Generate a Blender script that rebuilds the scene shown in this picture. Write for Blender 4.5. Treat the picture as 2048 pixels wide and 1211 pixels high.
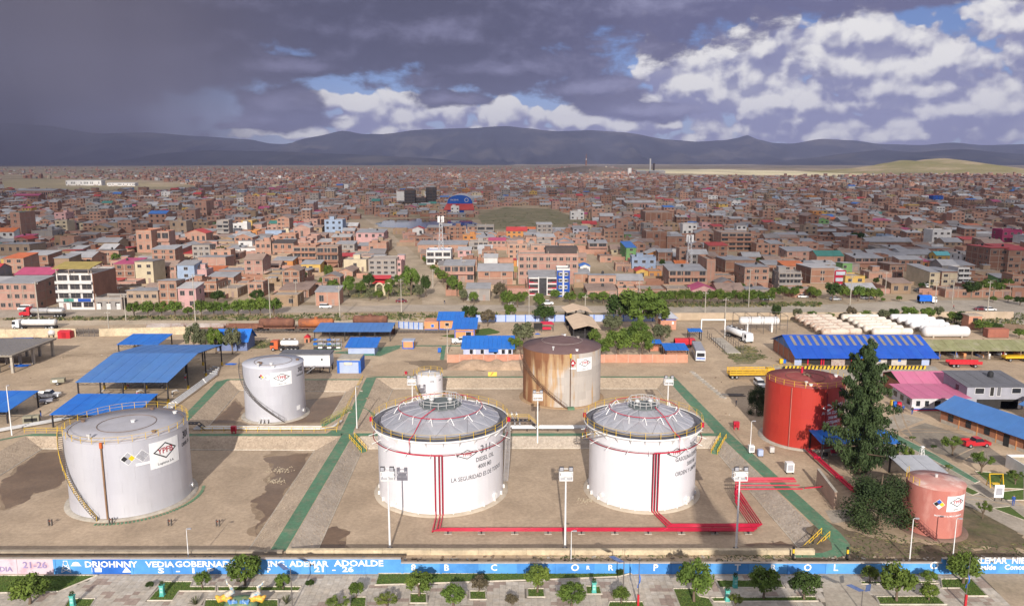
import bpy, math, random
from mathutils import Vector, Matrix, geometry
from math import sin, cos, pi, radians, atan2, sqrt, hypot
SC = bpy.context.scene
COL = SC.collection
rnd = random.Random(7)
for _o in list(SC.objects):
 bpy.data.objects.remove(_o)
 # ------------------------------------------------------------------ camera
CAM_H, CAM_PITCH, CAM_F = 53.2, radians(10.1), 1593.0
cam = bpy.data.cameras.new('camera')
cam.sensor_width = 36.0
cam.lens = CAM_F / 2048.0 * 36.0
cam.clip_start = 0.5
cam.clip_end = 120000.0
cam_ob = bpy.data.objects.new('camera', cam)
cam_ob.location = (0, 0, CAM_H)
cam_ob.rotation_euler = (pi / 2 - CAM_PITCH, 0, 0)
COL.objects.link(cam_ob)
SC.camera = cam_ob
# ------------------------------------------------------------------ view, sun and sky
EXPOSURE = 0.45
SC.view_settings.view_transform = 'Standard'
SC.view_settings.look = 'None'
SC.view_settings.exposure = EXPOSURE
SC.view_settings.gamma = 1.0
SC.view_settings.use_curve_mapping = False
SUN_ELEV = radians(22.3)
sun = bpy.data.lights.new('sun', 'SUN')
sun.energy = 4.4
sun.angle = radians(0.5)
sun.color = (1.0, 0.93, 0.84)
sun_ob = bpy.data.objects.new('sun', sun)
sun_ob.rotation_euler = Vector((0.012,cos(SUN_ELEV),-sin(SUN_ELEV))).to_track_quat('-Z', 'Y').to_euler()
COL.objects.link(sun_ob)
SC.cycles.max_bounces = 6
SC.cycles.diffuse_bounces = 3
SC.cycles.volume_bounces = 0
SC.cycles.use_denoising = True
def lin(r, g, b, k=1.0):
 f = lambda c: (c / 12.92 if c <= 0.04045 else ((c + 0.055) / 1.055) ** 2.4) * k
 return (f(r / 255.0), f(g / 255.0), f(b / 255.0), 1.0)
def skydir(px, py):
 """azimuth and elevation (radians) of the direction in which the photograph shows a cloud"""
 dx, dy = (px - 1024.0) / CAM_F, (py - 605.5) / CAM_F
 y = cos(CAM_PITCH) - dy * sin(CAM_PITCH)
 z = -sin(CAM_PITCH) - dy * cos(CAM_PITCH)
 return atan2(dx, y), math.atan2(z, hypot(dx,y))
class NT:
 """small helper to wire shader nodes"""
 def __init__(self, tree):
  self.t = tree
 def n(self, typ, ins=None, **kw):
  nd = self.t.nodes.new(typ)
  for k, v in kw.items():
   setattr(nd, k, v)
  for k, v in (ins or {}).items():
   if hasattr(v, 'is_output'):
    self.t.links.new(v, nd.inputs[k])
   else:
    nd.inputs[k].default_value = v
  return nd
 def math(self, op, a, b=None, c=None, clamp=False):
  ins = {0: a}
  if b is not None: ins[1] = b
  if c is not None: ins[2] = c
  return self.n('ShaderNodeMath', ins, operation=op, use_clamp=clamp).outputs[0]
 def mix(self, f, a, b, blend='MIX'):
  nd = self.n('ShaderNodeMix', data_type='RGBA', blend_type=blend)
  for idx, v in ((0,f), (6,a), (7,b)):
   if hasattr(v, 'is_output'):
    self.t.links.new(v, nd.inputs[idx])
   else:
    nd.inputs[idx].default_value = v
  return nd.outputs[2]
 def ramp(self, f, lo, hi, a=0.0, b=1.0, smooth=True):
  nd = self.n('ShaderNodeMapRange', {0: f,1: lo,2: hi,3: a,4: b}, interpolation_type='SMOOTHSTEP' if smooth else 'LINEAR')
  return nd.outputs[0]
def cloud_field(name, blobs, noise_amp, scale, stretch, puff=0.0):
 """node group: density of a cloud layer as a function of (azimuth, elevation)"""
 g = bpy.data.node_groups.new(name, 'ShaderNodeTree')
 g.interface.new_socket('Vector', in_out='INPUT', socket_type='NodeSocketVector')
 g.interface.new_socket('Density', in_out='OUTPUT', socket_type='NodeSocketFloat')
 t = NT(g)
 gi = t.n('NodeGroupInput'); go = t.n('NodeGroupOutput')
 mp = t.n('ShaderNodeMapping', {'Vector': gi.outputs[0],'Scale': (scale,scale * stretch,1.0)})
 n1 = t.n('ShaderNodeTexNoise', {'Vector': mp.outputs[0],'Scale': 1.0,'Detail': 10.0,'Roughness': 0.59,'Distortion': 0.1}, noise_dimensions='2D')
 acc = None
 for (px, py, rx, ry, amp) in blobs:
  u, v = skydir(px, py)
  src = gi.outputs[0] if acc is None else t.n('ShaderNodeVectorMath', {0: acc,1: (1e-12,0,0),2: gi.outputs[0]}, operation='MULTIPLY_ADD').outputs[0] # keeps the nodes in one chain
  off = t.n('ShaderNodeVectorMath', {0: src,1: (CAM_F / rx,CAM_F / ry,0),2: (-u * CAM_F / rx,-v * CAM_F / ry,0)}, operation='MULTIPLY_ADD').outputs[0]
  ln = t.n('ShaderNodeVectorMath', {0: off}, operation='LENGTH').outputs['Value']
  d = t.math('MULTIPLY_ADD', ln, -amp, amp)
  acc = d if acc is None else t.math('SMOOTH_MAX', acc, d, 0.22)
 acc = t.math('MAXIMUM', acc, -1.5)
 nn = t.math('MULTIPLY_ADD', n1.outputs[0], noise_amp, -0.5 * noise_amp)
 if puff:
  wv = t.n('ShaderNodeVectorMath', {0: n1.outputs['Color'],1: (0.5,0.5,0),2: mp.outputs[0]}, operation='MULTIPLY_ADD').outputs[0]
  for k, amp in ((1.0,1.25), (2.4,0.6), (5.6,0.3)):
   vo = t.n('ShaderNodeTexVoronoi', {'Vector': wv,'Scale': k,'Smoothness': 0.35}, voronoi_dimensions='2D', feature='SMOOTH_F1').outputs['Distance']
   nn = t.math('MULTIPLY_ADD', vo, -puff * amp, t.math('ADD',nn,0.40 * puff * amp))
 t.t.links.new(t.math('ADD',acc,nn), go.inputs[0])
 return g
SKYT = (0.40, 0.44, 0.60) # tint of the open sky
OVER = (226, 225, 230) # sunlit broken cloud overhead
def make_world():
 w = bpy.data.worlds.new('World')
 SC.world = w
 w.use_nodes = True
 nt = w.node_tree
 nt.nodes.clear()
 t = NT(nt)
 SKYK = 0.10 # strength of the sky
 K = 1.0 / (2 ** EXPOSURE) / SKYK
 sky = t.n('ShaderNodeTexSky', sky_type='NISHITA', sun_disc=False, sun_elevation=SUN_ELEV, sun_rotation=pi, altitude=3700.0,
 air_density=1.0, dust_density=0.6, ozone_density=1.0)
 tc = t.n('ShaderNodeTexCoord')
 sp = t.n('ShaderNodeSeparateXYZ', {0: tc.outputs['Generated']})
 az = t.math('ARCTAN2', sp.outputs[0], sp.outputs[1])
 el = t.math('ARCSINE', sp.outputs[2])
 p = t.n('ShaderNodeCombineXYZ', {0: az,1: el,2: 0.0}).outputs[0]
 pu = t.n('ShaderNodeVectorMath', {0: p,1: (-0.005,0.013,0.0)}, operation='ADD').outputs[0]
 white = [(1300,128,60,60,1.0), (1385,165,110,75,1.1), (1440,150,60,60,1), (1530,105,60,62,1.15), (1500,160,90,55,1), (1575,120,40,70,1.0),
 (1740,80,150,75,1.1), (1700,130,160,60,1), (1990,55,80,80,1.1), (1890,130,150,60,1), (1640,175,180,42,.9), (1860,175,240,45,1),
 (1720,208,330,30,.9), (1560,228,110,26,.9), (1950,215,200,32,1), (1800,245,420,30,.8), (1490,258,90,20,.8), (1600,240,110,24,.8),
 (905,222,85,36,1.1), (1012,226,50,36,1.1), (1082,232,30,28,.95), (1132,238,45,28,1), (1190,236,45,34,1), (1336,247,40,20,.9),
 (690,205,75,22,1), (690,243,60,22,.8), (600,266,110,16,.9), (790,236,60,30,.7), (800,192,50,24,.8), (1240,205,120,34,.8),
 (1000,262,300,14,.6), (1400,276,150,12,.6), (1760,268,420,26,.95), (1240,250,160,26,.8), (1600,205,260,40,1.0), (1980,200,140,70,1.0), (780,258,140,14,.8), (1430,190,120,50,1.0)]
 dark = [(420,-60,1500,170,1.2), (150,40,420,170,1.0), (880,70,420,90,1.1), (1000,140,330,52,1.0), (1170,176,150,42,1.0), (1290,22,230,62,.9),
 (545,130,150,30,1.0), (565,217,120,42,1.1), (560,240,130,18,1.0), (640,60,240,55,1.0),
 (1700,-22,600,52,.9), (30,222,60,24,.9), (900,195,90,22,.8), (1250,222,130,22,.75), (480,250,60,10,.8)]
 gw = cloud_field('white_clouds', white, 1.1, 15.0, 1.15, 1.0)
 gd = cloud_field('dark_clouds', dark, 1.7, 13.0, 1.9)
 W = t.n('ShaderNodeGroup', {0: p}, node_tree=gw).outputs[0]
 W2 = t.n('ShaderNodeGroup', {0: pu}, node_tree=gw).outputs[0]
 D = t.n('ShaderNodeGroup', {0: p}, node_tree=gd).outputs[0]
 D2 = t.n('ShaderNodeGroup', {0: pu}, node_tree=gd).outputs[0]
 skyc = t.mix(1.0, sky.outputs[0], (SKYT[0],SKYT[1],SKYT[2],1), 'MULTIPLY')
 wa = t.ramp(W, -0.06, 0.15)
 wl = t.math('MULTIPLY_ADD', t.math('SUBTRACT',W,W2), 1.0, 0.33, clamp=True)
 lowp = t.n('ShaderNodeMapping', {'Vector': p,'Scale': (9.0,16.0,1)})
 lown = t.n('ShaderNodeTexNoise', {'Vector': lowp.outputs[0],'Scale': 1.0,'Detail': 4.0}, noise_dimensions='2D').outputs[0]
 wl = t.ramp(t.math('MULTIPLY_ADD',lown,0.9,t.math('SUBTRACT',wl,0.45)), 0.02, 0.86)
 wcol = t.mix(wl, lin(146,147,182,K), lin(253,250,247,K))
 veil = t.ramp(el, 0.0, 0.12, 0.75, 0.05)
 c = t.mix(veil, skyc, lin(172,181,210,K))
 c = t.mix(t.math('MULTIPLY',wa,0.97), c, wcol)
 mpo = t.n('ShaderNodeMapping', {'Vector': p,'Scale': (2.0,3.2,1)})
 over = t.n('ShaderNodeTexNoise', {'Vector': mpo.outputs[0],'Scale': 1.6,'Detail': 6.0,'Roughness': 0.55}, noise_dimensions='2D').outputs[0]
 hi = t.ramp(el, 0.20, 0.36)
 hw = t.math('MULTIPLY', hi, t.ramp(over,0.34,0.52))
 c = t.mix(t.math('MULTIPLY',hw,0.85), c, lin(OVER[0],OVER[1],OVER[2],K))
 da = t.ramp(D, -0.05, 0.30)
 dl = t.ramp(t.math('MULTIPLY_ADD',t.math('SUBTRACT',D,D2),0.85,0.34,clamp=True), 0.15, 1.0)
 dcol = t.mix(dl, lin(86,85,106,K), lin(132,131,160,K))
 side = t.ramp(az, -0.12, 0.32)
 low = t.ramp(el, 0.085, 0.02)
 dcol = t.mix(t.math('MULTIPLY',side,0.85), dcol, t.mix(dl,lin(112,112,148,K),lin(168,168,200,K)))
 dcol = t.mix(t.math('MULTIPLY',low,0.6), dcol, t.mix(dl,lin(104,104,138,K),lin(150,150,180,K)))
 front = t.ramp(sp.outputs[1], -0.1, 0.3)
 c = t.mix(t.math('MULTIPLY',t.math('MULTIPLY',da,0.98),front), c, dcol)
 u0, v0 = skydir(0, 130)
 mr = t.n('ShaderNodeMapping', {'Vector': p,'Location': (u0,v0,0),'Scale': (0.27,0.20,1)}, vector_type='TEXTURE')
 rr = t.n('ShaderNodeVectorMath', {0: mr.outputs[0]}, operation='LENGTH').outputs['Value']
 streak = t.n('ShaderNodeMapping', {'Vector': p,'Scale': (11.0,2.6,1),'Rotation': (0,0,0.25)})
 sn = t.n('ShaderNodeTexNoise', {'Vector': streak.outputs[0],'Scale': 1.0,'Detail': 3.0}, noise_dimensions='2D').outputs[0]
 ra = t.ramp(t.math('MULTIPLY_ADD',sn,0.3,rr), 0.55, 1.60, 0.97, 0.0)
 rcol = t.mix(t.ramp(sn,0.2,0.8), lin(90,85,97,K), lin(103,98,110,K))
 c = t.mix(ra, c, rcol)
 bg = t.n('ShaderNodeBackground', {'Color': c,'Strength': SKYK})
 out = t.n('ShaderNodeOutputWorld')
 nt.links.new(bg.outputs[0], out.inputs[0])
 w.cycles.sampling_method = 'MANUAL'
 w.cycles.sample_map_resolution = 512
make_world()
# ------------------------------------------------------------------ materials
MATS = {}
def mat(name, c1, c2=None, rough=0.8, scale=1.0, detail=5.0, metal=0.0, bump=0.0, c3=None, scale3=0.1, amount3=0.5, vary=0.0, coords='Object', spec=0.3, stretch=(1,1,1), lo=0.35, hi=0.65, grain=0.17):
 if name in MATS:
  return MATS[name]
 m = bpy.data.materials.new(name)
 m.use_nodes = True
 t = NT(m.node_tree)
 b = m.node_tree.nodes['Principled BSDF']
 b.inputs['Roughness'].default_value = rough
 b.inputs['Metallic'].default_value = metal
 b.inputs['Specular IOR Level'].default_value = spec
 a4 = lambda c: (c[0], c[1], c[2], 1.0)
 if c2 is None:
  c2 = tuple(x * 0.82 for x in c1)
 if coords == 'World':
  vec = t.n('ShaderNodeNewGeometry').outputs['Position']
 else:
  vec = t.n('ShaderNodeTexCoord').outputs['Object']
 if stretch != (1, 1, 1):
  vec = t.n('ShaderNodeMapping', {'Vector': vec,'Scale': stretch}).outputs[0]
 n1 = t.n('ShaderNodeTexNoise', {'Vector': vec,'Scale': scale,'Detail': detail,'Roughness': 0.6})
 col = t.mix(t.ramp(n1.outputs[0],lo,hi), a4(c1), a4(c2))
 if c3 is not None:
  n3 = t.n('ShaderNodeTexNoise', {'Vector': vec,'Scale': scale3,'Detail': 6.0,'Roughness': 0.62})
  f = t.ramp(n3.outputs[0], 0.48, 0.66, 0.0, amount3)
  col = t.mix(f, col, a4(c3))
 if coords == 'World':
  ng = t.n('ShaderNodeTexNoise', {'Vector': vec,'Scale': 1.7,'Detail': 8.0,'Roughness': 0.7})
  nm = t.n('ShaderNodeTexNoise', {'Vector': vec,'Scale': 0.16,'Detail': 6.0,'Roughness': 0.65,'Distortion': 0.6})
  g = t.math('MULTIPLY', t.ramp(ng.outputs[0],.3,.7,1 - grain,1 + grain * .7), t.ramp(nm.outputs[0],.32,.68,1 - grain * .8,1 + grain * .5))
  col = t.mix(1.0, col, t.n('ShaderNodeCombineXYZ',{0: g,1: g,2: g}).outputs[0], 'MULTIPLY')
 if vary:
  oi = t.n('ShaderNodeObjectInfo')
  hs = t.n('ShaderNodeHueSaturation', {'Color': col,'Value': t.ramp(oi.outputs['Random'],0,1,1 - vary,1 + vary,False),'Hue': t.ramp(t.math('FRACT',t.math('MULTIPLY',oi.outputs['Random'],7.3)),0,1,0.5 - vary * 0.06,0.5 + vary * 0.06,False)})
  col = hs.outputs[0]
 m.node_tree.links.new(col, b.inputs['Base Color'])
 if bump:
  bp = t.n('ShaderNodeBump', {'Height': n1.outputs[0],'Strength': bump,'Distance': 0.05})
  m.node_tree.links.new(bp.outputs[0], b.inputs['Normal'])
 MATS[name] = m
 return m
 # ------------------------------------------------------------------ geometry helpers
def G(px, py, z=0.0):
 """the point of the level z that the photograph shows at a pixel of its 2048 x 1211 grid"""
 dx, dy = (px - 1024.0) / CAM_F, (py - 605.5) / CAM_F
 d = (dx, cos(CAM_PITCH) - dy * sin(CAM_PITCH), -sin(CAM_PITCH) - dy * cos(CAM_PITCH))
 t = (z - CAM_H) / d[2]
 return Vector((d[0] * t,d[1] * t,z))
def mpp(p):
 """metres per photograph pixel at a point"""
 return (p[1] * cos(CAM_PITCH) - (p[2] - CAM_H) * sin(CAM_PITCH)) / CAM_F
class MB:
 """collects faces and links them as one mesh object"""
 def __init__(self):
  self.v, self.f, self.m = [], [], []
  self.smooth = []
 def add(self, verts, faces, mi=0, M=None, smooth=False):
  o = len(self.v)
  if M is not None:
   verts = [M @ Vector(p) for p in verts]
  self.v.extend([tuple(p) for p in verts])
  self.f.extend([tuple(i + o for i in f) for f in faces])
  self.m.extend([mi] * len(faces))
  self.smooth.extend([smooth] * len(faces))
  return self
 def box(self, c, s, rz=0.0, mi=0, M=None):
  x, y, z = s[0] / 2, s[1] / 2, s[2] / 2
  vs = [(-x,-y,-z), (x,-y,-z), (x,y,-z), (-x,y,-z), (-x,-y,z), (x,-y,z), (x,y,z), (-x,y,z)]
  ca, sa = cos(rz), sin(rz)
  vs = [(c[0] + p[0] * ca - p[1] * sa,c[1] + p[0] * sa + p[1] * ca,c[2] + p[2]) for p in vs]
  return self.add(vs, [(0,3,2,1),(4,5,6,7),(0,1,5,4),(1,2,6,5),(2,3,7,6),(3,0,4,7)], mi, M)
 def b2(self, lo, hi, mi=0):
  return self.box([(a + b) / 2 for a,b in zip(lo,hi)], [b - a for a,b in zip(lo,hi)], 0, mi)
 def quad(self, a, b, c, d, mi=0):
  return self.add([a,b,c,d], [(0,1,2,3)], mi)
 def prism(self, poly, z0, z1, mi=0, mtop=None):
  """vertical prism over a counter-clockwise polygon"""
  n = len(poly)
  vs = [(p[0],p[1],z0) for p in poly] + [(p[0],p[1],z1) for p in poly]
  self.add(vs, [(i,(i + 1) % n,n + (i + 1) % n,n + i) for i in range(n)], mi)
  self.add([(p[0],p[1],z1) for p in poly], [tuple(range(n))], mi if mtop is None else mtop)
  return self
 def slab(self, pts, th, mi=0):
  """a planar polygon given thickness th downwards"""
  n = len(pts)
  vs = [tuple(p) for p in pts] + [(p[0],p[1],p[2] - th) for p in pts]
  self.add(vs, [tuple(range(n)),tuple(range(2 * n - 1,n - 1,-1))] + [(n + i,n + (i + 1) % n,(i + 1) % n,i) for i in range(n)], mi)
  return self
 def tube(self, pts, r, n=6, mi=0, closed=False, caps=True, smooth=True):
  pts = [Vector(p) for p in pts]
  rings = []
  N = len(pts)
  for i, p in enumerate(pts):
   if closed:
    d = pts[(i + 1) % N] - pts[i - 1]
   else:
    d = pts[min(i + 1,N - 1)] - pts[max(i - 1,0)]
   if d.length < 1e-9: d = Vector((0,0,1))
   d.normalize()
   up = Vector((0,0,1)) if abs(d.z) < 0.9 else Vector((0,1,0))
   a = d.cross(up).normalized(); b = d.cross(a).normalized()
   rr = r[i] if isinstance(r, (list,tuple)) else r
   k = 1.0
   if 0 < i < N - 1 or closed:
    d0 = (pts[i] - pts[i - 1]).normalized(); d1 = (pts[(i + 1) % N] - pts[i]).normalized()
    cs = max(-0.6, min(1.0,d0.dot(d1)))
    k = min(1.5, 1.0 / max(0.5,sqrt((1 + cs) / 2)))
   rings.append([p + (a * cos(2 * pi * j / n) + b * sin(2 * pi * j / n)) * rr * (k if k < 1.42 else 1.42) for j in range(n)])
  vs = [q for ring in rings for q in ring]
  fs = []
  M = N if closed else N - 1
  for i in range(M):
   for j in range(n):
    i2 = (i + 1) % N
    fs.append((i * n + j,i * n + (j + 1) % n,i2 * n + (j + 1) % n,i2 * n + j))
  self.add(vs, fs, mi, None, smooth)
  if caps and not closed:
   self.add(rings[0], [tuple(range(n - 1,-1,-1))], mi)
   self.add(rings[-1], [tuple(range(n))], mi)
  return self
 def bar(self, a, b, w, mi=0):
  return self.tube([a,b], w * 0.7071, 4, mi, smooth=False)
 def lathe(self, prof, n=32, mi=0, c=(0,0,0), smooth=True, a0=0.0, a1=2 * pi, cap=False):
  """profile [(r, z)] turned about the vertical through c"""
  full = abs(a1 - a0 - 2 * pi) < 1e-6
  cols = n if full else n + 1
  vs = []
  for (r, z) in prof:
   for j in range(cols):
    a = a0 + (a1 - a0) * j / n
    vs.append((c[0] + r * cos(a),c[1] + r * sin(a),c[2] + z))
  fs = []
  for i in range(len(prof) - 1):
   for j in range(n):
    j2 = (j + 1) % cols
    fs.append((i * cols + j,i * cols + j2,(i + 1) * cols + j2,(i + 1) * cols + j))
  self.add(vs, fs, mi, None, smooth)
  if cap:
   self.add(vs[-cols:], [tuple(range(cols))], mi)
  return self
 def cyl(self, a, b, r, n=12, mi=0, smooth=True):
  return self.tube([a,b], r, n, mi, smooth=smooth)
 def mesh(self, name, mats):
  me = bpy.data.meshes.new(name)
  me.from_pydata(self.v, [], self.f)
  for m in (mats if isinstance(mats,(list,tuple)) else [mats]):
   me.materials.append(m)
  me.polygons.foreach_set('material_index', self.m)
  me.polygons.foreach_set('use_smooth', self.smooth)
  me.update()
  return me
 def build(self, name, mats, parent=None, loc=None, kind=None, label=None):
  if parent is not None and loc is None:
   pass
  return place(name, self.mesh(name,mats), parent, loc or (0,0,0), kind=kind, label=label)
def place(name, me, parent=None, loc=(0,0,0), rz=0.0, scale=None, kind=None, label=None):
 o = bpy.data.objects.new(name, me)
 COL.objects.link(o)
 o.parent = parent
 o.location = loc
 if rz: o.rotation_euler = (0, 0, rz)
 if scale is not None: o.scale = scale
 if kind: o['kind'] = kind
 if label: o['label'] = label
 return o
def tag(o, label, cat, group=None):
 o['label'] = label
 o['category'] = cat
 if group: o['group'] = group
 return o
def thing(name, label, cat, loc=(0,0,0), rz=0.0, group=None):
 o = bpy.data.objects.new(name, None)
 COL.objects.link(o)
 o.empty_display_size = 0.5
 o.location = loc
 o.rotation_euler = (0, 0, rz)
 return tag(o, label, cat, group)
KIDS = {}
def dup(root, loc, rz=None, label=None, scale=None, group=None):
 """copy of a thing with copies of its parts and sub-parts"""
 r = root.copy(); COL.objects.link(r); r.location = loc
 if rz is not None: r.rotation_euler = (0, 0, rz)
 if scale is not None: r.scale = scale
 if label: r['label'] = label
 if group: r['group'] = group
 if root.name not in KIDS:
  KIDS[root.name] = [(c,list(c.children)) for c in root.children]
 for ch, sub in KIDS[root.name]:
  c = ch.copy(); COL.objects.link(c); c.parent = r
  for g in sub:
   d = g.copy(); COL.objects.link(d); d.parent = c
 return r
def structure(name, mb, mats, parent=None, loc=None):
 return mb.build(name, mats, parent, loc, kind='structure')
def sheet(mb, outer, holes=(), z=0.0, mi=0):
 """a level polygon with holes"""
 loops = [[Vector((p[0],p[1],0)) for p in outer]] + [[Vector((p[0],p[1],0)) for p in h] for h in holes]
 tris = geometry.tessellate_polygon(loops)
 pts = [p for l in loops for p in l]
 fs = []
 for a, b, c in tris:
  n = (pts[b] - pts[a]).cross(pts[c] - pts[a])
  fs.append((a,b,c) if n.z > 0 else (a,c,b))
 mb.add([(p.x,p.y,z) for p in pts], fs, mi)
 return mb
FONT_CACHE = {}
def text_faces(s, size, bold=0.0, align='CENTER', depth=0.0):
 """(verts, faces) of a line of lettering in the xy plane"""
 key = (s, size, bold, align, depth)
 if key not in FONT_CACHE:
  cu = bpy.data.curves.new('t', 'FONT')
  cu.body = s; cu.size = size; cu.align_x = align; cu.align_y = 'CENTER'
  cu.offset = bold * size; cu.resolution_u = 2; cu.extrude = depth
  ob = bpy.data.objects.new('t', cu)
  me = bpy.data.meshes.new_from_object(ob)
  FONT_CACHE[key] = ([tuple(v.co) for v in me.vertices], [tuple(p.vertices) for p in me.polygons])
  bpy.data.meshes.remove(me); bpy.data.objects.remove(ob); bpy.data.curves.remove(cu)
 return FONT_CACHE[key]
def text_on_plane(mb, s, size, origin, right, up, off=0.0, bold=0.0, mi=0, align='CENTER', squash=1.0):
 vs, fs = text_faces(s, size, bold, align)
 o, r, u = Vector(origin), Vector(right).normalized(), Vector(up).normalized()
 n = r.cross(u)
 mb.add([o + r * (v[0] * squash) + u * v[1] + n * off for v in vs], fs, mi)
 return mb
def text_on_drum(mb, s, size, R, ang, z, off=0.02, bold=0.0, mi=0, squash=1.0):
 """lettering bent round a drum of radius R about the z axis, read from outside; ang = centre direction"""
 vs, fs = text_faces(s, size, bold)
 mb.add([((R + off) * cos(ang + v[0] * squash / R),(R + off) * sin(ang + v[0] * squash / R),z + v[1]) for v in vs], fs, mi)
 return mb
def drum_patch(mb, R, a0, a1, z0, z1, off, mi=0, n=8):
 vs = []
 for j in range(n + 1):
  a = a0 + (a1 - a0) * j / n
  vs += [((R + off) * cos(a),(R + off) * sin(a),z0), ((R + off) * cos(a),(R + off) * sin(a),z1)]
 mb.add(vs, [(2 * j,2 * j + 2,2 * j + 3,2 * j + 1) for j in range(n)], mi)
 return mb
def drum_poly(mb, R, ang, z, pts, off, mi=0):
 """flat polygon [(x, y)] laid on the drum"""
 mb.add([((R + off) * cos(ang + x / R),(R + off) * sin(ang + x / R),z + y) for x,y in pts], [tuple(range(len(pts)))], mi)
 return mb
 # ================================================================== the setting
FLOOR = -1.8 # level of the tank basins; the yard outside is 0
M_soil = mat('yard_soil', (0.47,0.36,0.25), (0.40,0.30,0.205), 0.95, 0.05, 8, coords='World', c3=(0.29,0.215,0.145), scale3=0.022, amount3=0.55, bump=0.2)
M_floor = mat('basin_soil', (0.41,0.315,0.225), (0.355,0.27,0.19), 0.95, 0.09, 8, coords='World', c3=(0.43,0.33,0.235), scale3=0.06, amount3=0.7, bump=0.3)
M_wet = mat('wet_soil', (0.165,0.105,0.062), (0.135,0.085,0.05), 0.45, 0.2, 6, coords='World', c3=(0.2,0.135,0.085), scale3=0.15, amount3=0.6, spec=0.5)
M_gravel = mat('gravel', (0.44,0.35,0.26), (0.34,0.265,0.195), 0.95, 2.6, 6, coords='World', c3=(0.45,0.35,0.26), scale3=0.12, amount3=0.35, bump=0.5, lo=0.3, hi=0.7)
M_gravelg = mat('grey_gravel', (0.43,0.365,0.30), (0.33,0.28,0.23), 0.95, 2.6, 6, coords='World', c3=(0.44,0.37,0.3), scale3=0.12, amount3=0.35, bump=0.5, lo=0.3, hi=0.7)
M_greenp = mat('green_paint', (0.085,0.205,0.12), (0.105,0.19,0.115), 0.7, 0.7, 6, coords='World', c3=(0.20,0.20,0.135), scale3=0.6, amount3=0.65)
M_conc = mat('concrete', (0.42,0.38,0.32), (0.36,0.32,0.27), 0.9, 0.6, 6, coords='World')
M_cream = mat('cream_plaster', (0.56,0.46,0.31), (0.48,0.39,0.27), 0.85, 0.5, 6, coords='World', c3=(0.36,0.3,0.21), scale3=0.3, amount3=0.5)
M_kerb = mat('kerb_concrete', (0.52,0.46,0.38), (0.44,0.39,0.32), 0.9, 0.9, 5, coords='World')
M_lawn = mat('lawn_grass', (0.085,0.135,0.025), (0.06,0.105,0.02), 0.95, 2.2, 8, coords='World', c3=(0.11,0.12,0.035), scale3=0.6, amount3=0.5, bump=0.8)
M_road = mat('dusty_asphalt', (0.40,0.335,0.27), (0.34,0.285,0.23), 0.95, 0.06, 8, coords='World', c3=(0.36,0.30,0.23), scale3=0.03, amount3=0.6)
M_dirtroad = mat('dirt_road', (0.45,0.355,0.255), (0.38,0.295,0.21), 0.95, 0.05, 8, coords='World', c3=(0.24,0.20,0.13), scale3=0.03, amount3=0.6)
M_track = mat('pale_track', (0.50,0.405,0.30), (0.43,0.345,0.25), 0.95, 0.08, 8, coords='World')
M_scrub = mat('scrub_ground', (0.17,0.15,0.075), (0.26,0.21,0.135), 0.95, 0.12, 8, coords='World', c3=(0.10,0.115,0.045), scale3=0.06, amount3=0.7)
def far_ground_mat():
 m = bpy.data.materials.new('town_ground')
 m.use_nodes = True
 t = NT(m.node_tree)
 b = m.node_tree.nodes['Principled BSDF']
 b.inputs['Roughness'].default_value = 0.95
 b.inputs['Specular IOR Level'].default_value = 0.2
 pos = t.n('ShaderNodeNewGeometry').outputs['Position']
 n1 = t.n('ShaderNodeTexNoise', {'Vector': pos,'Scale': 0.03,'Detail': 9.0,'Roughness': 0.62})
 n2 = t.n('ShaderNodeTexNoise', {'Vector': pos,'Scale': 0.0045,'Detail': 7.0,'Roughness': 0.6})
 n3 = t.n('ShaderNodeTexNoise', {'Vector': pos,'Scale': 0.25,'Detail': 6.0,'Roughness': 0.65})
 c = t.mix(t.ramp(n1.outputs[0],.35,.65), (0.40,0.31,0.215,1), (0.30,0.23,0.155,1))
 c = t.mix(t.ramp(n2.outputs[0],.46,.64,0,.8), c, (0.135,0.125,0.062,1))
 c = t.mix(t.ramp(n3.outputs[0],.5,.7,0,.45), c, (0.17,0.135,0.085,1))
 m.node_tree.links.new(c, b.inputs['Base Color'])
 return m
M_town = far_ground_mat()
def inside(p, poly):
 c = False
 j = len(poly) - 1
 for i in range(len(poly)):
  a, b = poly[i], poly[j]
  if (a[1] > p[1]) != (b[1] > p[1]) and p[0] < (b[0] - a[0]) * (p[1] - a[1]) / (b[1] - a[1]) + a[0]:
   c = not c
  j = i
 return c
BAS = {
'west': ([(-95.5,102.6),(-33.7,102.6),(-33.7,149.5),(-95.5,149.5)],[(-90.5,102.7),(-37.8,102.7),(-38.1,146.4),(-91.2,147.2)]),
'east': ([(-31.3,102.6),(45.2,102.6),(40.9,149.5),(-31.3,149.5)],[(-27.8,102.7),(41.6,102.7),(39.2,147.6),(-30.2 + 1.2,147.2)]),
'north_east': ([(-31.6,152.4),(40.2,152.4),(38.4,192.4),(-33.8,192.4)],[(-28.6,154.6),(36.6,154.6),(35.6,188.6),(-29.2,188.6)]),
'north_west': ([(-67.0,155.4),(-34.6,155.4),(-36.4,190.2),(-70.0,190.2)],[(-63.6,157.0),(-39.2,157.0),(-40.2,186.0),(-66.4,187.2)]),
}
mb = MB()
sheet(mb, [(-40000,-3000),(40000,-3000),(40000,60000),(-40000,60000)], [[(-400,60),(400,60),(400,262),(-400,262)]], 0.0)
structure('ground', mb, M_town)
mb = MB()
sheet(mb, [(-400,60),(400,60),(400,262),(-400,262)], [b[0] for b in BAS.values()], 0.0)
structure('yard_ground', mb, M_soil)
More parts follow.
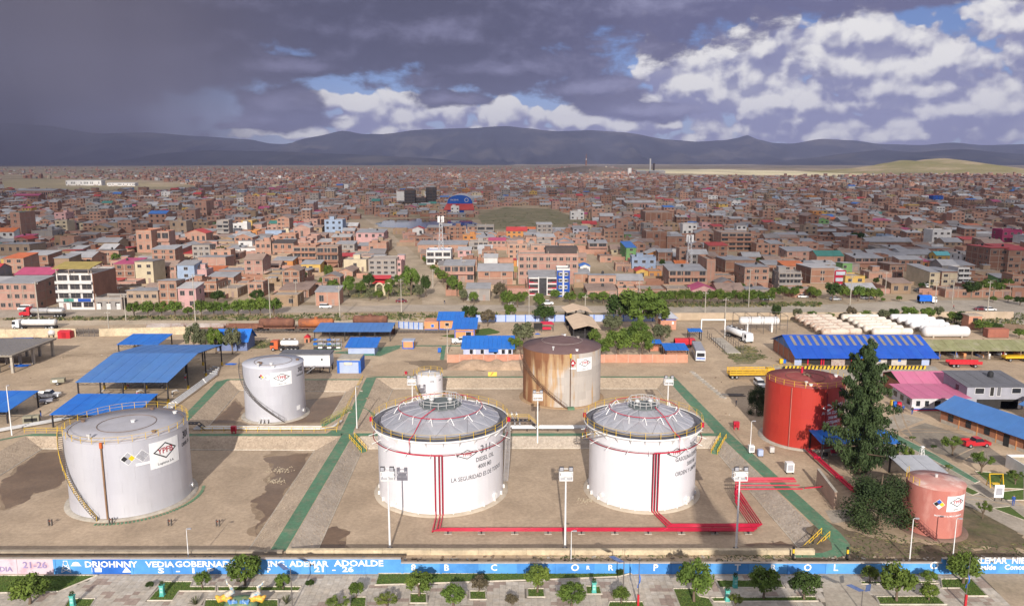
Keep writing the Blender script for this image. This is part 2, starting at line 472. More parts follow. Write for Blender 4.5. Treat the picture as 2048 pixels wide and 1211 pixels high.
for k, (crest, floor) in BAS.items():
 mb = MB(); sheet(mb, floor, (), FLOOR)
 structure('basin_ground', mb, M_floor)
 mb = MB()
 for i in range(4):
  a, b = Vector((*crest[i],0)), Vector((*crest[(i + 1) % 4],0))
  c, d = Vector((*floor[(i + 1) % 4],FLOOR)), Vector((*floor[i],FLOOR))
  nu, nv = max(2, int((b - a).length / 1.2)), 5
  r0 = random.Random(i + len(k))
  grid = []
  for v in range(nv + 1):
   for u in range(nu + 1):
    p = a.lerp(b, u / nu).lerp(d.lerp(c,u / nu), v / nv)
    if 0 < v < nv and 0 < u < nu:
     p = p + Vector((r0.uniform(-.12,.12),r0.uniform(-.12,.12),r0.uniform(-.05,.07)))
    grid.append(p)
  fs = [(v * (nu + 1) + u,(v + 1) * (nu + 1) + u,(v + 1) * (nu + 1) + u + 1,v * (nu + 1) + u + 1) for v in range(nv) for u in range(nu)]
  mb.add(grid, fs, 0, None, True)
 structure('gravel_bank', mb, M_gravelg if k in ('east',) else M_gravel)
 st = MB(); r0 = random.Random(99 + len(k))
 for i in range(4):
  if (i == 0 and k in ('west','east')):
   continue
  a, b = Vector((*crest[i],0)), Vector((*crest[(i + 1) % 4],0))
  c, d = Vector((*floor[(i + 1) % 4],FLOOR)), Vector((*floor[i],FLOOR))
  for _ in range(int((b - a).length * 24)):
   u, v = r0.random(), r0.uniform(.03, .98)
   p = a.lerp(b, u).lerp(d.lerp(c,u), v)
   s = r0.uniform(.04, .09); q = r0.uniform(0, 3)
   st.add([(p.x + s * cos(q),p.y + s * sin(q),p.z + .01),(p.x + s * cos(q + 2.1),p.y + s * sin(q + 2.1),p.z + .01),(p.x + s * cos(q + 4.2),p.y + s * sin(q + 4.2),p.z + .01),(p.x,p.y,p.z + s * 1.1 + .04)],
   [(0,1,3),(1,2,3),(2,0,3)], r0.randrange(2))
 st.build('loose_stones', [mat('stone_light',(0.48,0.39,0.30),None,0.95),mat('stone_dark',(0.33,0.26,0.195),None,0.95)], kind='stuff')
 mb = MB()
 for i in range(1, 4):
  p, q = Vector((*floor[i],FLOOR + .06)), Vector((*floor[(i + 1) % 4],FLOOR + .06))
  mb.bar(p, q, 0.16)
 structure('basin_kerb', mb, M_kerb)
mb = MB()
Z = 0.012
sheet(mb, [(-33.6,102.7),(-31.4,102.7),(-31.4,149.6),(-31.7,152.3),(-33.9,192.5),(-36.3,192.5),(-34.4,153),(-33.6,149.6)], (), Z)
structure('walkway_path', mb, M_greenp)
mb = MB()
sheet(mb, [(-31.39,149.62),(40.9,149.62),(45.15,108.5),(45.25,105.2),(44.6,103.2),(42.8,102.2),(38.5,101.9),(38.4,100.9),(44.4,100.9),(46.6,102.0),(47.7,104.5),(47.75,108.5),(43.3,151.0),(40.7,193.6),(38.3,193.6),(40.3,152.2),(40.2,151.3),(-31.39,151.3)], (), Z)
structure('walkway_path', mb, M_greenp)
mb = MB(); sheet(mb, [(-96,149.62),(-33.61,149.62),(-33.61,151.0),(-95,151.0),(-98,149.0),(-105,143.0),(-105,141.4)], (), Z)
structure('walkway_path', mb, M_greenp)
mb = MB(); sheet(mb, [(-33.85,192.6),(38.28,192.6),(38.28,193.7),(-36.3,193.7)], (), Z + .004)
structure('walkway_path', mb, M_greenp)
mb = MB(); sheet(mb, [(-69.0,155.5),(-67.1,155.5),(-70.05,189.6),(-69.4,190.3),(-37.0,190.3),(-37.0,191.2),(-70.5,191.2),(-72.4,189.0)], (), Z)
structure('walkway_path', mb, M_greenp)
mb = MB(); sheet(mb, [(-36.8,151.02),(-33.7,151.02),(-34.3,153.2),(-36.2,153.2)], (), Z + .004); sheet(mb, [(-31.35,147.6),(-29.6,149.61),(-31.38,149.61)], (), Z + .004)
structure('walkway_path', mb, M_greenp)
def vnoise(x, y, s=0):
 def h(i, j):
  v = sin(i * 127.1 + j * 311.7 + s * 74.7) * 43758.5453
  return v - math.floor(v)
 i, j = math.floor(x), math.floor(y); fx, fy = x - i, y - j
 fx, fy = fx * fx * (3 - 2 * fx), fy * fy * (3 - 2 * fy)
 return (h(i,j) * (1 - fx) + h(i + 1,j) * fx) * (1 - fy) + (h(i,j + 1) * (1 - fx) + h(i + 1,j + 1) * fx) * fy
def blob_poly(pts, z, seed, jitter=0.9, n=5):
 """outline through pixel points on level z, roughened at several scales"""
 P = [G(x,y,z) for x, y in pts]; out = []
 for i in range(len(P)):
  a, b = P[i], P[(i + 1) % len(P)]; d = b - a; m = max(4, min(26,int(d.length / .7))); nr = Vector((-d.y,d.x,0)).normalized()
  for k in range(m):
   s_ = seed * 9.1 + i * m + k; w = (vnoise(s_ * .21,1.3,seed) - .5) * 2.2 + (vnoise(s_ * .6,4.1,seed) - .5) * 1.1 + (vnoise(s_ * 1.7,7.7,seed) - .5) * .5
   q = a.lerp(b, k / m) + nr * w * jitter; out.append((q.x,q.y))
 return out
for i, (pts, jit) in enumerate([
([(0,962),(86,903),(130,905),(132,950),(108,975),(62,985),(40,1005),(0,1018)],.7),
([(540,910),(622,904),(566,1004),(512,1072),(508,1046),(520,1035),(504,1004),(532,982),(540,940),(530,918)],.8),
([(634,1101),(650,1060),(672,1052),(690,1062),(682,1085),(700,1096)],.6),
([(603,800),(690,790),(660,842),(560,846)],.5),([(425,845),(470,800),(486,815),(470,846)],.4),
([(1490,1090),(1560,1082),(1597,1092)],.5)]):
 cx_, cy_ = sum(p[0] for p in pts) / len(pts), sum(p[1] for p in pts) / len(pts)
 mb = MB(); sheet(mb, blob_poly([(cx_ + (x - cx_) * 1.22,cy_ + (y - cy_) * 1.16) if 0 < x < 600 or x > 640 else (x,y) for x,y in pts],FLOOR,i + 40,jit), (), FLOOR + .005)
 structure('damp_ground', mb, mat('damp_basin_soil',(.29,.215,.145),(.25,.18,.12),.8,.25,7,coords='World',c3=(.35,.265,.185),scale3=.3,amount3=.8))
 mb = MB(); sheet(mb, blob_poly(pts,FLOOR,i,jit), (), FLOOR + .0095)
 structure('wet_ground', mb, M_wet)
mb = MB()
r0 = random.Random(3)
for cx, cy in ((560,940), (552,962), (1180,1000)):
 for _ in range(90):
  p = G(cx + r0.gauss(0,12), cy + r0.gauss(0,3), FLOOR); s = r0.uniform(.06, .16)
  mb.box((p.x,p.y,FLOOR + s / 3), (s,s,s), r0.uniform(0,3))
mb.build('gravel', mat('pale_stone',(.45,.38,.28),None,.95), kind='stuff')
for i, (pts, mt, jit) in enumerate([
([(800,722),(900,718),(960,722),(1040,716),(1040,730),(960,742),(850,738)],mat('damp_soil',(.24,.18,.125),(.2,.15,.1),.9,.2,coords='World'),1.2),
([(1640,1040),(1800,1085),(1930,1095),(2048,1085),(2048,1122),(1600,1122),(1590,1104)],mat('dark_litter_soil',(.2,.15,.1),(.13,.1,.065),.95,.3,8,coords='World'),1.2),
([(0,1118),(640,1118),(640,1122),(0,1122)],mat('dark_litter_soil',(.2,.15,.1)),.5),
([(1850,1070),(1925,1000),(2000,1040),(2048,1070),(2048,1092),(1920,1092)],mat('scorched_soil',(.1,.085,.05),(.17,.13,.08),.95,.3,8,coords='World',c3=(.08,.1,.03),scale3=.25),1.0),
([(1440,700),(1500,690),(1530,715),(1480,728)],M_scrub,1.5),([(0,640),(240,638),(600,640),(600,646),(0,650)],M_scrub,2.0),
([(420,684),(560,680),(560,694),(440,700)],M_scrub,1.0),([(880,672),(980,655),(1000,665),(930,680)],M_lawn,.6)]):
 mb = MB(); sheet(mb, blob_poly(pts,0,20 + i,jit), (), .005 + .0021 * i)
 structure('soil_ground', mb, mt)
r0 = random.Random(17); mb = MB()
for k in range(46):
 a = G(r0.uniform(-20,560) if k % 3 else r0.uniform(1380,2000), r0.uniform(690,800) if k % 3 else r0.uniform(690,1000)); an = r0.uniform(-.5, .5) + (1.2 if k % 5 == 0 else 0); L = r0.uniform(12, 32); cv = r0.uniform(-.02, .02)
 for s_ in (-.85, .85):
  p, th, L_ = Vector((a.x - s_ * sin(an),a.y + s_ * cos(an),0)), an, []
  for q in range(12):
   L_.append((p.copy(),Vector((-sin(th),cos(th),0)))); p = p + Vector((cos(th),sin(th),0)) * L / 12; th += cv * L / 12
  if any(inside((q[0].x,q[0].y),b[0]) for q in L_ for b in BAS.values()): continue
  vs = []
  for q, n_ in L_: w_ = .16 + r0.uniform(-.04, .04); vs += [tuple(q + n_ * w_ + Vector((0,0,.026 + .0007 * k))), tuple(q - n_ * w_ + Vector((0,0,.026 + .0007 * k)))]
  mb.add(vs, [(2 * i,2 * i + 1,2 * i + 3,2 * i + 2) for i in range(11)], k % 2)
structure('tyre_track_ground', mb, [mat('track_soil',(.36,.27,.185),(.31,.23,.155),.95,.4,coords='World'),mat('track_soil_pale',(.45,.35,.245),(.4,.31,.21),.95,.4,coords='World')])
for i, pts in enumerate([[(1610,800),(1680,790),(1830,895),(2048,1010),(2048,1070),(1935,1010),(1760,905)],[(1650,1020),(1700,1018),(1712,1040),(1665,1046)],[(1745,850),(1800,825),(1850,838),(1780,868),(1910,965),(1990,1030),(1930,1010),(1800,925)]]):
 mb = MB(); sheet(mb, [tuple(G(*p)[:2]) for p in pts], (), .03 + .004 * i)
 structure('concrete_pavement', mb, mat('apron_concrete',(.37,.32,.26),(.31,.265,.21),.9,.25,7,coords='World'))
mb = MB(); sheet(mb, [tuple(G(*p)[:2]) for p in [(1500,731),(1870,732),(1900,762),(1560,760)]], (), .02)
structure('concrete_pavement', mb, M_conc)
mb = MB()
sheet(mb, [tuple(G(*p)[:2]) for p in [(790,690),(1040,690),(1040,692),(790,692)]], (), .02)
sheet(mb, [tuple(G(*p)[:2]) for p in [(884,690),(892,690),(888,719),(880,719)]], (), .024)
sheet(mb, [tuple(G(*p)[:2]) for p in [(660,705),(800,690),(800,696),(760,712)]], (), .028)
structure('walkway_path', mb, M_greenp)
w = thing('bund_wall', 'low cream concrete dike wall running along the front of the white tanks', 'wall', (5,101.9,0))
for i in range(11):
 x0 = -31.0 + i * 6.6
 MB().b2((x0 - 5,-.3,-2.0), (x0 - 5 + 6.57,.3,.7 + .012 * (i % 3))).build('wall_panel', M_cream, w)
w = thing('bund_wall', 'low grey brown dike wall in front of the grey aluminium tank', 'wall', (-62,101.9,0))
for i in range(10):
 x0 = -96.0 + i * 6.45
 MB().b2((x0 + 62,-.3,-2.0), (x0 + 62 + 6.42,.3,.5 + .012 * (i % 3))).build('wall_panel', mat('grey_plaster',(.36,.3,.23),(.3,.25,.19),.9,.5,coords='World'), w)
 # ------------------------------------------------------------------ plaza in front of the mural wall
BEDS = [[(0,1150.5),(195,1150.5),(117,1183),(-20,1186)], [(329,1163),(385,1163),(381,1173),(432,1173),(431,1182),(358,1182),(345,1201),(295,1201)],
[(436,1173),(603,1173),(597,1182),(436,1182)], [(139,1197),(191,1197),(180,1214),(128,1214)], [(411,1199),(556,1199),(558,1226),(404,1226)],
[(757,1147),(1267,1145),(1238,1153),(1120,1158),(750,1170)], [(702,1194),(733,1194),(731,1218),(698,1218)], [(820,1187),(853,1187),(854,1206),(820,1206)],
[(939,1182),(971,1182),(973,1199),(940,1199)], [(1055,1177),(1088,1177),(1090,1194),(1055,1194)], [(1171,1172),(1200,1172),(1204,1188),(1173,1188)],
[(1219,1203),(1286,1203),(1292,1218),(1213,1218)], [(1346,1177),(1387,1177),(1398,1192),(1418,1196),(1430,1216),(1361,1216)], [(1432,1160),(1560,1160),(1569,1175),(1439,1175)],
[(1421,1195),(1631,1193),(1636,1202),(1428,1203)], [(1720,1163),(1872,1163),(1876,1167),(1724,1168)], [(1881,1158),(1943,1157),(1975,1192),(1935,1192),(1920,1176),(1884,1176)],
[(1752,1193),(1873,1192),(1893,1209),(1760,1209)]]
DRIVE = [(1638,1143), (1697,1143), (1775,1225), (1655,1225)]
DIRT = [(1955,1143), (2120,1143), (2120,1230), (2040,1230)]
BEDW = [[tuple(G(*p)[:2]) for p in b] for b in BEDS]
DRIVEW = [tuple(G(*p)[:2]) for p in DRIVE]; DIRTW = [tuple(G(*p)[:2]) for p in DIRT]
mb = MB(); mb.b2((-95,70,-.2), (95,96.2,.006))
pave = structure('plaza_pavement', mb, mat('paving_joint',(.19,.165,.135),None,.95,coords='World'))
M_pave = [mat('paving_slab_%s' % n,c,tuple(x * .88 for x in c),.9,1.5,5,coords='World',c3=tuple(x * .72 for x in c),scale3=.25,amount3=.5) for n, c in
(('grey',(.47,.415,.35)),('warm',(.49,.425,.35)),('pale',(.52,.465,.40)))]
M_pdark = mat('paving_slab_rose', (.34,.265,.22), (.30,.23,.19), .9, 1.5, coords='World')
slab_me = MB().b2((-.385,-.385,0), (.385,.385,.03)).mesh('slab', M_pdark)
st = MB(); r0 = random.Random(5); nd = 0
clump = {}
for iy in range(12):
 for ix in range(-118, 118):
  x, y = ix * .79 + .4, 95.7 - iy * .79
  if any(inside((x,y),b) for b in BEDW) or inside((x,y), DRIVEW) or inside((x,y), DIRTW):
   continue
  ph, phy = ix // 9, iy // 5
  rr = random.Random(ph * 131 + phy * 17)
  cxx, cyy = rr.randrange(9), rr.randrange(5)
  d = abs(ix % 9 - cxx) + abs(iy % 5 - cyy)
  if d <= 2 and r0.random() < (.75 if d < 2 else .4) and nd < 290 and abs(x) < 64:
   place('paving_slab', slab_me, pave, (x,y,.006 + r0.uniform(0,.004))); nd += 1
  else:
   h = .036 + r0.uniform(0, .006)
   st.b2((x - .385,y - .385,.006), (x + .385,y + .385,h), r0.choice((0,0,1,2)))
st.build('paving', M_pave, pave, kind='stuff')
mb = MB(); sheet(mb, DRIVEW, (), .05); structure('driveway_path', mb, mat('drive_concrete',(.41,.36,.29),(.36,.31,.25),.9,.3,7,coords='World'))
mb = MB(); sheet(mb, DIRTW, (), .054); structure('dirt_ground', mb, M_dirtroad)
for bi, poly in enumerate(BEDW):
 mb = MB(); sheet(mb, poly, (), .075)
 o = structure('lawn', mb, M_lawn)
 kb = MB(); n = len(poly)
 for i in range(n):
  a, b = Vector((*poly[i],.06)), Vector((*poly[(i + 1) % n],.06))
  kb.bar(a, b, .17 + .004 * (i % 2))
 structure('lawn_kerb', kb, M_kerb)
 g = MB(); xs = [p[0] for p in poly]; ys = [p[1] for p in poly]
 area = (max(xs) - min(xs)) * (max(ys) - min(ys))
 for _ in range(int(min(6000,area * 55))):
  x, y = r0.uniform(min(xs), max(xs)), r0.uniform(min(ys), max(ys))
  if not inside((x,y), poly): continue
  a = r0.uniform(0, 6.3); s = r0.uniform(.05, .11); h = r0.uniform(.03, .13)
  g.add([(x - s * cos(a),y - s * sin(a),.07),(x + s * cos(a),y + s * sin(a),.07),(x + r0.uniform(-.05,.05),y + r0.uniform(-.05,.05),.075 + h)], [(0,1,2)], r0.randrange(2))
 g.build('grass', [mat('grass_blade',(.085,.15,.025),None,.9),mat('grass_blade_dry',(.13,.16,.04),None,.9)], kind='stuff')
 # ------------------------------------------------------------------ roads and town ground
def strip(name, up, lo, m, z):
 mb = MB(); n = len(up)
 vs = [tuple(G(*p)[:2]) + (z,) for p in up] + [tuple(G(*p)[:2]) + (z,) for p in lo]
 mb.add(vs, [(n + i,n + i + 1,i + 1,i) for i in range(n - 1)])
 return structure(name, mb, m)
strip('main_road', [(-150,618),(0,616),(300,611),(640,609.5),(1000,609.5),(1330,613)], [(-150,640),(0,635),(300,630),(640,624),(1000,622),(1330,627)], M_road, .02)
strip('main_road', [(1330,613.2),(1640,609),(1760,603),(1900,600),(2200,600)], [(1330,627),(1700,627),(1850,628),(1960,640),(2200,690)], mat('concrete_road',(.40,.345,.28),(.35,.3,.24),.95,.06,7,coords='World'), .024)
strip('dirt_road', [(-150,640.5),(0,640),(300,640),(640,642),(1000,630)], [(-150,656),(0,654),(330,648),(640,648),(1000,640)], M_track, .028)
strip('avenue_road', [(845,609),(842,580),(806,520),(770,470),(740,445),(714,428),(690,410)], [(935,609),(888,575),(845,520),(786,470),(752,445),(722,428),(696,410)], M_dirtroad, .032)
strip('dirt_road', [(640,590),(760,605),(840,609)], [(560,600),(700,612),(840,609.2)], M_dirtroad, .036)
strip('side_road', [(1690,609),(1640,585),(1560,568)], [(1760,603),(1680,580),(1585,566)], M_dirtroad, .036)
strip('side_road', [(95,616),(118,590),(130,560)], [(112,616),(136,590),(142,560)], M_dirtroad, .036)
strip('dirt_road', [(205,538),(255,528),(380,540)], [(215,546),(262,535),(385,548)], M_dirtroad, .036)
strip('dirt_road', [(1210,525),(1180,512),(1145,500)], [(1240,555),(1205,525),(1155,502)], M_dirtroad, .04)
strip('dirt_road', [(1540,475),(1700,487),(2048,497)], [(1540,478),(1700,491),(2048,502)], M_dirtroad, .04)
strip('dirt_road', [(62,440),(110,434),(200,434)], [(66,445),(112,437),(200,437)], M_dirtroad, .04)
for pts, name, mt in [([(955,432),(1010,414),(1100,418),(1190,446),(1160,458),(1060,462),(970,458)],'field',M_scrub), ([(690,460),(730,462),(757,474),(700,480)],'field',M_scrub),
([(0,362),(60,358),(300,368),(420,376),(300,382),(0,382)],'field',mat('pale_field',(.34,.27,.17),(.29,.24,.14),.95,.01,coords='World')),
([(700,598),(840,590),(830,570),(730,568),(660,580)],'field',M_scrub), ([(1330,606),(1640,606),(1640,612),(1330,613)],'verge_ground',M_scrub), ([(300,546),(345,538),(370,548),(320,556)],'field',M_scrub)]:
 mb = MB(); sheet(mb, blob_poly(pts,0,77,.5,3), (), .016); structure(name, mb, mt)
M_water = mat('pond_water', (.05,.05,.045), None, .06, 1, spec=.5)
for pts in ([(612,455),(640,446),(700,444),(718,452),(700,459),(650,462)], [(752,447),(775,439),(870,436),(940,440),(962,450),(930,459),(800,457),(757,453)]):
 mb = MB(); sheet(mb, blob_poly(pts,0,31,1.5,4), (), .06); structure('pond_water', mb, M_water)
mb = MB(); sheet(mb, blob_poly([(1180,343),(1270,338.5),(1420,338.5),(1700,344),(2080,346),(2080,354),(1700,352),(1500,350),(1330,347)],0,8,40,4), (), .3)
structure('pale_plain_ground', mb, mat('pale_plain',(.78,.66,.44),(.62,.54,.32),.95,.003,8,coords='World',c3=(.3,.3,.13),scale3=.002,amount3=.6))
g = MB(); r0 = random.Random(12)
def tufts(pts, n, h0, h1):
 xs = [p[0] for p in pts]; ys = [p[1] for p in pts]
 for _ in range(n):
  q = (r0.uniform(min(xs),max(xs)), r0.uniform(min(ys),max(ys)))
  if not inside(q, pts): continue
  c = G(*q); mi = r0.randrange(3)
  for k in range(7):
   a = r0.uniform(0, 6.3); s = r0.uniform(.2, .6); h = r0.uniform(h0, h1)
   dx, dy = r0.gauss(0, .6), r0.gauss(0, .6)
   g.add([(c.x + dx - s * cos(a),c.y + dy - s * sin(a),0),(c.x + dx + s * cos(a),c.y + dy + s * sin(a),0),(c.x + dx + r0.uniform(-.3,.3),c.y + dy,h)], [(0,1,2)], mi)
tufts([(0,637),(300,633),(640,628),(1000,626),(1000,640),(640,641),(300,640),(0,640)], 700, .2, .9)
tufts([(700,596),(840,590),(830,570),(730,568)], 160, .2, .9)
tufts([(1330,604),(1640,604),(1640,613),(1330,614)], 260, .2, .8)
tufts([(955,432),(1100,418),(1190,446),(970,458)], 200, .2, .6)
tufts([(1440,700),(1500,690),(1530,715),(1480,728)], 160, .1, .3)
tufts([(1700,1060),(2048,1085),(2048,1118),(1700,1115)], 160, .03, .12)
tufts([(420,684),(560,680),(560,694),(440,700)], 130, .1, .4)
tufts([(1840,640),(2048,625),(2048,660),(1900,655)], 300, .2, .8)
tufts([(1060,1113),(1600,1104),(1600,1116),(1060,1118)], 90, .03, .08)
g.build('scrub_grass', [mat('scrub_leaf',(.10,.12,.04),None,.9),mat('scrub_leaf_dry',(.2,.17,.08),None,.9),mat('scrub_leaf_dark',(.06,.075,.03),None,.9)], kind='stuff')
# ------------------------------------------------------------------ hills
def interp(tab, x):
 if x <= tab[0][0]: return tab[0][1]
 for (a, b), (c, d) in zip(tab, tab[1:]):
  if x <= c:
   f = (x - a) / (c - a); f = f * f * (3 - 2 * f) * .5 + f * .5
   return b + (d - b) * f
 return tab[-1][1]
def ridge(name, prof, y_base, y_top, m, nx=220, ny=26, fold=.5, x0=-300, x1=2350, seed=0, back=.35, spread=0.0):
 """a hill range whose skyline is given in the photograph and which stands y_base to y_top metres away"""
 vs, fs = [], []
 for j in range(ny + 1):
  t = j / ny * (1 + back)
  for i in range(nx + 1):
   px = x0 + (x1 - x0) * i / nx
   y = y_base + (y_top - y_base) * t
   X = (px - 1024) / CAM_F * y_top * cos(CAM_PITCH) / 1.0
   Htop = CAM_H + (321.7 - interp(prof,px)) / CAM_F * y_top * 1.03
   Htop = max(Htop, -5)
   tt = t if t <= 1 else max(0, 1 - (t - 1) / back)
   prof_t = tt * tt * (3 - 2 * tt) * .6 + tt * .4
   n = vnoise(px / 28., t * 3 + px / 90., seed) * .6 + vnoise(px / 11., t * 6, seed + 3) * .3 + vnoise(px / 5., t * 9, seed + 5) * .15
   h = Htop * (prof_t - fold * n * 4 * tt * (1 - tt)) * (1.0 if t < .98 else 1)
   if t > .9 and t < 1.1: h += Htop * .01 * (vnoise(px / 6.,3.3,seed) - .5)
   vs.append((X * (1 + spread * (t - 1)),y,h - (6 if j == 0 else 0)))
 for j in range(ny):
  for i in range(nx):
   a = j * (nx + 1) + i
   fs.append((a,a + 1,a + nx + 2,a + nx + 1))
 mb = MB(); mb.add(vs, fs, 0, None, True)
 return structure(name, mb, m)
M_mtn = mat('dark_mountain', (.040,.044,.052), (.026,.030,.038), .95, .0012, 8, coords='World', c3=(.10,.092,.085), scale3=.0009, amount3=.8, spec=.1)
M_hill = mat('grassy_hill', (.24,.215,.09), (.33,.275,.15), .95, .004, 8, coords='World', c3=(.52,.39,.27), scale3=.0045, amount3=.7, spec=.1)
M_mid = mat('middle_hill', (.10,.10,.07), (.15,.125,.09), .95, .001, 8, coords='World', c3=(.2,.16,.12), scale3=.0012, amount3=.5, spec=.1)
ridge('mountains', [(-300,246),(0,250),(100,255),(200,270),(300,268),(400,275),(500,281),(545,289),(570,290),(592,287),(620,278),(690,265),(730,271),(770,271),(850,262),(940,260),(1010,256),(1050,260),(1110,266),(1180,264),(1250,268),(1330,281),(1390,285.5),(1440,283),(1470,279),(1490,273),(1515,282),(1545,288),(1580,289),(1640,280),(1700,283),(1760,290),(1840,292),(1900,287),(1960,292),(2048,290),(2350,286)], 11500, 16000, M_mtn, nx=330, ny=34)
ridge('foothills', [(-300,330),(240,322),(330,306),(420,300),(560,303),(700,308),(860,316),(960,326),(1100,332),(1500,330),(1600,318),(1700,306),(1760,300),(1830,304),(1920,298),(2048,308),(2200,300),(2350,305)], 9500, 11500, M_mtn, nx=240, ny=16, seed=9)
ridge('green_hill', [(1400,352),(1560,349),(1600,345),(1640,341),(1700,336),(1740,331),(1775,325),(1805,319.5),(1830,321.5),(1855,318),(1882,316),(1910,320),(1950,330),(2000,338),(2048,341),(2150,341),(2300,350)], 2950, 3900, M_hill, nx=180, ny=24, x0=1400, x1=2300, seed=4, fold=.12)
ridge('low_hill', [(1040,345),(1090,341),(1120,335),(1150,332.5),(1180,331),(1215,333),(1250,337),(1290,341),(1330,345)], 3300, 4100, mat('ochre_hill',(.2,.15,.11),(.15,.12,.085),.95,.006,coords='World'), nx=70, ny=14, x0=1040, x1=1330, seed=6)
ridge('low_hill', [(1380,347),(1420,344),(1448,341.0),(1475,343),(1510,345.2),(1600,347)], 3300, 3900, mat('sand_hill',(.6,.5,.33),(.5,.42,.27),.95,.006,coords='World'), nx=50, ny=10, x0=1380, x1=1600, seed=2)
HAZE_TOP = 1100.0
hz = MB(); hz.b2((-16000,-600,-3.0), (16000,19500,HAZE_TOP))
mh = bpy.data.materials.new('haze_air'); mh.use_nodes = True
mh.node_tree.nodes.clear()
_o = mh.node_tree.nodes.new('ShaderNodeOutputMaterial'); _v = mh.node_tree.nodes.new('ShaderNodeVolumePrincipled')
_v.inputs['Color'].default_value = (0.58, 0.62, 0.98, 1); _v.inputs['Density'].default_value = 4.2e-5; _v.inputs['Anisotropy'].default_value = 0.1
mh.node_tree.links.new(_v.outputs[0], _o.inputs['Volume'])
hz.build('haze', mh, kind='stuff')
# ------------------------------------------------------------------ clouds overhead that shade the town and the mountains
CZ = 3000.0
CSHIFT = CZ / math.tan(SUN_ELEV)
LIT = [(150,560,900,95), (700,500,260,40), (330,480,330,40), (1150,590,1300,42), (1690,345.5,470,10), (1620,374,190,6), (140,368,200,9), (1130,360,190,4), (1850,377,190,4), (1180,545,300,30)]
def shaded(x, y):
 if y < 330: return False
 dep = y * cos(CAM_PITCH) + CAM_H * sin(CAM_PITCH); py = 605.5 - CAM_F * (y * sin(CAM_PITCH) - CAM_H * cos(CAM_PITCH)) / dep; px = 1024 + CAM_F * x / dep
 n = (vnoise(px / 90.,py / 14.,11) - .5) * .9 + (vnoise(px / 35.,py / 6.,5) - .5) * .5
 for cx, cy, rx, ry in LIT:
  if hypot((px - cx) / rx, (py - cy) / ry) + n < 1: return False
 return vnoise(px / 60. + 3, py / 9., 21) < .84 or py < 335
def cloud_deck(rows):
 """rows: (y0, y1, cell): a lumpy deck of cloud, closed above and below, standing where the low sun throws its shade on the town"""
 for y0, y1, cell in rows:
  mb = MB(); nx = int(2 * (.72 * y1 + 300) / cell); X0 = -(.72 * y1 + 300); ny = int((y1 - y0) / cell)
  on = [[shaded(X0 + (i + .5) * cell,y0 + (j + .5) * cell) for i in range(nx)] for j in range(ny)]
  def P(i, j, k):
   x, y = X0 + i * cell, y0 + j * cell
   h = 90 * vnoise(x / 300., y / 300., 2) + 30
   return (x, y - CSHIFT, CZ + (h if k else -h * .4))
  idx = {}
  def V(i, j, k):
   if (i, j, k) not in idx: idx[(i,j,k)] = len(mb.v); mb.v.append(P(i,j,k))
   return idx[(i,j,k)]
  for j in range(ny):
   for i in range(nx):
    if not on[j][i]: continue
    mb.f.append((V(i,j,1),V(i + 1,j,1),V(i + 1,j + 1,1),V(i,j + 1,1))); mb.f.append((V(i,j + 1,0),V(i + 1,j + 1,0),V(i + 1,j,0),V(i,j,0)))
    for di, dj, a, b in ((-1,0,(i,j + 1),(i,j)), (1,0,(i + 1,j),(i + 1,j + 1)), (0,-1,(i,j),(i + 1,j)), (0,1,(i + 1,j + 1),(i,j + 1))):
     ii, jj = i + di, j + dj
     if not (0 <= ii < nx and 0 <= jj < ny and on[jj][ii]): mb.f.append((V(*a,0),V(*b,0),V(*b,1),V(*a,1)))
  mb.m = [0] * len(mb.f); mb.smooth = [False] * len(mb.f)
  mb.build('cloud', mcl, kind='stuff')
mcl = bpy.data.materials.new('cloud_vapour'); mcl.use_nodes = True; mcl.node_tree.nodes.clear(); _t = NT(mcl.node_tree)
_m = _t.n('ShaderNodeMixShader', {0: 0.75,1: _t.n('ShaderNodeBsdfDiffuse',{'Color': (.93,.93,.95,1)}).outputs[0],2: _t.n('ShaderNodeBsdfTranslucent',{'Color': (.93,.93,.95,1)}).outputs[0]})
_m = _t.n('ShaderNodeMixShader', {0: 0.64,1: _m.outputs[0],2: _t.n('ShaderNodeBsdfTransparent').outputs[0]})
mcl.node_tree.links.new(_m.outputs[0], _t.n('ShaderNodeOutputMaterial').inputs[0])
cloud_deck([(330,1300,22),(1300,4000,60),(4000,9300,150)])
mr = bpy.data.materials.new('rain_air'); mr.use_nodes = True; mr.node_tree.nodes.clear()
_o = mr.node_tree.nodes.new('ShaderNodeOutputMaterial'); _v = mr.node_tree.nodes.new('ShaderNodeVolumePrincipled')
_v.inputs['Color'].default_value = (.33, .31, .385, 1); _v.inputs['Density'].default_value = 4.6e-4
mr.node_tree.links.new(_v.outputs[0], _o.inputs['Volume'])
rb = MB(); ast = [(cos(k * pi / 24) ** 3 if k % 12 else cos(k * pi / 24),sin(k * pi / 24) ** 3) for k in range(48)]; rb.prism([(-6300 + 4200 * x,8300 + 3000 * y) for x,y in ast], -2, 2850); rb.v = [(x - .35 * z,y,z) for x, y, z in rb.v]; rb.build('rain', mr, kind='stuff')
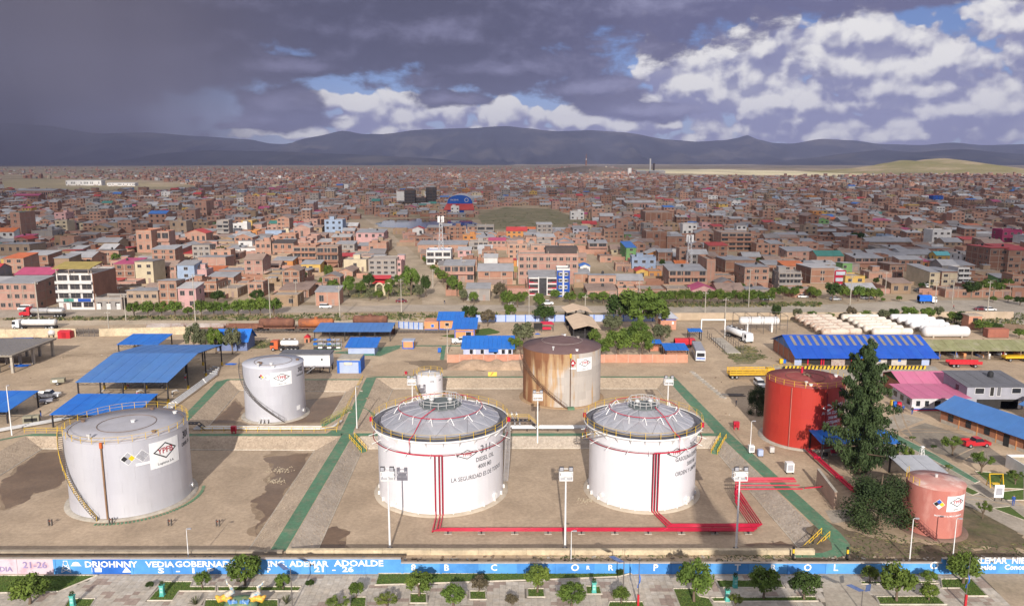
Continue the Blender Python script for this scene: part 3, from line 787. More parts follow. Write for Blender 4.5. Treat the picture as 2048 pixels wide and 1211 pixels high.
# ================================================================== the tanks
M_alu = mat('aluminium_paint', (.55,.55,.59), (.50,.50,.55), .42, .22, 7, metal=.25, c3=(.43,.42,.45), scale3=.35, amount3=.25, stretch=(1,1,.15), vary=.022, spec=.4)
M_aluroof = mat('aluminium_roof', (.40,.39,.42), (.36,.35,.375), .6, .3, 7, c3=(.30,.285,.29), scale3=.25, amount3=.5)
M_white = mat('white_tank_paint', (.67,.66,.685), (.62,.61,.64), .38, .18, 6, c3=(.60,.58,.59), scale3=.3, amount3=.4, stretch=(1,1,.12), spec=.4, vary=.012)
M_whitep = mat('white_paint', (.74,.73,.72), (.66,.65,.63), .5, .8, 5, spec=.4)
M_dome = mat('dome_panel', (.46,.46,.49), (.40,.40,.43), .34, .5, 5, metal=.45, vary=.09, spec=.5)
M_deck = mat('dark_deck', (.13,.13,.15), (.10,.10,.115), .6, .8, 5)
M_yellow = mat('yellow_paint', (.68,.44,.03), (.55,.35,.03), .5, 1.2, 4)
M_redpipe = mat('red_pipe_paint', (.50,.012,.045), (.42,.012,.04), .4, .6, 4, spec=.4)
M_redtank = mat('red_tank_paint', (.41,.035,.024), (.36,.03,.021), .45, .2, 7, c3=(.30,.02,.012), scale3=.2, amount3=.5, stretch=(1,1,.15), spec=.4, vary=.02)
M_redroof = mat('red_roof_paint', (.30,.065,.055), (.26,.055,.05), .7, .3, 6, c3=(.36,.12,.1), scale3=.4, amount3=.5)
M_pink = mat('faded_red_paint', (.46,.165,.13), (.40,.135,.108), .7, .35, 7, c3=(.56,.29,.245), scale3=.3, amount3=.7, stretch=(1,1,.4))
M_pinkroof = mat('faded_roof_paint', (.44,.20,.17), (.48,.27,.23), .8, .5, 7, c3=(.62,.52,.47), scale3=.35, amount3=.75)
M_rustroof = mat('rust_roof', (.135,.085,.085), (.11,.066,.066), .7, .25, 6, c3=(.17,.10,.09), scale3=.2, amount3=.5)
M_steel = mat('dark_steel', (.055,.05,.055), (.04,.037,.04), .5, 1, 4, metal=.4)
M_tread = mat('stair_steel', (.15,.13,.12), (.11,.10,.09), .6, 1.5, 4)
M_brownp = mat('brown_pipe', (.27,.16,.09), (.2,.115,.065), .7, 1.0)
M_black = mat('black_print', (.02,.02,.022), None, .7)
M_redprint = mat('red_print', (.40,.02,.035), None, .7)
M_sign = mat('sign_white', (.78,.78,.78), (.72,.72,.72), .5, 1.0)
M_blueprint = mat('blue_print', (.02,.09,.42), None, .6)
M_yelprint = mat('yellow_print', (.7,.5,.02), None, .6)
M_greyprint = mat('grey_print', (.34,.34,.37), None, .6)
M_inkgrey = mat('dark_grey_print', (.10,.10,.115), None, .7)
M_silver = mat('silver_pipe', (.62,.61,.60), (.54,.53,.52), .35, .8, 4, metal=.3)
def rusty():
 m = bpy.data.materials.new('rust_streaked_paint')
 m.use_nodes = True
 t = NT(m.node_tree); b = m.node_tree.nodes['Principled BSDF']
 b.inputs['Roughness'].default_value = .75
 tc = t.n('ShaderNodeTexCoord').outputs['Object']
 a = t.n('ShaderNodeMapping', {'Vector': tc,'Scale': (1,1,.10)}).outputs[0]
 n1 = t.n('ShaderNodeTexNoise', {'Vector': a,'Scale': .55,'Detail': 7.0,'Roughness': .62}).outputs[0]
 n2 = t.n('ShaderNodeTexNoise', {'Vector': tc,'Scale': .16,'Detail': 5.0}).outputs[0]
 n3 = t.n('ShaderNodeTexNoise', {'Vector': a,'Scale': 2.2,'Detail': 5.0}).outputs[0]
 sp = t.n('ShaderNodeSeparateXYZ', {0: tc})
 left = t.ramp(sp.outputs[0], 2.5, -7.5, -.16, .22, False) # the weather side of the drum has rusted most
 top = t.ramp(sp.outputs[2], 6.0, 12.5, -.02, .10)
 f = t.math('ADD', t.math('ADD',n1,left), t.math('ADD',top,t.math('MULTIPLY_ADD',n2,.35,-.175)))
 paint = t.mix(n3, (.47,.43,.39,1), (.36,.32,.29,1))
 c = t.mix(t.ramp(f,.40,.54,0,.85), paint, (.40,.24,.10,1))
 c = t.mix(t.ramp(f,.53,.70,0,.95), c, (.20,.078,.033,1))
 oi = t.n('ShaderNodeObjectInfo').outputs['Random']
 c = t.n('ShaderNodeHueSaturation', {'Color': c,'Value': t.ramp(oi,0,1,.88,1.10,False)}).outputs[0]
 m.node_tree.links.new(c, b.inputs['Base Color'])
 return m
M_rusty = rusty()
TR = {}
def strip_poly(mb, R, ang, z, a, b, c, d, off, mi, n=8):
 """band between the lines a-b and d-c, cut so that it follows the drum"""
 L = lambda p, q, f: (p[0] + (q[0] - p[0]) * f, p[1] + (q[1] - p[1]) * f)
 for k in range(n):
  drum_poly(mb, R, ang, z, [L(a,b,k / n),L(a,b,(k + 1) / n),L(d,c,(k + 1) / n),L(d,c,k / n)], off, mi)
def logo_sign(t, R, ang, z, w, h, frame=True, name='sign_board', red=True):
 mb = MB()
 if frame:
  drum_patch(mb, R, ang - w / 2 / R, ang + w / 2 / R, z - h / 2, z + h / 2, .05, 0)
 dw, dh = w * .40, h * .31; cz = h * .10
 ld = [(-dw,cz), (0,cz - dh), (dw,cz), (0,cz + dh)]
 li = [(-dw * .84,cz), (0,cz - dh * .84), (dw * .84,cz), (0,cz + dh * .84)]
 for i in range(4):
  j = (i + 1) % 4
  strip_poly(mb, R, ang, z, ld[i], ld[j], li[j], li[i], .068, 1)
 text_on_drum(mb, 'YPFB', h * .30, R, ang, z + cz, .068, .02, 2 if red else 1)
 if frame:
  text_on_drum(mb, 'Logística S.A.', h * .13, R, ang, z - h * .36, .068, .008, 1)
 return mb.build(name, [M_sign,M_black,M_redprint], t)
def hazard(t, R, ang, z, s, cols, name='hazard_sign'):
 mb = MB()
 drum_poly(mb, R, ang, z, [(-s * 1.06,0),(0,-s * 1.06),(s * 1.06,0),(0,s * 1.06)], .045, 0)
 q = s * .46
 for (cx, cy), c in zip(((0,.5),(-.5,0),(.5,0),(0,-.5)), cols):
  cx *= s; cy *= s
  drum_poly(mb, R, ang, z, [(cx - q,cy),(cx,cy - q),(cx + q,cy),(cx,cy + q)], .058, c)
 return mb.build(name, [M_sign,M_blueprint,M_redprint,M_yelprint,M_greyprint,M_black], t)
def lettering(t, R, ang, lines, m, off=.03):
 mb = MB()
 for s, size, z, squash in lines:
  text_on_drum(mb, s, size, R, ang, z, off, .016, 0, squash)
 return mb.build('lettering', m, t)
def ring_railing(t, R, z, m, a0=0, a1=2 * pi, step=1.9, h=1.05, name='railing', r=.024):
 n = max(2, int(abs(a1 - a0) * R / step))
 full = abs(a1 - a0 - 2 * pi) < 1e-6
 mb = MB()
 k = n * 3
 for zz in (z + h, z + h * .52):
  pts = [(R * cos(a0 + (a1 - a0) * i / k),R * sin(a0 + (a1 - a0) * i / k),zz) for i in range(k if full else k + 1)]
  mb.tube(pts, r, 5, 0, closed=full)
 rail = mb.build(name, m, t)
 key = ('post', h, m.name)
 if key not in TR:
  TR[key] = MB().b2((-.032,-.032,0), (.032,.032,h)).mesh('post', m)
 for i in range(n if full else n + 1):
  a = a0 + (a1 - a0) * i / n
  place('post', TR[key], rail, (R * cos(a),R * sin(a),z), a)
 return rail
def spiral_stair(t, R, a_top, a_bot, z_top, z_bot, m_tread, m_rail, width=.75, rise=.27, rail=True):
 n = max(4, int((z_top - z_bot) / rise))
 mb = MB()
 K = 36
 for rr in (R + .06, R + width + .06):
  pts = [(rr * cos(a_top + (a_bot - a_top) * i / K),rr * sin(a_top + (a_bot - a_top) * i / K),z_top + (z_bot - z_top) * i / K) for i in range(K + 1)]
  mb.tube(pts, .07, 4, 0, smooth=False)
 st = mb.build('stairway', m_tread, t)
 key = ('tread', width, m_tread.name)
 if key not in TR:
  TR[key] = MB().b2((-width / 2,-.14,-.02), (width / 2,.14,.02)).mesh('tread', m_tread)
 for i in range(n):
  f = (i + .5) / n
  a = a_top + (a_bot - a_top) * f; rr = R + .06 + width / 2
  place('tread', TR[key], st, (rr * cos(a),rr * sin(a),z_top + (z_bot - z_top) * f), a)
 if rail:
  mb = MB(); rr = R + width + .1
  P = lambda f, dz: (rr * cos(a_top + (a_bot - a_top) * f), rr * sin(a_top + (a_bot - a_top) * f), z_top + (z_bot - z_top) * f + dz)
  mb.tube([P(i / K,1.0) for i in range(K + 1)], .03, 4)
  mb.tube([P(i / K,.5) for i in range(K + 1)], .022, 4)
  for i in range(0, K + 1, 3):
   mb.bar(P(i / K,0), P(i / K,1.0), .05)
  mb.build('stair_railing', m_rail, t)
 return st
def shell(t, R, h, m, courses=6, seg=72, plates=0, name='shell_course'):
 ch = h / courses
 for c in range(courses):
  z0, z1 = c * ch, (c + 1) * ch - .012
  r = R + (.008 if c % 2 == 0 else 0)
  if plates:
   for p in range(plates):
    o = (c % 2) * .5
    a0, a1 = (p + o) * 2 * pi / plates + .0008, (p + 1 + o) * 2 * pi / plates - .0008
    mb = MB(); k = 6
    vs = []
    for j in range(k + 1):
     a = a0 + (a1 - a0) * j / k
     vs += [(r * cos(a),r * sin(a),z0), (r * cos(a),r * sin(a),z1)]
    mb.add(vs, [(2 * j,2 * j + 2,2 * j + 3,2 * j + 1) for j in range(k)], 0, None, True)
    mb.build('plate', m, t)
  else:
   MB().lathe([(r,z0),(r,z1)], seg).build(name, m, t)
 MB().lathe([(R - .03,0),(R - .03,h)], seg).build('shell', m, t)
def cone_roof(t, R, h, rise, m, seg=72):
 MB().lathe([(R + .08,h - .03),(R + .08,h + .05),(R * .5,h + rise * .5 + .05),(.01,h + rise + .05)], seg).build('roof', m, t)
def roof_fittings(t, R, h, rise, m, seed, ring=.48):
 r0 = random.Random(seed)
 zr = lambda r: h + rise * (1 - r / R) + .06
 pts = [(R * ring * cos(a * pi / 24),R * ring * sin(a * pi / 24),zr(R * ring) + .05) for a in range(48)]
 MB().tube(pts, .045, 5, 0, True).build('roof_ring', m, t)
 for i in range(5):
  a, rr = r0.uniform(0, 6.28), R * r0.choice((.1,.5,.52,.8,.86))
  x, y, z = rr * cos(a), rr * sin(a), zr(rr)
  MB().cyl((x,y,z - .1), (x,y,z + .28), .3, 12).cyl((x,y,z + .28), (x,y,z + .34), .4, 12).build('roof_hatch', M_whitep if i % 2 else m, t)
 a = -1.9; x, y, z = R * .82 * cos(a), R * .82 * sin(a), zr(R * .82)
 MB().cyl((x,y,z - .1), (x,y,z + .55), .16, 10).box((x,y,z + .7), (.5,.5,.3)).build('vent', M_silver, t)
def base_ring(t, R, m):
 MB().lathe([(R + .9,-.02),(R + .85,.14),(R + .02,.2)], 72).build('foundation_ring', m, t)
def manhole(t, R, ang, z, r, m):
 mb = MB()
 c, s = cos(ang), sin(ang)
 mb.cyl(((R - .1) * c,(R - .1) * s,z), ((R + .25) * c,(R + .25) * s,z), r * .85, 16)
 mb.cyl(((R + .25) * c,(R + .25) * s,z), ((R + .33) * c,(R + .33) * s,z), r, 16)
 mb.build('manhole', m, t)
def tank_at(name, label, cx, cy, z0, pcx, pR):
 t = thing(name, label, 'tank', (cx,cy,z0))
 face = atan2(-cy, -cx)
 return t, lambda px: face + math.asin(max(-1,min(1,(px - pcx) / pR)))
 # --- grey tank with a spiral stair on its left
t, A = tank_at('storage_tank', 'big silver grey tank with yellow roof railing standing in the left basin', -63.34, 125.52, FLOOR, 262, 123)
R, h = 9.29, 12.3
shell(t, R, h, M_alu, 6, plates=15); cone_roof(t, R, h, .35, M_aluroof); roof_fittings(t, R, h, .35, mat('brown_ring',(.2,.13,.09),None,.8), 3); base_ring(t, R, M_conc)
MB().tube([(R * .93 * cos(k * pi / 24),R * .93 * sin(k * pi / 24),h + .1) for k in range(48)], .04, 5, 0, True).build('roof_ring', MATS['brown_ring'], t)
ring_railing(t, R + .05, h + .05, M_yellow)
spiral_stair(t, R, A(139) - .15, A(197), h, .1, M_tread, M_yellow)
a = A(212); MB().tube([((R + .2) * cos(a),(R + .2) * sin(a),z) for z in (0,h - .2)], .14, 8).build('downpipe', M_brownp, t)
MB().tube([((R + .2) * cos(a),(R + .2) * sin(a),z) for z in (h - .5,h + .35)], .24, 8).build('valve', mat('orange_valve',(.6,.13,.03),None,.5), t)
logo_sign(t, R, A(330), h - 3.0, 5.3, 4.3); hazard(t, R, A(258), h - 2.6, 1.05, (4,5,3,4)); hazard(t, R, A(285), h - 2.5, 1.0, (4,4,4,4))
drum_patch(MB(), R, A(285) - .11, A(285) + .11, h - 4.0, h - 3.6, .05).build('label_plate', M_sign, t)
lettering(t, R, A(374), [('301',1.7,h - 1.6,.9),('DIESEL OIL',.8,h - 3.1,.8)], M_black)
manhole(t, R, A(380), 1.2, .42, M_silver)
mb = MB()
for i in range(40):
 a = A(200) + (A(384) - A(200)) * i / 39.
 mb.box(((R + 1.7) * cos(a),(R + 1.7) * sin(a),.07), (.5,.28,.1), a)
mb.build('stepping_stone', M_greenp, t, kind='stuff')
# --- grey tank in the small rear basin
t, A = tank_at('storage_tank', 'smaller silver grey tank with a long dark stair curling across its front', -52.16, 169.04, FLOOR, 551.5, 60.5)
R, h = 6.42, 11.87
shell(t, R, h, M_alu, 6, plates=12); cone_roof(t, R, h, .3, mat('pale_alu_roof',(.50,.51,.56),(.46,.46,.5),.5,.3)); roof_fittings(t, R, h, .3, MATS['brown_ring'], 5, .62); base_ring(t, R, M_conc)
spiral_stair(t, R, A(491) - .25, A(566), h, .1, M_tread, M_tread)
logo_sign(t, R, A(566), h - 2.3, 4.5, 2.9); hazard(t, R, A(527), h - 1.7, .62, (2,5,3,4)); hazard(t, R, A(539), h - 1.8, .6, (0,4,0,0))
lettering(t, R, A(603), [('302',1.35,h - 1.2,.9),('GASOLINA ESP.',.5,h - 2.35,.8)], M_black)
drum_patch(MB(), R, A(596) - .09, A(596) + .09, 1.9, 2.9, .05).build('label_plate', M_sign, t)
manhole(t, R, A(606), 1.2, .45, M_silver)
for px in (523, 529, 536):
 a = A(px); MB().tube([((R - .1) * cos(a),(R - .1) * sin(a),.9),((R + .7) * cos(a),(R + .7) * sin(a),.9),((R + 1.1) * cos(a),(R + 1.1) * sin(a),.25)], .17, 8).build('nozzle', M_silver, t)
 # --- small white tank
t, A = tank_at('storage_tank', 'small plain white tank half hidden behind a domed white tank', -19.30, 180.69, FLOOR, 860, 26)
R, h = 3.04, 5.98
shell(t, R, h, M_white, 3, 40); cone_roof(t, R, h, .25, mat('pale_roof',(.6,.6,.62),None,.6)); base_ring(t, R, M_conc)
ring_railing(t, R + .05, h, M_yellow, step=1.6); spiral_stair(t, R, A(834) - .2, A(850), h, .1, M_tread, M_yellow, .6)
MB().cyl((0,0,h), (0,0,h + .9), .15, 8).build('vent', M_silver, t)
mb = MB(); text_on_drum(mb, 'YPFB', .5, R, A(864), h - 1.1, .03, .01); text_on_drum(mb, '303', .6, R, A(880), h - 1.0, .03, .01); mb.build('lettering', M_black, t)
# --- rusted tank
t, A = tank_at('storage_tank', 'rust streaked tank with a dark purple cone roof behind the white tanks', 11.72, 182.20, FLOOR, 1123, 77)
R, h = 9.11, 12.54
shell(t, R, h, M_rusty, 7, plates=16); cone_roof(t, R, h, 2.3, M_rustroof); roof_fittings(t, R, h, 2.3, mat('pale_ring',(.4,.34,.31),None,.8), 8, .52); base_ring(t, R, mat('earth_ring',(.36,.24,.14),None,.95))
spiral_stair(t, R, A(1049) - .25, A(1133), h, .1, mat('rust_steel',(.15,.085,.055),(.1,.06,.045),.8,1.2), MATS['rust_steel'])
a = A(1139.5); MB().tube([((R + .2) * cos(a),(R + .2) * sin(a),z) for z in (0,h - .2)], .11, 8).build('downpipe', MATS['rust_steel'], t)
MB().tube([((R + .2) * cos(a),(R + .2) * sin(a),z) for z in (h - .8,h + .1)], .24, 8).build('valve', M_yellow, t)
MB().box(((R + .9) * cos(a),(R + .9) * sin(a),.25), (1.1,1.5,.5), a).build('step', M_greenp, t)
logo_sign(t, R, A(1167), h - 2.6, 4.1, 2.9)
mb = MB(); drum_poly(mb, R, A(1144), h - 2.1, [(-.75,0),(0,-.9),(.75,0),(0,.9)], .045, 1); drum_poly(mb, R, A(1144), h - 2.1, [(-.35,-.2),(.35,-.2),(0,.45)], .058, 0)
drum_patch(mb, R, A(1144) - .08, A(1144) + .08, h - 3.5, h - 3.1, .045, 0); mb.build('hazard_sign', [M_sign,M_redprint], t)
# --- the two white domed tanks
def domed(label, cx, cy, R, h, pcx, pR, plat_r, rise, texts, logo_px, pipes, seed, stair):
 t, A = tank_at('storage_tank', label, cx, cy, FLOOR, pcx, pR)
 shell(t, R, h, M_white, 5, plates=14); base_ring(t, R, mat('pale_ring_beam',(.5,.43,.34),(.42,.35,.27),.9,.5))
 MB().lathe([(R - .3,h - .1),(R - .3,h + .02),(R + .9,h + .02),(R + .9,h - .14),(R - .3,h - .14)], 80).build('rim_walkway', M_deck, t)
 MB().lathe([(R + .02,h - .16),(R + .92,h - .16),(R + .98,h - .12),(R + .98,h + .14),(R + .92,h + .14),(R + .92,h - .14)], 80).build('rim_band', M_whitep, t)
 MB().lathe([(R - .32,h - .2),(R - .32,h + .35),(R - .5,h + .42)], 80).build('dome_skirt', M_deck, t)
 ring_railing(t, R + .9, h + .1, M_yellow, step=2.3, h=1.1)
 r0 = random.Random(seed)
 Rd = R - .55; z_at = lambda r: h + .4 + rise * (1 - (r / Rd) ** 2)
 n = 12
 rings = []
 for r, k, off, in ((plat_r * .9,n,0), ((plat_r * .9 + Rd) / 2 + .2,n,.5), (Rd,n * 2,0)):
  rings.append([Vector((r * cos(2 * pi * (i + off) / k),r * sin(2 * pi * (i + off) / k),z_at(r))) for i in range(k)])
 tris = []
 a_, b_, c_ = rings
 for i in range(n):
  tris += [(a_[i],b_[i],a_[(i + 1) % n]), (b_[i],b_[(i + 1) % n],a_[(i + 1) % n])]
  tris += [(b_[i],c_[2 * i],c_[2 * i + 1]), (b_[i],c_[2 * i + 1],c_[(2 * i + 2) % (2 * n)]), (b_[i],c_[(2 * i + 2) % (2 * n)],b_[(i + 1) % n])]
 for tri in tris:
  m_ = (tri[0] + tri[1] + tri[2]) / 3
  up = (tri[1] - tri[0]).cross(tri[2] - tri[0]).normalized()
  if up.z < 0: up = -up; tri = (tri[0], tri[2], tri[1])
  pk = r0.uniform(.03, .09)
  v = [m_ + (p - m_) * .985 for p in tri]; top = m_ + up * pk
  mb = MB(); mb.add(v + [top] + [p - up * .05 for p in v], [(0,1,3),(1,2,3),(2,0,3),(0,4,5,1),(1,5,6,2),(2,6,4,0)])
  mb.build('dome_panel', M_dome, t)
 mb = MB()
 for tri in tris:
  for p, q in ((tri[0],tri[1]), (tri[1],tri[2])):
   mb.bar(p, q, .06)
 mb.build('dome_frame', M_aluroof, t)
 zp = z_at(plat_r) + .25
 MB().lathe([(.01,zp),(plat_r,zp),(plat_r,zp - .15),(.01,zp - .15)], 8, smooth=False).build('crown_platform', mat('grey_green_deck',(.13,.15,.15),(.1,.115,.115),.7,2.0), t)
 mb = MB()
 for k in range(8):
  a0, a1 = 2 * pi * k / 8, 2 * pi * (k + 1) / 8
  p, q = Vector((plat_r * cos(a0),plat_r * sin(a0),zp)), Vector((plat_r * cos(a1),plat_r * sin(a1),zp))
  for dz in (.55, 1.1):
   mb.bar(p + Vector((0,0,dz)), q + Vector((0,0,dz)), .07)
  for f in (0, .5):
   s_ = p.lerp(q, f); mb.bar(s_, s_ + Vector((0,0,1.1)), .07)
 mb.build('crown_railing', M_silver, t)
 for dx, dy in ((-.4 * plat_r,.1), (.45 * plat_r,.3)):
  MB().lathe([(.3,0),(.3,.5),(.48,.55),(.42,.8),(.15,.95),(.01,.98)], 14).build('vent', M_silver, t, (dx,dy,zp))
 a = 1.25; p, q = Vector(((R + .3) * cos(a),(R + .3) * sin(a),h + .1)), Vector((plat_r * cos(a),plat_r * sin(a),zp))
 side = Vector((-sin(a),cos(a),0)) * .45
 mb = MB()
 for s_ in (-1, 1):
  mb.bar(p + side * s_, q + side * s_, .09); mb.bar(p + side * s_ + Vector((0,0,1)), q + side * s_ + Vector((0,0,1)), .06)
  for k in range(7):
   g_ = p.lerp(q, k / 6) + side * s_; mb.bar(g_, g_ + Vector((0,0,1)), .06)
 br = mb.build('roof_stair', M_silver, t)
 tm = MB().b2((-.15,-.42,-.02), (.15,.42,.02)).mesh('tread', M_silver)
 for k in range(16):
  g_ = p.lerp(q, (k + .5) / 16); place('tread', tm, br, g_, a)
 rp = (plat_r + Rd) / 2 + .25; zpipe = z_at(rp) + .75
 MB().tube([(rp * cos(k * pi / 30),rp * sin(k * pi / 30),zpipe) for k in range(60)], .06, 6, 0, True).build('roof_sprinkler_ring', M_redpipe, t)
 for k in range(14):
  a = 2 * pi * k / 14 + .1
  p, q = Vector((rp * cos(a),rp * sin(a),zpipe)), Vector(((rp + .7) * cos(a + .05),(rp + .7) * sin(a + .05),z_at(rp + .7)))
  MB().bar(p, q, .10).bar(p, Vector(((rp - .3) * cos(a - .07),(rp - .3) * sin(a - .07),z_at(rp - .3))), .10).build('ring_stay', M_whitep, t)
 af = A(pipes[0])
 P = lambda r, z, a=None: Vector((r * cos(af if a is None else a),r * sin(af if a is None else a),z))
 a_in = af - .35 if seed == 1 else af + .42
 MB().tube([P(plat_r,z_at(plat_r) + .5,a_in + .2),P(rp,zpipe,a_in),P(Rd,z_at(Rd) + .25,a_in),P(R + 1.05,h + .3,a_in),P(R + 1.05,h - 1.9,a_in)], .07, 6).build('roof_feed_pipe', M_redpipe, t)
 bm_ = MB().add([(0,-.03,0),(1.0,-.03,0),(0,-.03,-1.1),(0,.03,0),(1.0,.03,0),(0,.03,-1.1)], [(0,1,2),(5,4,3),(1,4,5,2),(0,3,4,1)]).mesh('bracket', M_whitep)
 for k in range(26):
  a = 2 * pi * k / 26; place('bracket', bm_, t, (R * cos(a),R * sin(a),h - .17), a)
 zr_ = h - 2.15
 MB().tube([((R + .75) * cos(k * pi / 36),(R + .75) * sin(k * pi / 36),zr_) for k in range(72)], .075, 6, 0, True).build('sprinkler_ring', mat('dark_red_pipe',(.33,.03,.045),None,.5), t)
 MB().tube([((R + .45) * cos(k * pi / 36),(R + .45) * sin(k * pi / 36),zr_ + .1) for k in range(72)], .04, 5, 0, True).build('foam_ring', M_greyprint, t)
 sm = MB().bar((0,0,0), (1.5,0,-.45), .09).mesh('ring_stay', M_whitep)
 for k in range(18):
  a = 2 * pi * k / 18 + .12; place('ring_stay', sm, t, (R * cos(a),R * sin(a),zr_ + .25), a)
 for px in pipes:
  a = A(px)
  MB().tube([P(R + .75,zr_ - .02,a),P(R + .5,zr_ - .25,a),P(R + .42,1.2,a),P(R + .42,.12,a)], .085, 6).build('riser_pipe', M_redpipe, t)
  MB().tube([P(R + .2,zr_ - .3,a - .012),P(R + .2,.3,a - .012)], .055, 5).build('riser_guide', M_black, t)
 MB().tube([P(R + .8,zr_ + .05,A(pipes[0]) + (A(pipes[2]) - A(pipes[0])) * f) for f in (-5.5 if seed == 1 else 0,-3,0,1)] if seed == 1 else [P(R + .8,zr_ + .05,A(pipes[0]) + (A(pipes[2]) - A(pipes[0])) * f) for f in (0,2,4,6.5)], .11, 6).build('feed_header', M_redpipe, t)
 for txt, size, z, px, sq in texts:
  lettering(t, R, A(px), [(txt,size,z,sq)], M_inkgrey)
 logo_sign(t, R, A(logo_px), h - 2.9, 4.6, 2.5, frame=False, name='logo', red=True)
 manhole(t, R, A(pcx + pR * .82), 1.1, .55, M_whitep); manhole(t, R, A(pcx - pR * .7), 1.3, .4, M_whitep)
 for k in range(24):
  a = 2 * pi * k / 24
  place('anchor', TR.setdefault('anchor',MB().b2((-.15,-.09,0),(.15,.09,.7)).mesh('anchor',M_whitep)), t, ((R + .12) * cos(a),(R + .12) * sin(a),.1), a)
 for px in (pcx - pR, pcx + pR * .98):
  a = A(px)
  MB().cyl((R * cos(a) * 1.1,R * sin(a) * 1.1,h + .1), (R * cos(a) * 1.1,R * sin(a) * 1.1,h + .8), .28, 8).build('red_valve', M_redpipe, t)
 spiral_stair(t, R + .35, A(pcx + pR * stair[0]), A(pcx + pR * stair[1]) + stair[2], h, .1, mat('pale_stair_steel',(.42,.40,.40),(.34,.32,.32),.6,1.5), M_yellow, .8)
 return t
domed('white domed tank whose wall reads DIESEL OIL 4000 M3', -12.01, 128.30, 10.47, 12.3, 882, 124, 3.6, 2.5,
[('311',1.75,9.9,967,1.0),('DIESEL OIL',1.0,8.35,966,.85),('4000 M3',1.0,7.15,965,.85),('LA SEGURIDAD ES DE TODOS',1.0,5.7,957,.80)], 930, (871,878.5,884), 1, (.99,.93,.55))
domed('white domed tank whose wall reads GASOLINA ESPECIAL 3000 M3', 21.97, 128.00, 8.90, 12.2, 1283, 106, 2.6, 2.3,
[('305',1.6,9.9,1379,1.0),('GASOLINA ESPECIAL',.95,8.3,1374,.82),('3000 M3',.95,7.1,1377,.85),('ORDEN Y LIMPIEZA',.95,5.9,1373,.82)], 1347, (1304,1308.5,1313.5), 2, (-.55,-.99,-2.3))
# --- red fire water tank
t, A = tank_at('water_tank', 'bright red fire water tank with white lettering beside the big conifer', 56.69, 149.01, 0, 1604, 79)
R, h = 7.28, 11.9
shell(t, R, h, M_redtank, 6, plates=11); cone_roof(t, R, h, .4, M_redroof); roof_fittings(t, R, h, .4, MATS['brown_ring'], 4, .5); base_ring(t, R, M_conc)
ring_railing(t, R + .05, h, M_yellow, step=2.0)
MB().cyl((.4,3.0,h + .2), (.4,3.0,h + 1.5), .22, 8).build('red_valve', M_redpipe, t)
a = A(1581); MB().tube([((R + .16) * cos(a),(R + .16) * sin(a),z) for z in (0,h - .2)], .09, 8).build('downpipe', mat('rose_pipe',(.42,.15,.12),None,.6), t)
a = A(1645); MB().tube([((R - .1) * cos(a),(R - .1) * sin(a),h - .8),((R + .35) * cos(a),(R + .35) * sin(a),h - .8),((R + .4) * cos(a),(R + .4) * sin(a),h - 1.3),((R + .4) * cos(a),(R + .4) * sin(a),5.4)], .16, 8).build('inlet_pipe', mat('deep_red_pipe',(.26,.012,.01),None,.4), t)
mw = mat('white_print', (.8,.8,.8), None, .6)
lettering(t, R, A(1672), [('1001',1.35,h - 3.6,1)], mw); lettering(t, R, A(1661), [('AGUA CONTRA',.8,h - 4.75,.85),('2000 M3',.75,h - 5.7,.85),('PROTEJAMOS',.8,h - 6.6,.85),('AMBIENTE',.7,h - 7.5,.85)], mw)
mb = MB(); drum_poly(mb, R, A(1651), h - 3.7, [(-1.2,0),(0,-.75),(1.2,0),(0,.75)], .05, 0); text_on_drum(mb, 'YPFB', .6, R, A(1651), h - 3.7, .065, .02, 1); mb.build('logo', [mw,M_redtank], t)
spiral_stair(t, R, A(1668), A(1683) + 1.6, h, .1, M_steel, M_yellow, .8)
# --- faded pink tank
t, A = tank_at('water_tank', 'faded pink tank with a peeling roof standing right of the round conifer', 61.86, 109.88, 0, 1863.5, 59.5)
R, h = 3.89, 7.34
shell(t, R, h, M_pink, 4, 48); cone_roof(t, R, h, .55, M_pinkroof); base_ring(t, R, mat('dark_base',(.2,.13,.1),None,.9))
spiral_stair(t, R, A(1812) - .3, A(1874), h - 2.2, .1, mat('brown_stair',(.2,.07,.06),None,.7), MATS['brown_stair'], .7)
logo_sign(t, R, A(1908), h - 1.9, 3.2, 2.3); hazard(t, R, A(1874), h - 2.0, .72, (1,5,3,0))
mb = MB(); text_on_drum(mb, 'PROTEJAMOS EL MEDIO AMBIENTE', .33, R, A(1896), h - 3.75, .04, .02, 0, .8); mb.build('lettering', mw, t, kind='stuff')
ring_railing(t, R, h, M_yellow, A(1812) - .9, A(1812) + .5, 1.0, 1.0)
MB().cyl((0,0,h + .5), (0,0,h + 1.0), .22, 10).build('vent', M_silver, t)
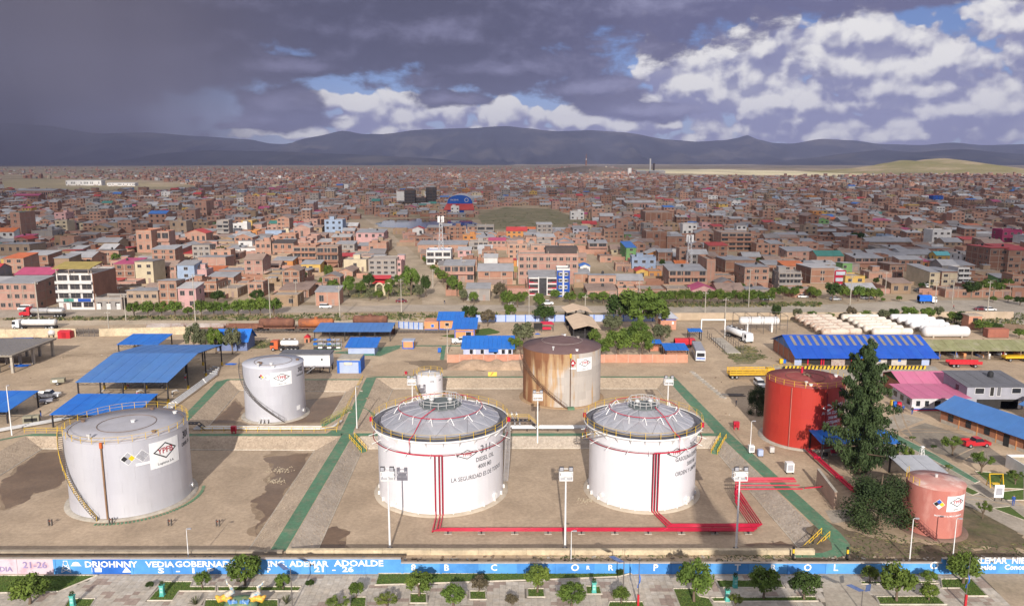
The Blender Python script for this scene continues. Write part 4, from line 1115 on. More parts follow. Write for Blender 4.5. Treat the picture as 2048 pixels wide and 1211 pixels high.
# ------------------------------------------------------------------ red fire pipes
def ptube(name, label, pts, r, m, cat='pipe', group=None, flanges=0):
 t = thing(name, label, cat, pts[0], 0, group)
 o = Vector(pts[0])
 MB().tube([Vector(p) - o for p in pts], r, 8).build('pipe_run', m, t)
 L = [(Vector(a) - o,Vector(b) - o) for a, b in zip(pts,pts[1:])]
 for i, (a, b) in enumerate(L):
  if flanges and (b - a).length > flanges * 1.5:
   k = int((b - a).length / flanges)
   for j in range(1, k):
    p = a.lerp(b, j / k); d = (b - a).normalized() * .07
    MB().cyl(p - d, p + d, r * 1.55, 10).build('flange', m, t)
 return t
yb = [111.35, 111.75, 112.15]
for i, px in enumerate((871,878.5,884)):
 x = G(px, 1040, FLOOR)[0]
 ptube('fire_pipe', 'red pipe running along the basin floor from the diesel tank, %s strand' % ('nearest','middle','farthest')[i],
 [(x,118.0 - .1 * i,FLOOR + .12),(x,yb[i],FLOOR + .45),(x + .3,yb[i],FLOOR + .62),(36.2 + .35 * i,yb[i],FLOOR + .62),(36.2 + .35 * i,119.0 + i * .3,FLOOR + .62),(36.2 + .35 * i,121.2 + i * 1.5,FLOOR + .7),(36.2 + .35 * i,121.2 + i * 1.5,1.15),(46.9,121.2 + i * 1.5,1.2)], .10, M_redpipe, flanges=6)
for i, px in enumerate((1304,1308.5,1313.5)):
 x = G(px, 1023, FLOOR)[0]
 ptube('fire_pipe', 'red pipe running along the basin floor from the gasoline tank, %s strand' % ('leftmost','middle','rightmost')[i],
 [(x,119.0,FLOOR + .12),(x + 1.2,112.7 + i * .35,FLOOR + .66),(37.3 + .35 * i,112.7 + i * .35,FLOOR + .66),(37.3 + .35 * i,120.0,FLOOR + .66),(37.3 + .35 * i,124.6 + .4 * i,FLOOR + .75),(37.3 + .35 * i,124.6 + .4 * i,1.3),(46.9,124.6 + .4 * i,1.35)], .10, M_redpipe, flanges=6)
sup = None
for i in range(10):
 x = -9.6 + i * 5.0
 lab = '%s dark pipe support from the left under the long red pipes' % ('first', 'second', 'third', 'fourth', 'fifth', 'sixth', 'seventh', 'eighth', 'ninth', 'last')[i]
 if sup is None:
  sup = thing('pipe_support', lab, 'pipe support', (x,111.75,FLOOR), 0, 'supports under the long red pipes')
  MB().b2((-.55,-.45,0), (.55,.45,.12)).build('pad', M_conc, sup)
  MB().b2((-.09,-.5,.12), (.09,-.3,.5)).b2((-.09,.3,.12), (.09,.5,.5)).b2((-.1,-.6,.44), (.1,.85,.51)).build('bracket', M_steel, sup)
 else:
  dup(sup, (x,111.75,FLOOR), label=lab)
pb = None
for px, py, w_ in ((101,1050,'leftmost'), (222,1047,'second'), (340,1050,'third'), (436,1051,'rightmost')):
 lab = w_ + ' rusty pipe stub standing on bare soil in front of the grey tank'
 p = G(px, py, FLOOR)
 if pb is None:
  pb = thing('pipe_support', lab, 'pipe support', p, 0, 'rusty stubs in front of the grey tank')
  MB().b2((-.3,-.16,0), (-.16,.16,1.0)).b2((.16,-.16,0), (.3,.16,1.0)).build('post', M_tread, pb)
  MB().b2((-.3,-.1,.7), (.3,.1,.84)).build('crossbar', mat('rust_red',(.2,.06,.035),None,.8), pb)
 else:
  dup(pb, p, label=lab)
p, q = G(1669, 1016), G(1634, 968)
t = thing('concrete_wall', 'short pink concrete wall that the red pipes pass through', 'wall', p)
MB().slab([(-.15,0,2.7),(.2,0,2.7),(q.x - p.x + .2,q.y - p.y,2.7),(q.x - p.x - .15,q.y - p.y,2.7)], 2.7).build('wall_panel', mat('pink_plaster',(.42,.29,.22),(.36,.25,.19),.9,.5), t)
MB().slab([(-.2,-.05,2.82),(.25,-.05,2.82),(q.x - p.x + .25,q.y - p.y,2.82),(q.x - p.x - .2,q.y - p.y,2.82)], .115).build('coping', M_conc, t)
pp = [G(1612,905), G(1650,940), G(1700,985), G(1738,1012)]
for k in range(2):
 ptube('fire_main', 'thick red fire main running from the red tank behind the pink wall, %s of two' % ('upper','lower')[k], [(v.x + .6 * k,v.y - .2 * k,.7) for v in pp], .2, M_redpipe, flanges=4)
ptube('fire_pipe', 'red pipe joining the pink wall to the thick red main', [(47.3,121.5,1.2),(50.0,122.0,1.2),(52.5,124.5,.8)], .1, M_redpipe)
# ------------------------------------------------------------------ silver product lines between the basins
def pipe_bundle(x0, x1, y, z, n, label, group, r=.2, m=None, dz=0):
 for i in range(n):
  t = ptube('product_pipe', label % ('nearest','second','third','farthest')[i], [(x0,y + i * .62,z),(x1,y + i * .62,z + dz)], r, m or M_silver, group=None, flanges=9)
  k = int((x1 - x0) / 6)
  if i == 0:
   for j in range(1, k):
    x = x0 + (x1 - x0) * j / k
    MB().b2((x - x0 - .1,-.35,-z - .8), (x - x0 + .1,.62 * n,-.21)).build('pipe_rest', M_steel, t)
pipe_bundle(-64.0, -38.5, 153.2, .25, 3, 'silver pipe lying beyond the left walkway, %s strand', None)
pipe_bundle(-3.2, 15.5, 153.4, .35, 3, 'silver pipe between the two white tanks, %s strand', None)
ptube('product_pipe', 'silver pipe bending up to the rear right of the left trench', [(-38.5,153.2,.25),(-36.3,154.2,.3),(-35.2,157.5,.5)], .2, M_silver)
for k in range(3):
 ptube('product_pipe', 'silver pipe leading back towards the rusted tank, %s' % ('leftmost','middle','rightmost')[k], [(-.4 + k * 1.0,154.0,.5),(-.4 + k * 1.0,155.4,.9),(-.9 + k * 1.0,159.0,.8),(-1.1 + k * 1.0,166.5,-.6)], .17, M_silver, flanges=3)
t = thing('pipe_crossing', 'dark steel footbridge over the silver pipes between the white tanks', 'footbridge', (0,153.6,0))
mb = MB()
for s in (-.6, .6):
 mb.tube([(-5.2,s,0),(-3.0,s,1.9),(3.4,s,1.9),(5.4,s,0)], .09, 4)
mb.build('stringer', M_steel, t)
for k in range(13):
 f = k / 12.
 x = -5.0 + 10.2 * f; z = min(1.92, max(.1,(x + 5.2) * .86,), (5.4 - x) * .95)
 MB().b2((x - .3,-.6,z), (x + .3,.6,z + .05)).build('tread', M_steel, t)
mb = MB()
for s in (-.6, .6):
 mb.tube([(-5.2,s,1.0),(-3.0,s,2.9),(3.4,s,2.9),(5.4,s,1.0)], .04, 4)
 for x in (-5.2, -3, -1, 1.2, 3.4, 5.4): mb.bar((x,s,0 if abs(x) > 5 else 1.9), (x,s,1.0 if abs(x) > 5 else 2.9), .06)
mb.build('railing', M_yellow, t)
t = thing('pipe_crossing', 'dark arched footbridge over the silver pipes left of the smaller grey tank', 'footbridge', (-65.0,153.6,0))
mb = MB()
for s in (-.6, .6): mb.tube([(-3.4,s,0),(-1.8,s,1.3),(1.8,s,1.3),(3.4,s,0)], .1, 4)
mb.build('stringer', M_steel, t)
for k in range(9):
 x = -3.1 + 6.2 * k / 8.; z = min(1.3, (x + 3.4) * .8, (3.4 - x) * .8)
 MB().b2((x - .3,-.6,z), (x + .3,.6,z + .05)).build('tread', M_steel, t)
for i, (px, py, z, s, lab) in enumerate([(468,866,0,1.0,'red hydrant cabinet on the left walkway before the smaller grey tank'),(1472,858,0,1.1,'red hydrant cabinet beside the right walkway near the red tank'),(812,749,0,.6,'small red hydrant behind the back walkway'),(684,1104,FLOOR,.4,'tiny red marker cone in the front left corner of the white tank basin')]):
 p = G(px, py, z); t = thing('hydrant_cabinet', lab, 'hydrant', p)
 MB().b2((-.5 * s,-.35 * s,.5 * s), (.5 * s,.35 * s,1.5 * s)).build('box', M_redpipe, t)
 MB().b2((-.4 * s,-.28 * s,0), (-.28 * s,.28 * s,.5 * s)).b2((.28 * s,-.28 * s,0), (.4 * s,.28 * s,.5 * s)).build('stand', M_redpipe, t)
 MB().b2((-.35 * s,-.38 * s,.6 * s), (.35 * s,-.352 * s,1.4 * s)).build('door', mat('dark_red_door',(.33,.01,.02),None,.5), t)
 # ------------------------------------------------------------------ stairs and rails on the banks
def bank_stair(label, top, bot, w, rail_m=None):
 top, bot = Vector(top), Vector(bot)
 t = thing('bank_stairs', label, 'stairs', top)
 d = bot - top; n = max(5, int(d.length / .45)); flat = Vector((d.x,d.y,0)).normalized(); side = Vector((-flat.y,flat.x,0)); rz = atan2(flat.y, flat.x)
 me = MB().b2((-.2,-w / 2,-.14), (.2,w / 2,.08)).mesh('step', M_greenp)
 for k in range(n):
  place('step', me, t, d * ((k + .5) / n) + Vector((0,0,.05)), rz)
 if rail_m:
  for s in (-1, 1):
   mb = MB(); o = side * (w / 2 * s)
   for zz in (.5, 1.0): mb.bar(o + Vector((0,0,zz)), o + d + Vector((0,0,zz)), .07)
   for k in range(6): mb.bar(o + d * (k / 5), o + d * (k / 5) + Vector((0,0,1.0)), .07)
   mb.build('railing', rail_m, t)
bank_stair('green stairs with yellow rails in the near right corner of the basins', (45.2,107.2,0), (41.2,104.2,FLOOR + .2), 1.3, M_yellow)
bank_stair('green stairs with yellow rails at the rear right of the gasoline tank', (41.2,148.4,0), (38.6,144.6,FLOOR), 1.2, M_yellow)
bank_stair('green stairs with yellow rail at the rear left corner of the diesel tank basin', (-31.2,148.2,0), (-28.4,145.6,FLOOR), 1.2, M_yellow)
bank_stair('bare green steps down the left bank of the smaller grey tank', (-68.0,160.6,0), (-64.6,159.0,FLOOR), 1.1)
bank_stair('bare green steps down the bank behind the diesel tank', (-32.8,167.5,0), (-28.7,165.5,FLOOR), 1.1)
bank_stair('long green stairs with rails on the right bank of the smaller grey tank', (-35.0,166.0,0), (-40.0,161.0,FLOOR), 1.1, mat('olive_paint',(.3,.3,.08),None,.6))
t = thing('handrail', 'long yellow handrail along the walkway right of the smaller grey tank', 'handrail', (-35.3,154,0))
mb = MB()
for zz in (.5, 1.0): mb.bar((0,0,zz), (-1.9,38,zz), .06)
mb.build('rail', M_yellow, t)
me = MB().b2((-.035,-.035,0), (.035,.035,1.0)).mesh('post', M_yellow)
for k in range(20): place('post', me, t, (-1.9 * k / 19.,2 * k,0))
t = thing('handrail', 'low yellow handrail along the left walkway behind the silver pipes', 'handrail', (-62,152.0,0))
mb = MB()
for zz in (.5, 1.0): mb.bar((0,0,zz), (27,0,zz), .06)
mb.build('rail', M_yellow, t)
for k in range(13): place('post', me, t, (2.25 * k,0,0))
t = thing('handrail', 'yellow handrail at the far end of the left walkway beside the grey tank', 'handrail', (-97,151.5,0))
mb = MB()
for zz in (.5, 1.0): mb.bar((0,0,zz), (20,0,zz), .06)
mb.build('rail', M_yellow, t)
for k in range(10): place('post', me, t, (2.2 * k,0,0))
# ------------------------------------------------------------------ flood light masts and lamp posts
def mast(label, px, py, z, hh, group=None, arm=True):
 p = G(px, py, z); t = thing('floodlight_mast', label, 'floodlight', p, 0, group)
 MB().tube([(0,0,0),(0,0,hh - 1.6)], [.17,.11], 8).build('pole', M_whitep, t)
 MB().b2((-.35,-.35,0), (.35,.35,.25)).build('footing', M_steel, t)
 mb = MB()
 for zz in (hh - 1.9, hh - .6, hh - 1.25):
  for a, b in (((-.9,-.6),(.9,-.6)), ((.9,-.6),(.9,.6)), ((.9,.6),(-.9,.6)), ((-.9,.6),(-.9,-.6))):
   mb.bar((*a,zz), (*b,zz), .09)
 for x in (-.9, .9):
  for y in (-.6, .6): mb.bar((x,y,hh - 1.9), (x,y,hh - .6), .09)
 mb.box((0,0,hh - 1.9), (1.7,1.1,.06)); mb.b2((-.75,-.63,hh - 1.2), (.75,-.58,hh - .75))
 mb.build('platform', M_whitep, t)
 for x in (-.65, .65):
  f = MB().box((x,-.5,hh - .15), (.62,.28,.62)).build('floodlight', M_steel, t)
  MB().b2((x - .25,-.66,hh - .4), (x + .25,-.645,hh + .1)).build('lens', M_greyprint, f)
for i, (px, lab) in enumerate(((780,'white floodlight mast in front of the diesel tank'),(1130,'white floodlight mast between the two white tanks near the front wall'),(1472,'white floodlight mast in front of the right bank'))):
 mast(lab, px, 1098, FLOOR, 12.6)
mast('white floodlight mast behind the silver pipes between the white tanks', 1075, 893, FLOOR, 11.5)
mast('white floodlight mast at the rear left of the domed diesel tank', 826, 846, FLOOR, 10.5)
mast('white floodlight mast at the rear right of the gasoline tank', 1334, 846, FLOOR, 10.5)
def lamp_post(label, p, hh, lamp=.5, m=None, arm=0.0, group=None, cat='lamp post', double=False):
 t = thing('lamp_post', label, cat, p, 0, group)
 MB().tube([(0,0,0),(0,0,hh)], [hh * .011 + .03,hh * .006 + .02], 6).build('pole', m or M_whitep, t)
 if arm or lamp:
  for s in ((-1,1) if double else (1,)):
   MB().tube([(0,0,hh - .1),(s * max(arm,.05) * .6,-.05,hh + .15),(s * max(arm,.2),-.1,hh + .2)], .04, 5).build('arm', m or M_whitep, t)
   MB().box((s * (max(arm,.2) + lamp / 2),-.1,hh + .2), (lamp,.25,.12)).build('lamp_head', M_greyprint, t)
 return t
for lab, px, py, z, hh in (('thin white lamp post before the front wall of the grey tank',377,1116,0,4.2), ('thin white post before the front wall between the white tanks',1142,1124,0,4.4),
('thin white lamp post on the crossing of the green walkways',714,856,0,8.6), ('slim lamp post left of the pink tank by the mural wall',1819,1121,0,6.0), ('slim lamp post right of the pink tank by the mural wall',1906,1109,0,5.2),
('grey lamp post by the left blue canopies',24,870,0,10.0), ('grey lamp post beside the valves left of the red tank',1500,905,0,6.0)):
 lamp_post(lab, G(px,py,z), hh)
for lab, px, py in (('black and yellow marker post by the front corner of the basins',1586,1117), ('black and yellow marker post by the soil near the mural wall',1694,1118)):
 t = thing('marker_post', lab, 'marker post', G(px,py))
 MB().b2((-.13,-.13,0), (.13,.13,.9)).build('lower_post', M_black, t); MB().b2((-.13,-.13,.9), (.13,.13,1.5)).build('upper_post', M_yellow, t); MB().b2((-.131,-.131,1.5), (.131,.131,1.8)).build('cap', M_black, t)
 # ================================================================== buildings of the depot
def zat(py, y):
 """height of a point y metres out that the photograph shows on row py"""
 return CAM_H - y * math.tan(CAM_PITCH + math.atan((py - 605.5) / CAM_F))
M_blueroof = mat('blue_roof_sheet', (.062,.175,.44), (.055,.155,.39), .5, .25, 6, c3=(.09,.20,.44), scale3=.12, amount3=.5, spec=.35, vary=.03)
M_brblue = mat('bright_blue_roof', (.012,.14,.52), (.012,.12,.46), .5, .3, 6, c3=(.04,.18,.5), scale3=.2, amount3=.4, spec=.35, vary=.03)
M_whsblue = mat('warehouse_blue_roof', (.012,.085,.46), (.010,.07,.40), .5, .3, 6, c3=(.03,.11,.44), scale3=.2, amount3=.4, spec=.35, vary=.03)
M_skyl = mat('skylight_sheet', (.24,.22,.22), (.20,.18,.17), .6, .5, vary=.06)
M_ltblue = mat('pale_blue_wall', (.36,.42,.60), (.32,.38,.54), .8, .6)
M_blue = mat('blue_trim', (.02,.12,.48), None, .6)
M_orange = mat('orange_wall', (.62,.28,.12), (.55,.24,.10), .8, .6, c3=(.5,.26,.15), scale3=.5)
M_brickw = mat('brick_wall_paint', (.44,.19,.11), (.36,.15,.09), .9, 1.2, 6, c3=(.5,.26,.17), scale3=.5, amount3=.5, vary=.08)
M_salmon = mat('salmon_brick', (.50,.245,.165), (.43,.20,.135), .9, .8, 6, c3=(.46,.27,.2), scale3=.3, amount3=.5, vary=.06)
M_glass = mat('window_glass', (.025,.028,.035), None, .12, 1, spec=.6)
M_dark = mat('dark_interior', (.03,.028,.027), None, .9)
M_pinkr = mat('pink_roof_sheet', (.52,.15,.26), (.46,.13,.225), .6, .3, 6, c3=(.5,.2,.28), scale3=.3, vary=.03)
M_greyr = mat('dark_grey_roof', (.13,.13,.145), (.11,.11,.12), .6, .4, 6, vary=.03)
M_greyw = mat('grey_block_wall', (.30,.30,.34), (.26,.26,.295), .85, .6, 6)
M_olive = mat('mossy_roof_sheet', (.24,.24,.125), (.19,.185,.09), .8, .5, 7, c3=(.30,.27,.19), scale3=.35, amount3=.7, vary=.07)
M_creamr = mat('cream_canopy_roof', (.62,.47,.33), (.56,.42,.30), .7, .4)
M_wood = mat('weathered_timber', (.22,.16,.11), (.16,.115,.08), .9, 2)
M_tyre = mat('tyre_rubber', (.02,.02,.02), None, .85)
M_rim = mat('wheel_rim', (.45,.45,.46), None, .4, metal=.5)
M_chrome = mat('polished_tank', (.60,.58,.56), (.5,.48,.46), .25, .5, metal=.6)
M_headl = mat('headlight_glass', (.8,.78,.7), None, .2)
M_taill = mat('tail_light', (.4,.01,.01), None, .3)
PAINT = {}
def paint(n, c, rough=.35):
 return mat('%s_car_paint' % n, c, tuple(x * .93 for x in c), rough, .8, 4, spec=.5)
P_white, P_red, P_blue, P_yellow, P_silver, P_teal, P_black, P_maroon = (paint('white',(.75,.75,.75)), paint('red',(.45,.02,.03)), paint('blue',(.02,.10,.45)), paint('yellow',(.65,.38,.02)), paint('silver',(.45,.46,.48)), paint('teal',(.03,.28,.30)), paint('black',(.02,.02,.022)), paint('maroon',(.16,.015,.025)))
def roof_sheets(t, a, b, c, d, n, m, th=.08, name='roof_sheet', gap=.03, lap=True):
 """roof plane a-b (eave) to d-c (ridge) laid in n separate sheets"""
 a, b, c, d = map(Vector, (a,b,c,d))
 for i in range(n):
  f0, f1 = i / n, (i + 1) / n
  g = gap / max(.5, (b - a).length)
  p, q = a.lerp(b, f0 + g * .5), a.lerp(b, f1 - g * .5)
  r, s = d.lerp(c, f1 - g * .5), d.lerp(c, f0 + g * .5)
  dz = Vector((0,0,.02 * (i % 2)))
  MB().slab([p + dz,q + dz,r + dz,s + dz], th).build(name, m, t)
def posts(t, pts, m, r=.14, name='post'):
 for (x, y, z0, z1) in pts:
  MB().b2((x - r,y - r,z0), (x + r,y + r,z1)).build(name, m, t)
def truss(t, p, q, h, m, n=8, name='truss'):
 p, q = Vector(p), Vector(q); mb = MB(); dn = Vector((0,0,-h))
 mb.bar(p, q, .09); mb.bar(p + dn, q + dn, .09)
 for i in range(n):
  a, b = p.lerp(q, i / n), p.lerp(q, (i + 1) / n)
  mb.bar(a + (dn if i % 2 else Vector()), b + (Vector() if i % 2 else dn), .06)
 mb.build(name, m, t)
def canopy(name, label, x0, x1, y0, y1, zf, zr, zb, fr, m, nx=4, ny=3, nsheet=12, pm=None, foot=None, tr=True, walls=None):
 """open shed: front eave zf, ridge zr at fraction fr of its depth, back eave zb"""
 cx, cy = (x0 + x1) / 2, (y0 + y1) / 2
 t = thing(name, label, 'canopy', (cx,cy,0))
 X0, X1, Y0, Y1 = x0 - cx, x1 - cx, y0 - cy, y1 - cy
 yr = Y0 + (Y1 - Y0) * fr
 pm = pm or M_steel
 roof_sheets(t, (X0,Y0,zf), (X1,Y0,zf), (X1,yr,zr), (X0,yr,zr), nsheet, m)
 if fr < 1:
  roof_sheets(t, (X0,yr + .02,zr - .004), (X1,yr + .02,zr - .004), (X1,Y1,zb), (X0,Y1,zb), nsheet, m)
 zz = lambda y: zf + (zr - zf) * (y - Y0) / (yr - Y0) if y <= yr else zr + (zb - zr) * (y - yr) / (Y1 - yr)
 P = []
 for i in range(nx):
  for j in range(ny):
   x, y = X0 + .35 + (X1 - X0 - .7) * i / max(1, nx - 1), Y0 + .35 + (Y1 - Y0 - .7) * j / max(1, ny - 1)
   P.append((x,y,0,zz(y) - .1))
   if foot: MB().b2((x - .2,y - .2,0), (x + .2,y + .2,.9)).build('post_guard', foot, t)
 posts(t, P, pm, .13)
 if tr:
  for j in range(ny):
   y = Y0 + .35 + (Y1 - Y0 - .7) * j / max(1, ny - 1)
   truss(t, (X0 + .3,y,zz(y) - .16), (X1 - .3,y,zz(y) - .16), .55, pm, 12)
  for x in (X0 + .35, X1 - .35):
   mb = MB(); mb.bar((x,Y0 + .35,zz(Y0 + .35) - .2), (x,yr,zr - .2), .11)
   if fr < 1: mb.bar((x,yr,zr - .2), (x,Y1 - .35,zz(Y1 - .35) - .2), .11)
   mb.build('rafter', pm, t)
 return t
big = canopy('loading_canopy', 'largest blue roofed loading canopy with a fold across its roof', -97, -76.4, 171, 205, 4.9, 7.2, 5.5, .52, M_blueroof, 5, 4, 14, foot=M_yellow)
MB().b2((-10.1,-16.75,0), (-9.75,-16.4,2.2)).build('red_guard', M_redpipe, big)
canopy('loading_canopy', 'blue flat canopy directly behind the big grey tank', -93.5, -76.2, 154.5, 165.5, 2.8, 3.9, 3.9, 1.0, M_brblue, 3, 2, 10)
canopy('loading_canopy', 'blue canopy cut off by the left edge of the photo', -128, -103.6, 157, 168.5, 2.6, 3.7, 3.7, 1.0, M_brblue, 4, 2, 12)
canopy('loading_canopy', 'small bright blue stepped canopy at the left perimeter wall', -110, -98.4, 216, 226, 3.0, 3.9, 3.9, 1.0, M_brblue, 3, 2, 7, foot=M_yellow)
c2 = canopy('loading_canopy', 'long narrow blue canopy in front of the railway wagons', -59.5, -36.2, 233, 243.5, 3.0, 3.8, 3.6, .9, M_blueroof, 6, 2, 14)
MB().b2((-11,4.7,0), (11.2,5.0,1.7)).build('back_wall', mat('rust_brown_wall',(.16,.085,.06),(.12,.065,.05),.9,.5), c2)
for k in range(4):
 ptube('product_pipe', 'white pipe running back along the right side of the largest canopy, %s' % ('innermost','second','third','outermost')[k], [(-75.6 + k * .55,152 + k,.5),(-75.6 + k * .55,178,.5),(-75.8 + k * .55,200 - 2 * k,.5),(-78.0,201.5 - 2 * k,.5)], .16, M_whitep, flanges=8)
for k in range(7):
 x, y = -94 + 2.7 * k, 176 + (k % 3) * 7
 t = thing('fuel_loader', '%s fuel loading pipe stand from the left under the largest blue canopy' % ('first','second','third','fourth','fifth','sixth','seventh')[k], 'fuel loader', (x,y,0), rnd.uniform(0,3), 'loading arms under the largest canopy')
 MB().tube([(0,0,0),(0,0,1.4),(.9,.2,1.5),(1.2,.9,1.0)], .12, 6).build('pipe_run', M_silver, t); MB().cyl((0,0,.6), (0,0,.95), .28, 10).build('valve', M_redpipe if k % 2 else M_steel, t)
for k in range(3):
 ptube('product_pipe', 'silver pipe on low rests at the far left edge, %s' % ('front strand','middle strand','rear strand')[k], [(-112,143 + k * .9,.5),(-95,156.5 + k * .9,.5),(-84,168 + k * .9,.5)], .17, M_silver, flanges=8)
t = thing('loading_platform', 'old grey platform on concrete posts cut by the left edge', 'platform', (-133,205,0))
MB().b2((-16,-9,4.4), (6.5,11,4.8)).build('deck', mat('old_deck',(.24,.21,.18),(.19,.165,.14),.9,.4,c3=(.3,.26,.2)), t)
for i in range(5):
 for y in (-8, 1, 10): MB().b2((-9 + i * 3.6,y - .3,0), (-8.4 + i * 3.6,y + .3,4.4)).build('post', M_conc, t)
mb = MB()
for i in range(24): mb.b2((-15.5 + i * .9,-8.7,4.8), (-15.35 + i * .9,10.7,4.9))
mb.build('deck_rib', M_greyw, t, kind='stuff')
def gable_hut(name, label, x0, x1, y0, y1, zw, zr, wall, roof, cat='building', axis='x', over=.5, nsheet=5, front=(), wins=(), rz=0, trim=None, sub=0):
 """walled building with a pitched roof (ridge along axis, or 'mono' / 'flat'); front: door/window list (kind, x, z, w, h, material)"""
 cx, cy = (x0 + x1) / 2, (y0 + y1) / 2
 t = thing(name, label, cat, (cx,cy,0), rz)
 X, Y = (x1 - x0) / 2, (y1 - y0) / 2
 mb = MB()
 if axis == 'x':
  mb.add([(-X,-Y,0),(X,-Y,0),(X,Y,0),(-X,Y,0),(-X,-Y,zw),(X,-Y,zw),(X,Y,zw),(-X,Y,zw),(-X,0,zr),(X,0,zr)], [(0,1,5,4),(1,2,6,9,5),(2,3,7,6),(3,0,4,8,7)])
  mb.build('wall', wall, t)
  s = (zr - zw) / Y * over
  roof_sheets(t, (-X - over,-Y - over,zw - s + .08), (X + over,-Y - over,zw - s + .08), (X + over,0,zr + .08), (-X - over,0,zr + .08), nsheet, roof)
  roof_sheets(t, (-X - over,.01,zr + .076), (X + over,.01,zr + .076), (X + over,Y + over,zw - s + .08), (-X - over,Y + over,zw - s + .08), nsheet, roof)
 elif axis == 'y':
  mb.add([(-X,-Y,0),(X,-Y,0),(X,Y,0),(-X,Y,0),(-X,-Y,zw),(X,-Y,zw),(X,Y,zw),(-X,Y,zw),(0,-Y,zr),(0,Y,zr)], [(0,1,5,8,4),(1,2,6,5),(2,3,7,9,6),(3,0,4,7)])
  mb.build('wall', wall, t)
  s = (zr - zw) / X * over
  roof_sheets(t, (-X - over,Y + over,zw - s + .08), (-X - over,-Y - over,zw - s + .08), (0,-Y - over,zr + .08), (0,Y + over,zr + .08), nsheet, roof)
  roof_sheets(t, (.01,Y + over,zr + .076), (.01,-Y - over,zr + .076), (X + over,-Y - over,zw - s + .08), (X + over,Y + over,zw - s + .08), nsheet, roof)
 elif axis == 'mono':
  mb.add([(-X,-Y,0),(X,-Y,0),(X,Y,0),(-X,Y,0),(-X,-Y,zw),(X,-Y,zw),(X,Y,zr),(-X,Y,zr)], [(0,1,5,4),(1,2,6,5),(2,3,7,6),(3,0,4,7)])
  mb.build('wall', wall, t)
  s = (zr - zw) / (2 * Y) * over
  roof_sheets(t, (-X - over,-Y - over,zw - s + .09), (X + over,-Y - over,zw - s + .09), (X + over,Y + over,zr + s + .09), (-X - over,Y + over,zr + s + .09), nsheet, roof)
 else:
  mb.b2((-X,-Y,0), (X,Y,zw)); mb.build('wall', wall, t)
  MB().b2((-X - over,-Y - over,zw), (X + over,Y + over,zr)).build('roof', roof, t)
 for (k, x, z, w, h, m) in front:
  side = 0
  f = MB().b2((x - w / 2 - .07,-Y - .07,z - .07), (x + w / 2 + .07,-Y - .003,z + h + .07)).build(k + '_frame' if k != 'panel' else 'panel', trim or M_whitep, t) if k != 'panel' else None
  MB().b2((x - w / 2,-Y - .09,z), (x + w / 2,-Y - .072 if f else -Y - .003,z + h)).build('pane' if k == 'window' else k, m, f or t)
 for (x, y, z, w, h, m) in wins: # windows in the left wall
  MB().b2((-X - .06,y - w / 2,z), (-X - .004,y + w / 2,z + h)).build('window', m, t)
 return t
def row(k, xs, z, w, h, m): return [(k,x,z,w,h,m) for x in xs]
gable_hut('shed', 'blue gabled shed half hidden by trees behind the largest canopy', -84, -75.4, 221, 228, 3.0, 5.6, mat('dusk_blue_wall',(.15,.19,.33),None,.8), M_brblue, 'shed', 'x', .6, 4)
gable_hut('pump_house', 'pale blue pump house with bright blue roof before the long canopy', -45.5, -38.2, 215.5, 222, 2.5, 3.4, M_ltblue, M_brblue, 'building', 'mono', .8, 6, [('panel',0,0,7.2,.5,mat('green_plinth',(.05,.16,.12),None,.8))])
h = gable_hut('hut', 'pale blue hut with bright blue corners and a flat concrete roof', -44.2, -38.8, 196.8, 202, 3.3, 3.7, M_ltblue, M_conc, 'hut', 'flat', .15, 1, [('window',-.2,2.2,2.0,.7,mat('cream_shutter',(.6,.55,.45),None,.7))], trim=mat('tan_frame',(.35,.3,.22),None,.7))
for x in (-2.72, 2.72):
 MB().b2((x - .3,-2.68,0), (x + .3,2.68,3.3)).build('corner_pillar', M_blue, h)
MB().b2((-3.05,-2.72,2.9), (3.05,2.72,3.32)).build('cornice', M_blue, h)
t = thing('container_cabin', 'long white cabin with dark roof raised on steel posts', 'cabin', (-52.6,199,0))
for i in range(8):
 MB().b2((-6.2 + i * 1.56,-2.1,1.9), (-6.2 + i * 1.56 + 1.52,2.1,4.7 + .01 * (i % 2))).build('wall_panel', M_whitep, t)
MB().b2((-6.5,-2.4,4.75), (6.5,2.4,5.1)).build('roof', M_greyr, t); MB().b2((-6.3,-2.0,1.6), (6.3,2.0,1.88)).build('floor_beam', M_greyw, t)
for i in range(6):
 for y in (-1.8, 1.8): MB().b2((-6 + i * 2.4 - .12,y - .12,0), (-6 + i * 2.4 + .12,y + .12,1.6)).build('post', M_steel, t)
d = MB().b2((3.6,-2.16,2.0), (4.9,-2.104,4.3)).build('door', M_sign, t); MB().b2((4.0,-2.2,3.3), (4.5,-2.165,3.8)).build('window', M_dark, d)
mb = MB()
for k in range(5): mb.b2((2.0 - .4 * k,-3.2,1.5 - .32 * k), (2.4 - .4 * k,-2.2,1.56 - .32 * k))
mb.bar((2.6,-3.2,2.6), (.6,-3.2,1.0), .06); mb.build('steps', M_whitep, t)
h = gable_hut('kiosk', 'little orange box hut with blue edges and pale roof', -31.5, -28.3, 223.5, 226.5, 2.1, 2.4, M_orange, mat('pale_blue_roof',(.36,.4,.5),None,.7), 'hut', 'flat', .2, 1)
for x in (-1.5, 1.5): MB().b2((x - .12,-1.62,0), (x + .12,-1.4,2.1)).build('corner_pillar', M_blue, h)
MB().b2((-1.66,-1.66,0), (1.66,1.62,.3)).build('plinth', M_blue, h)
h = gable_hut('gatehouse', 'rear orange gatehouse with blue roof at the pale blue gate', -23.4, -16.2, 250, 256, 3.2, 4.4, M_orange, M_brblue, 'building', 'mono', .7, 6, [('panel',-3.4,0,.25,3.1,M_blue),('panel',3.4,0,.25,3.1,M_blue),('panel',0,0,6.5,.35,M_blue),('window',-1,1.2,1.2,1,M_glass)])
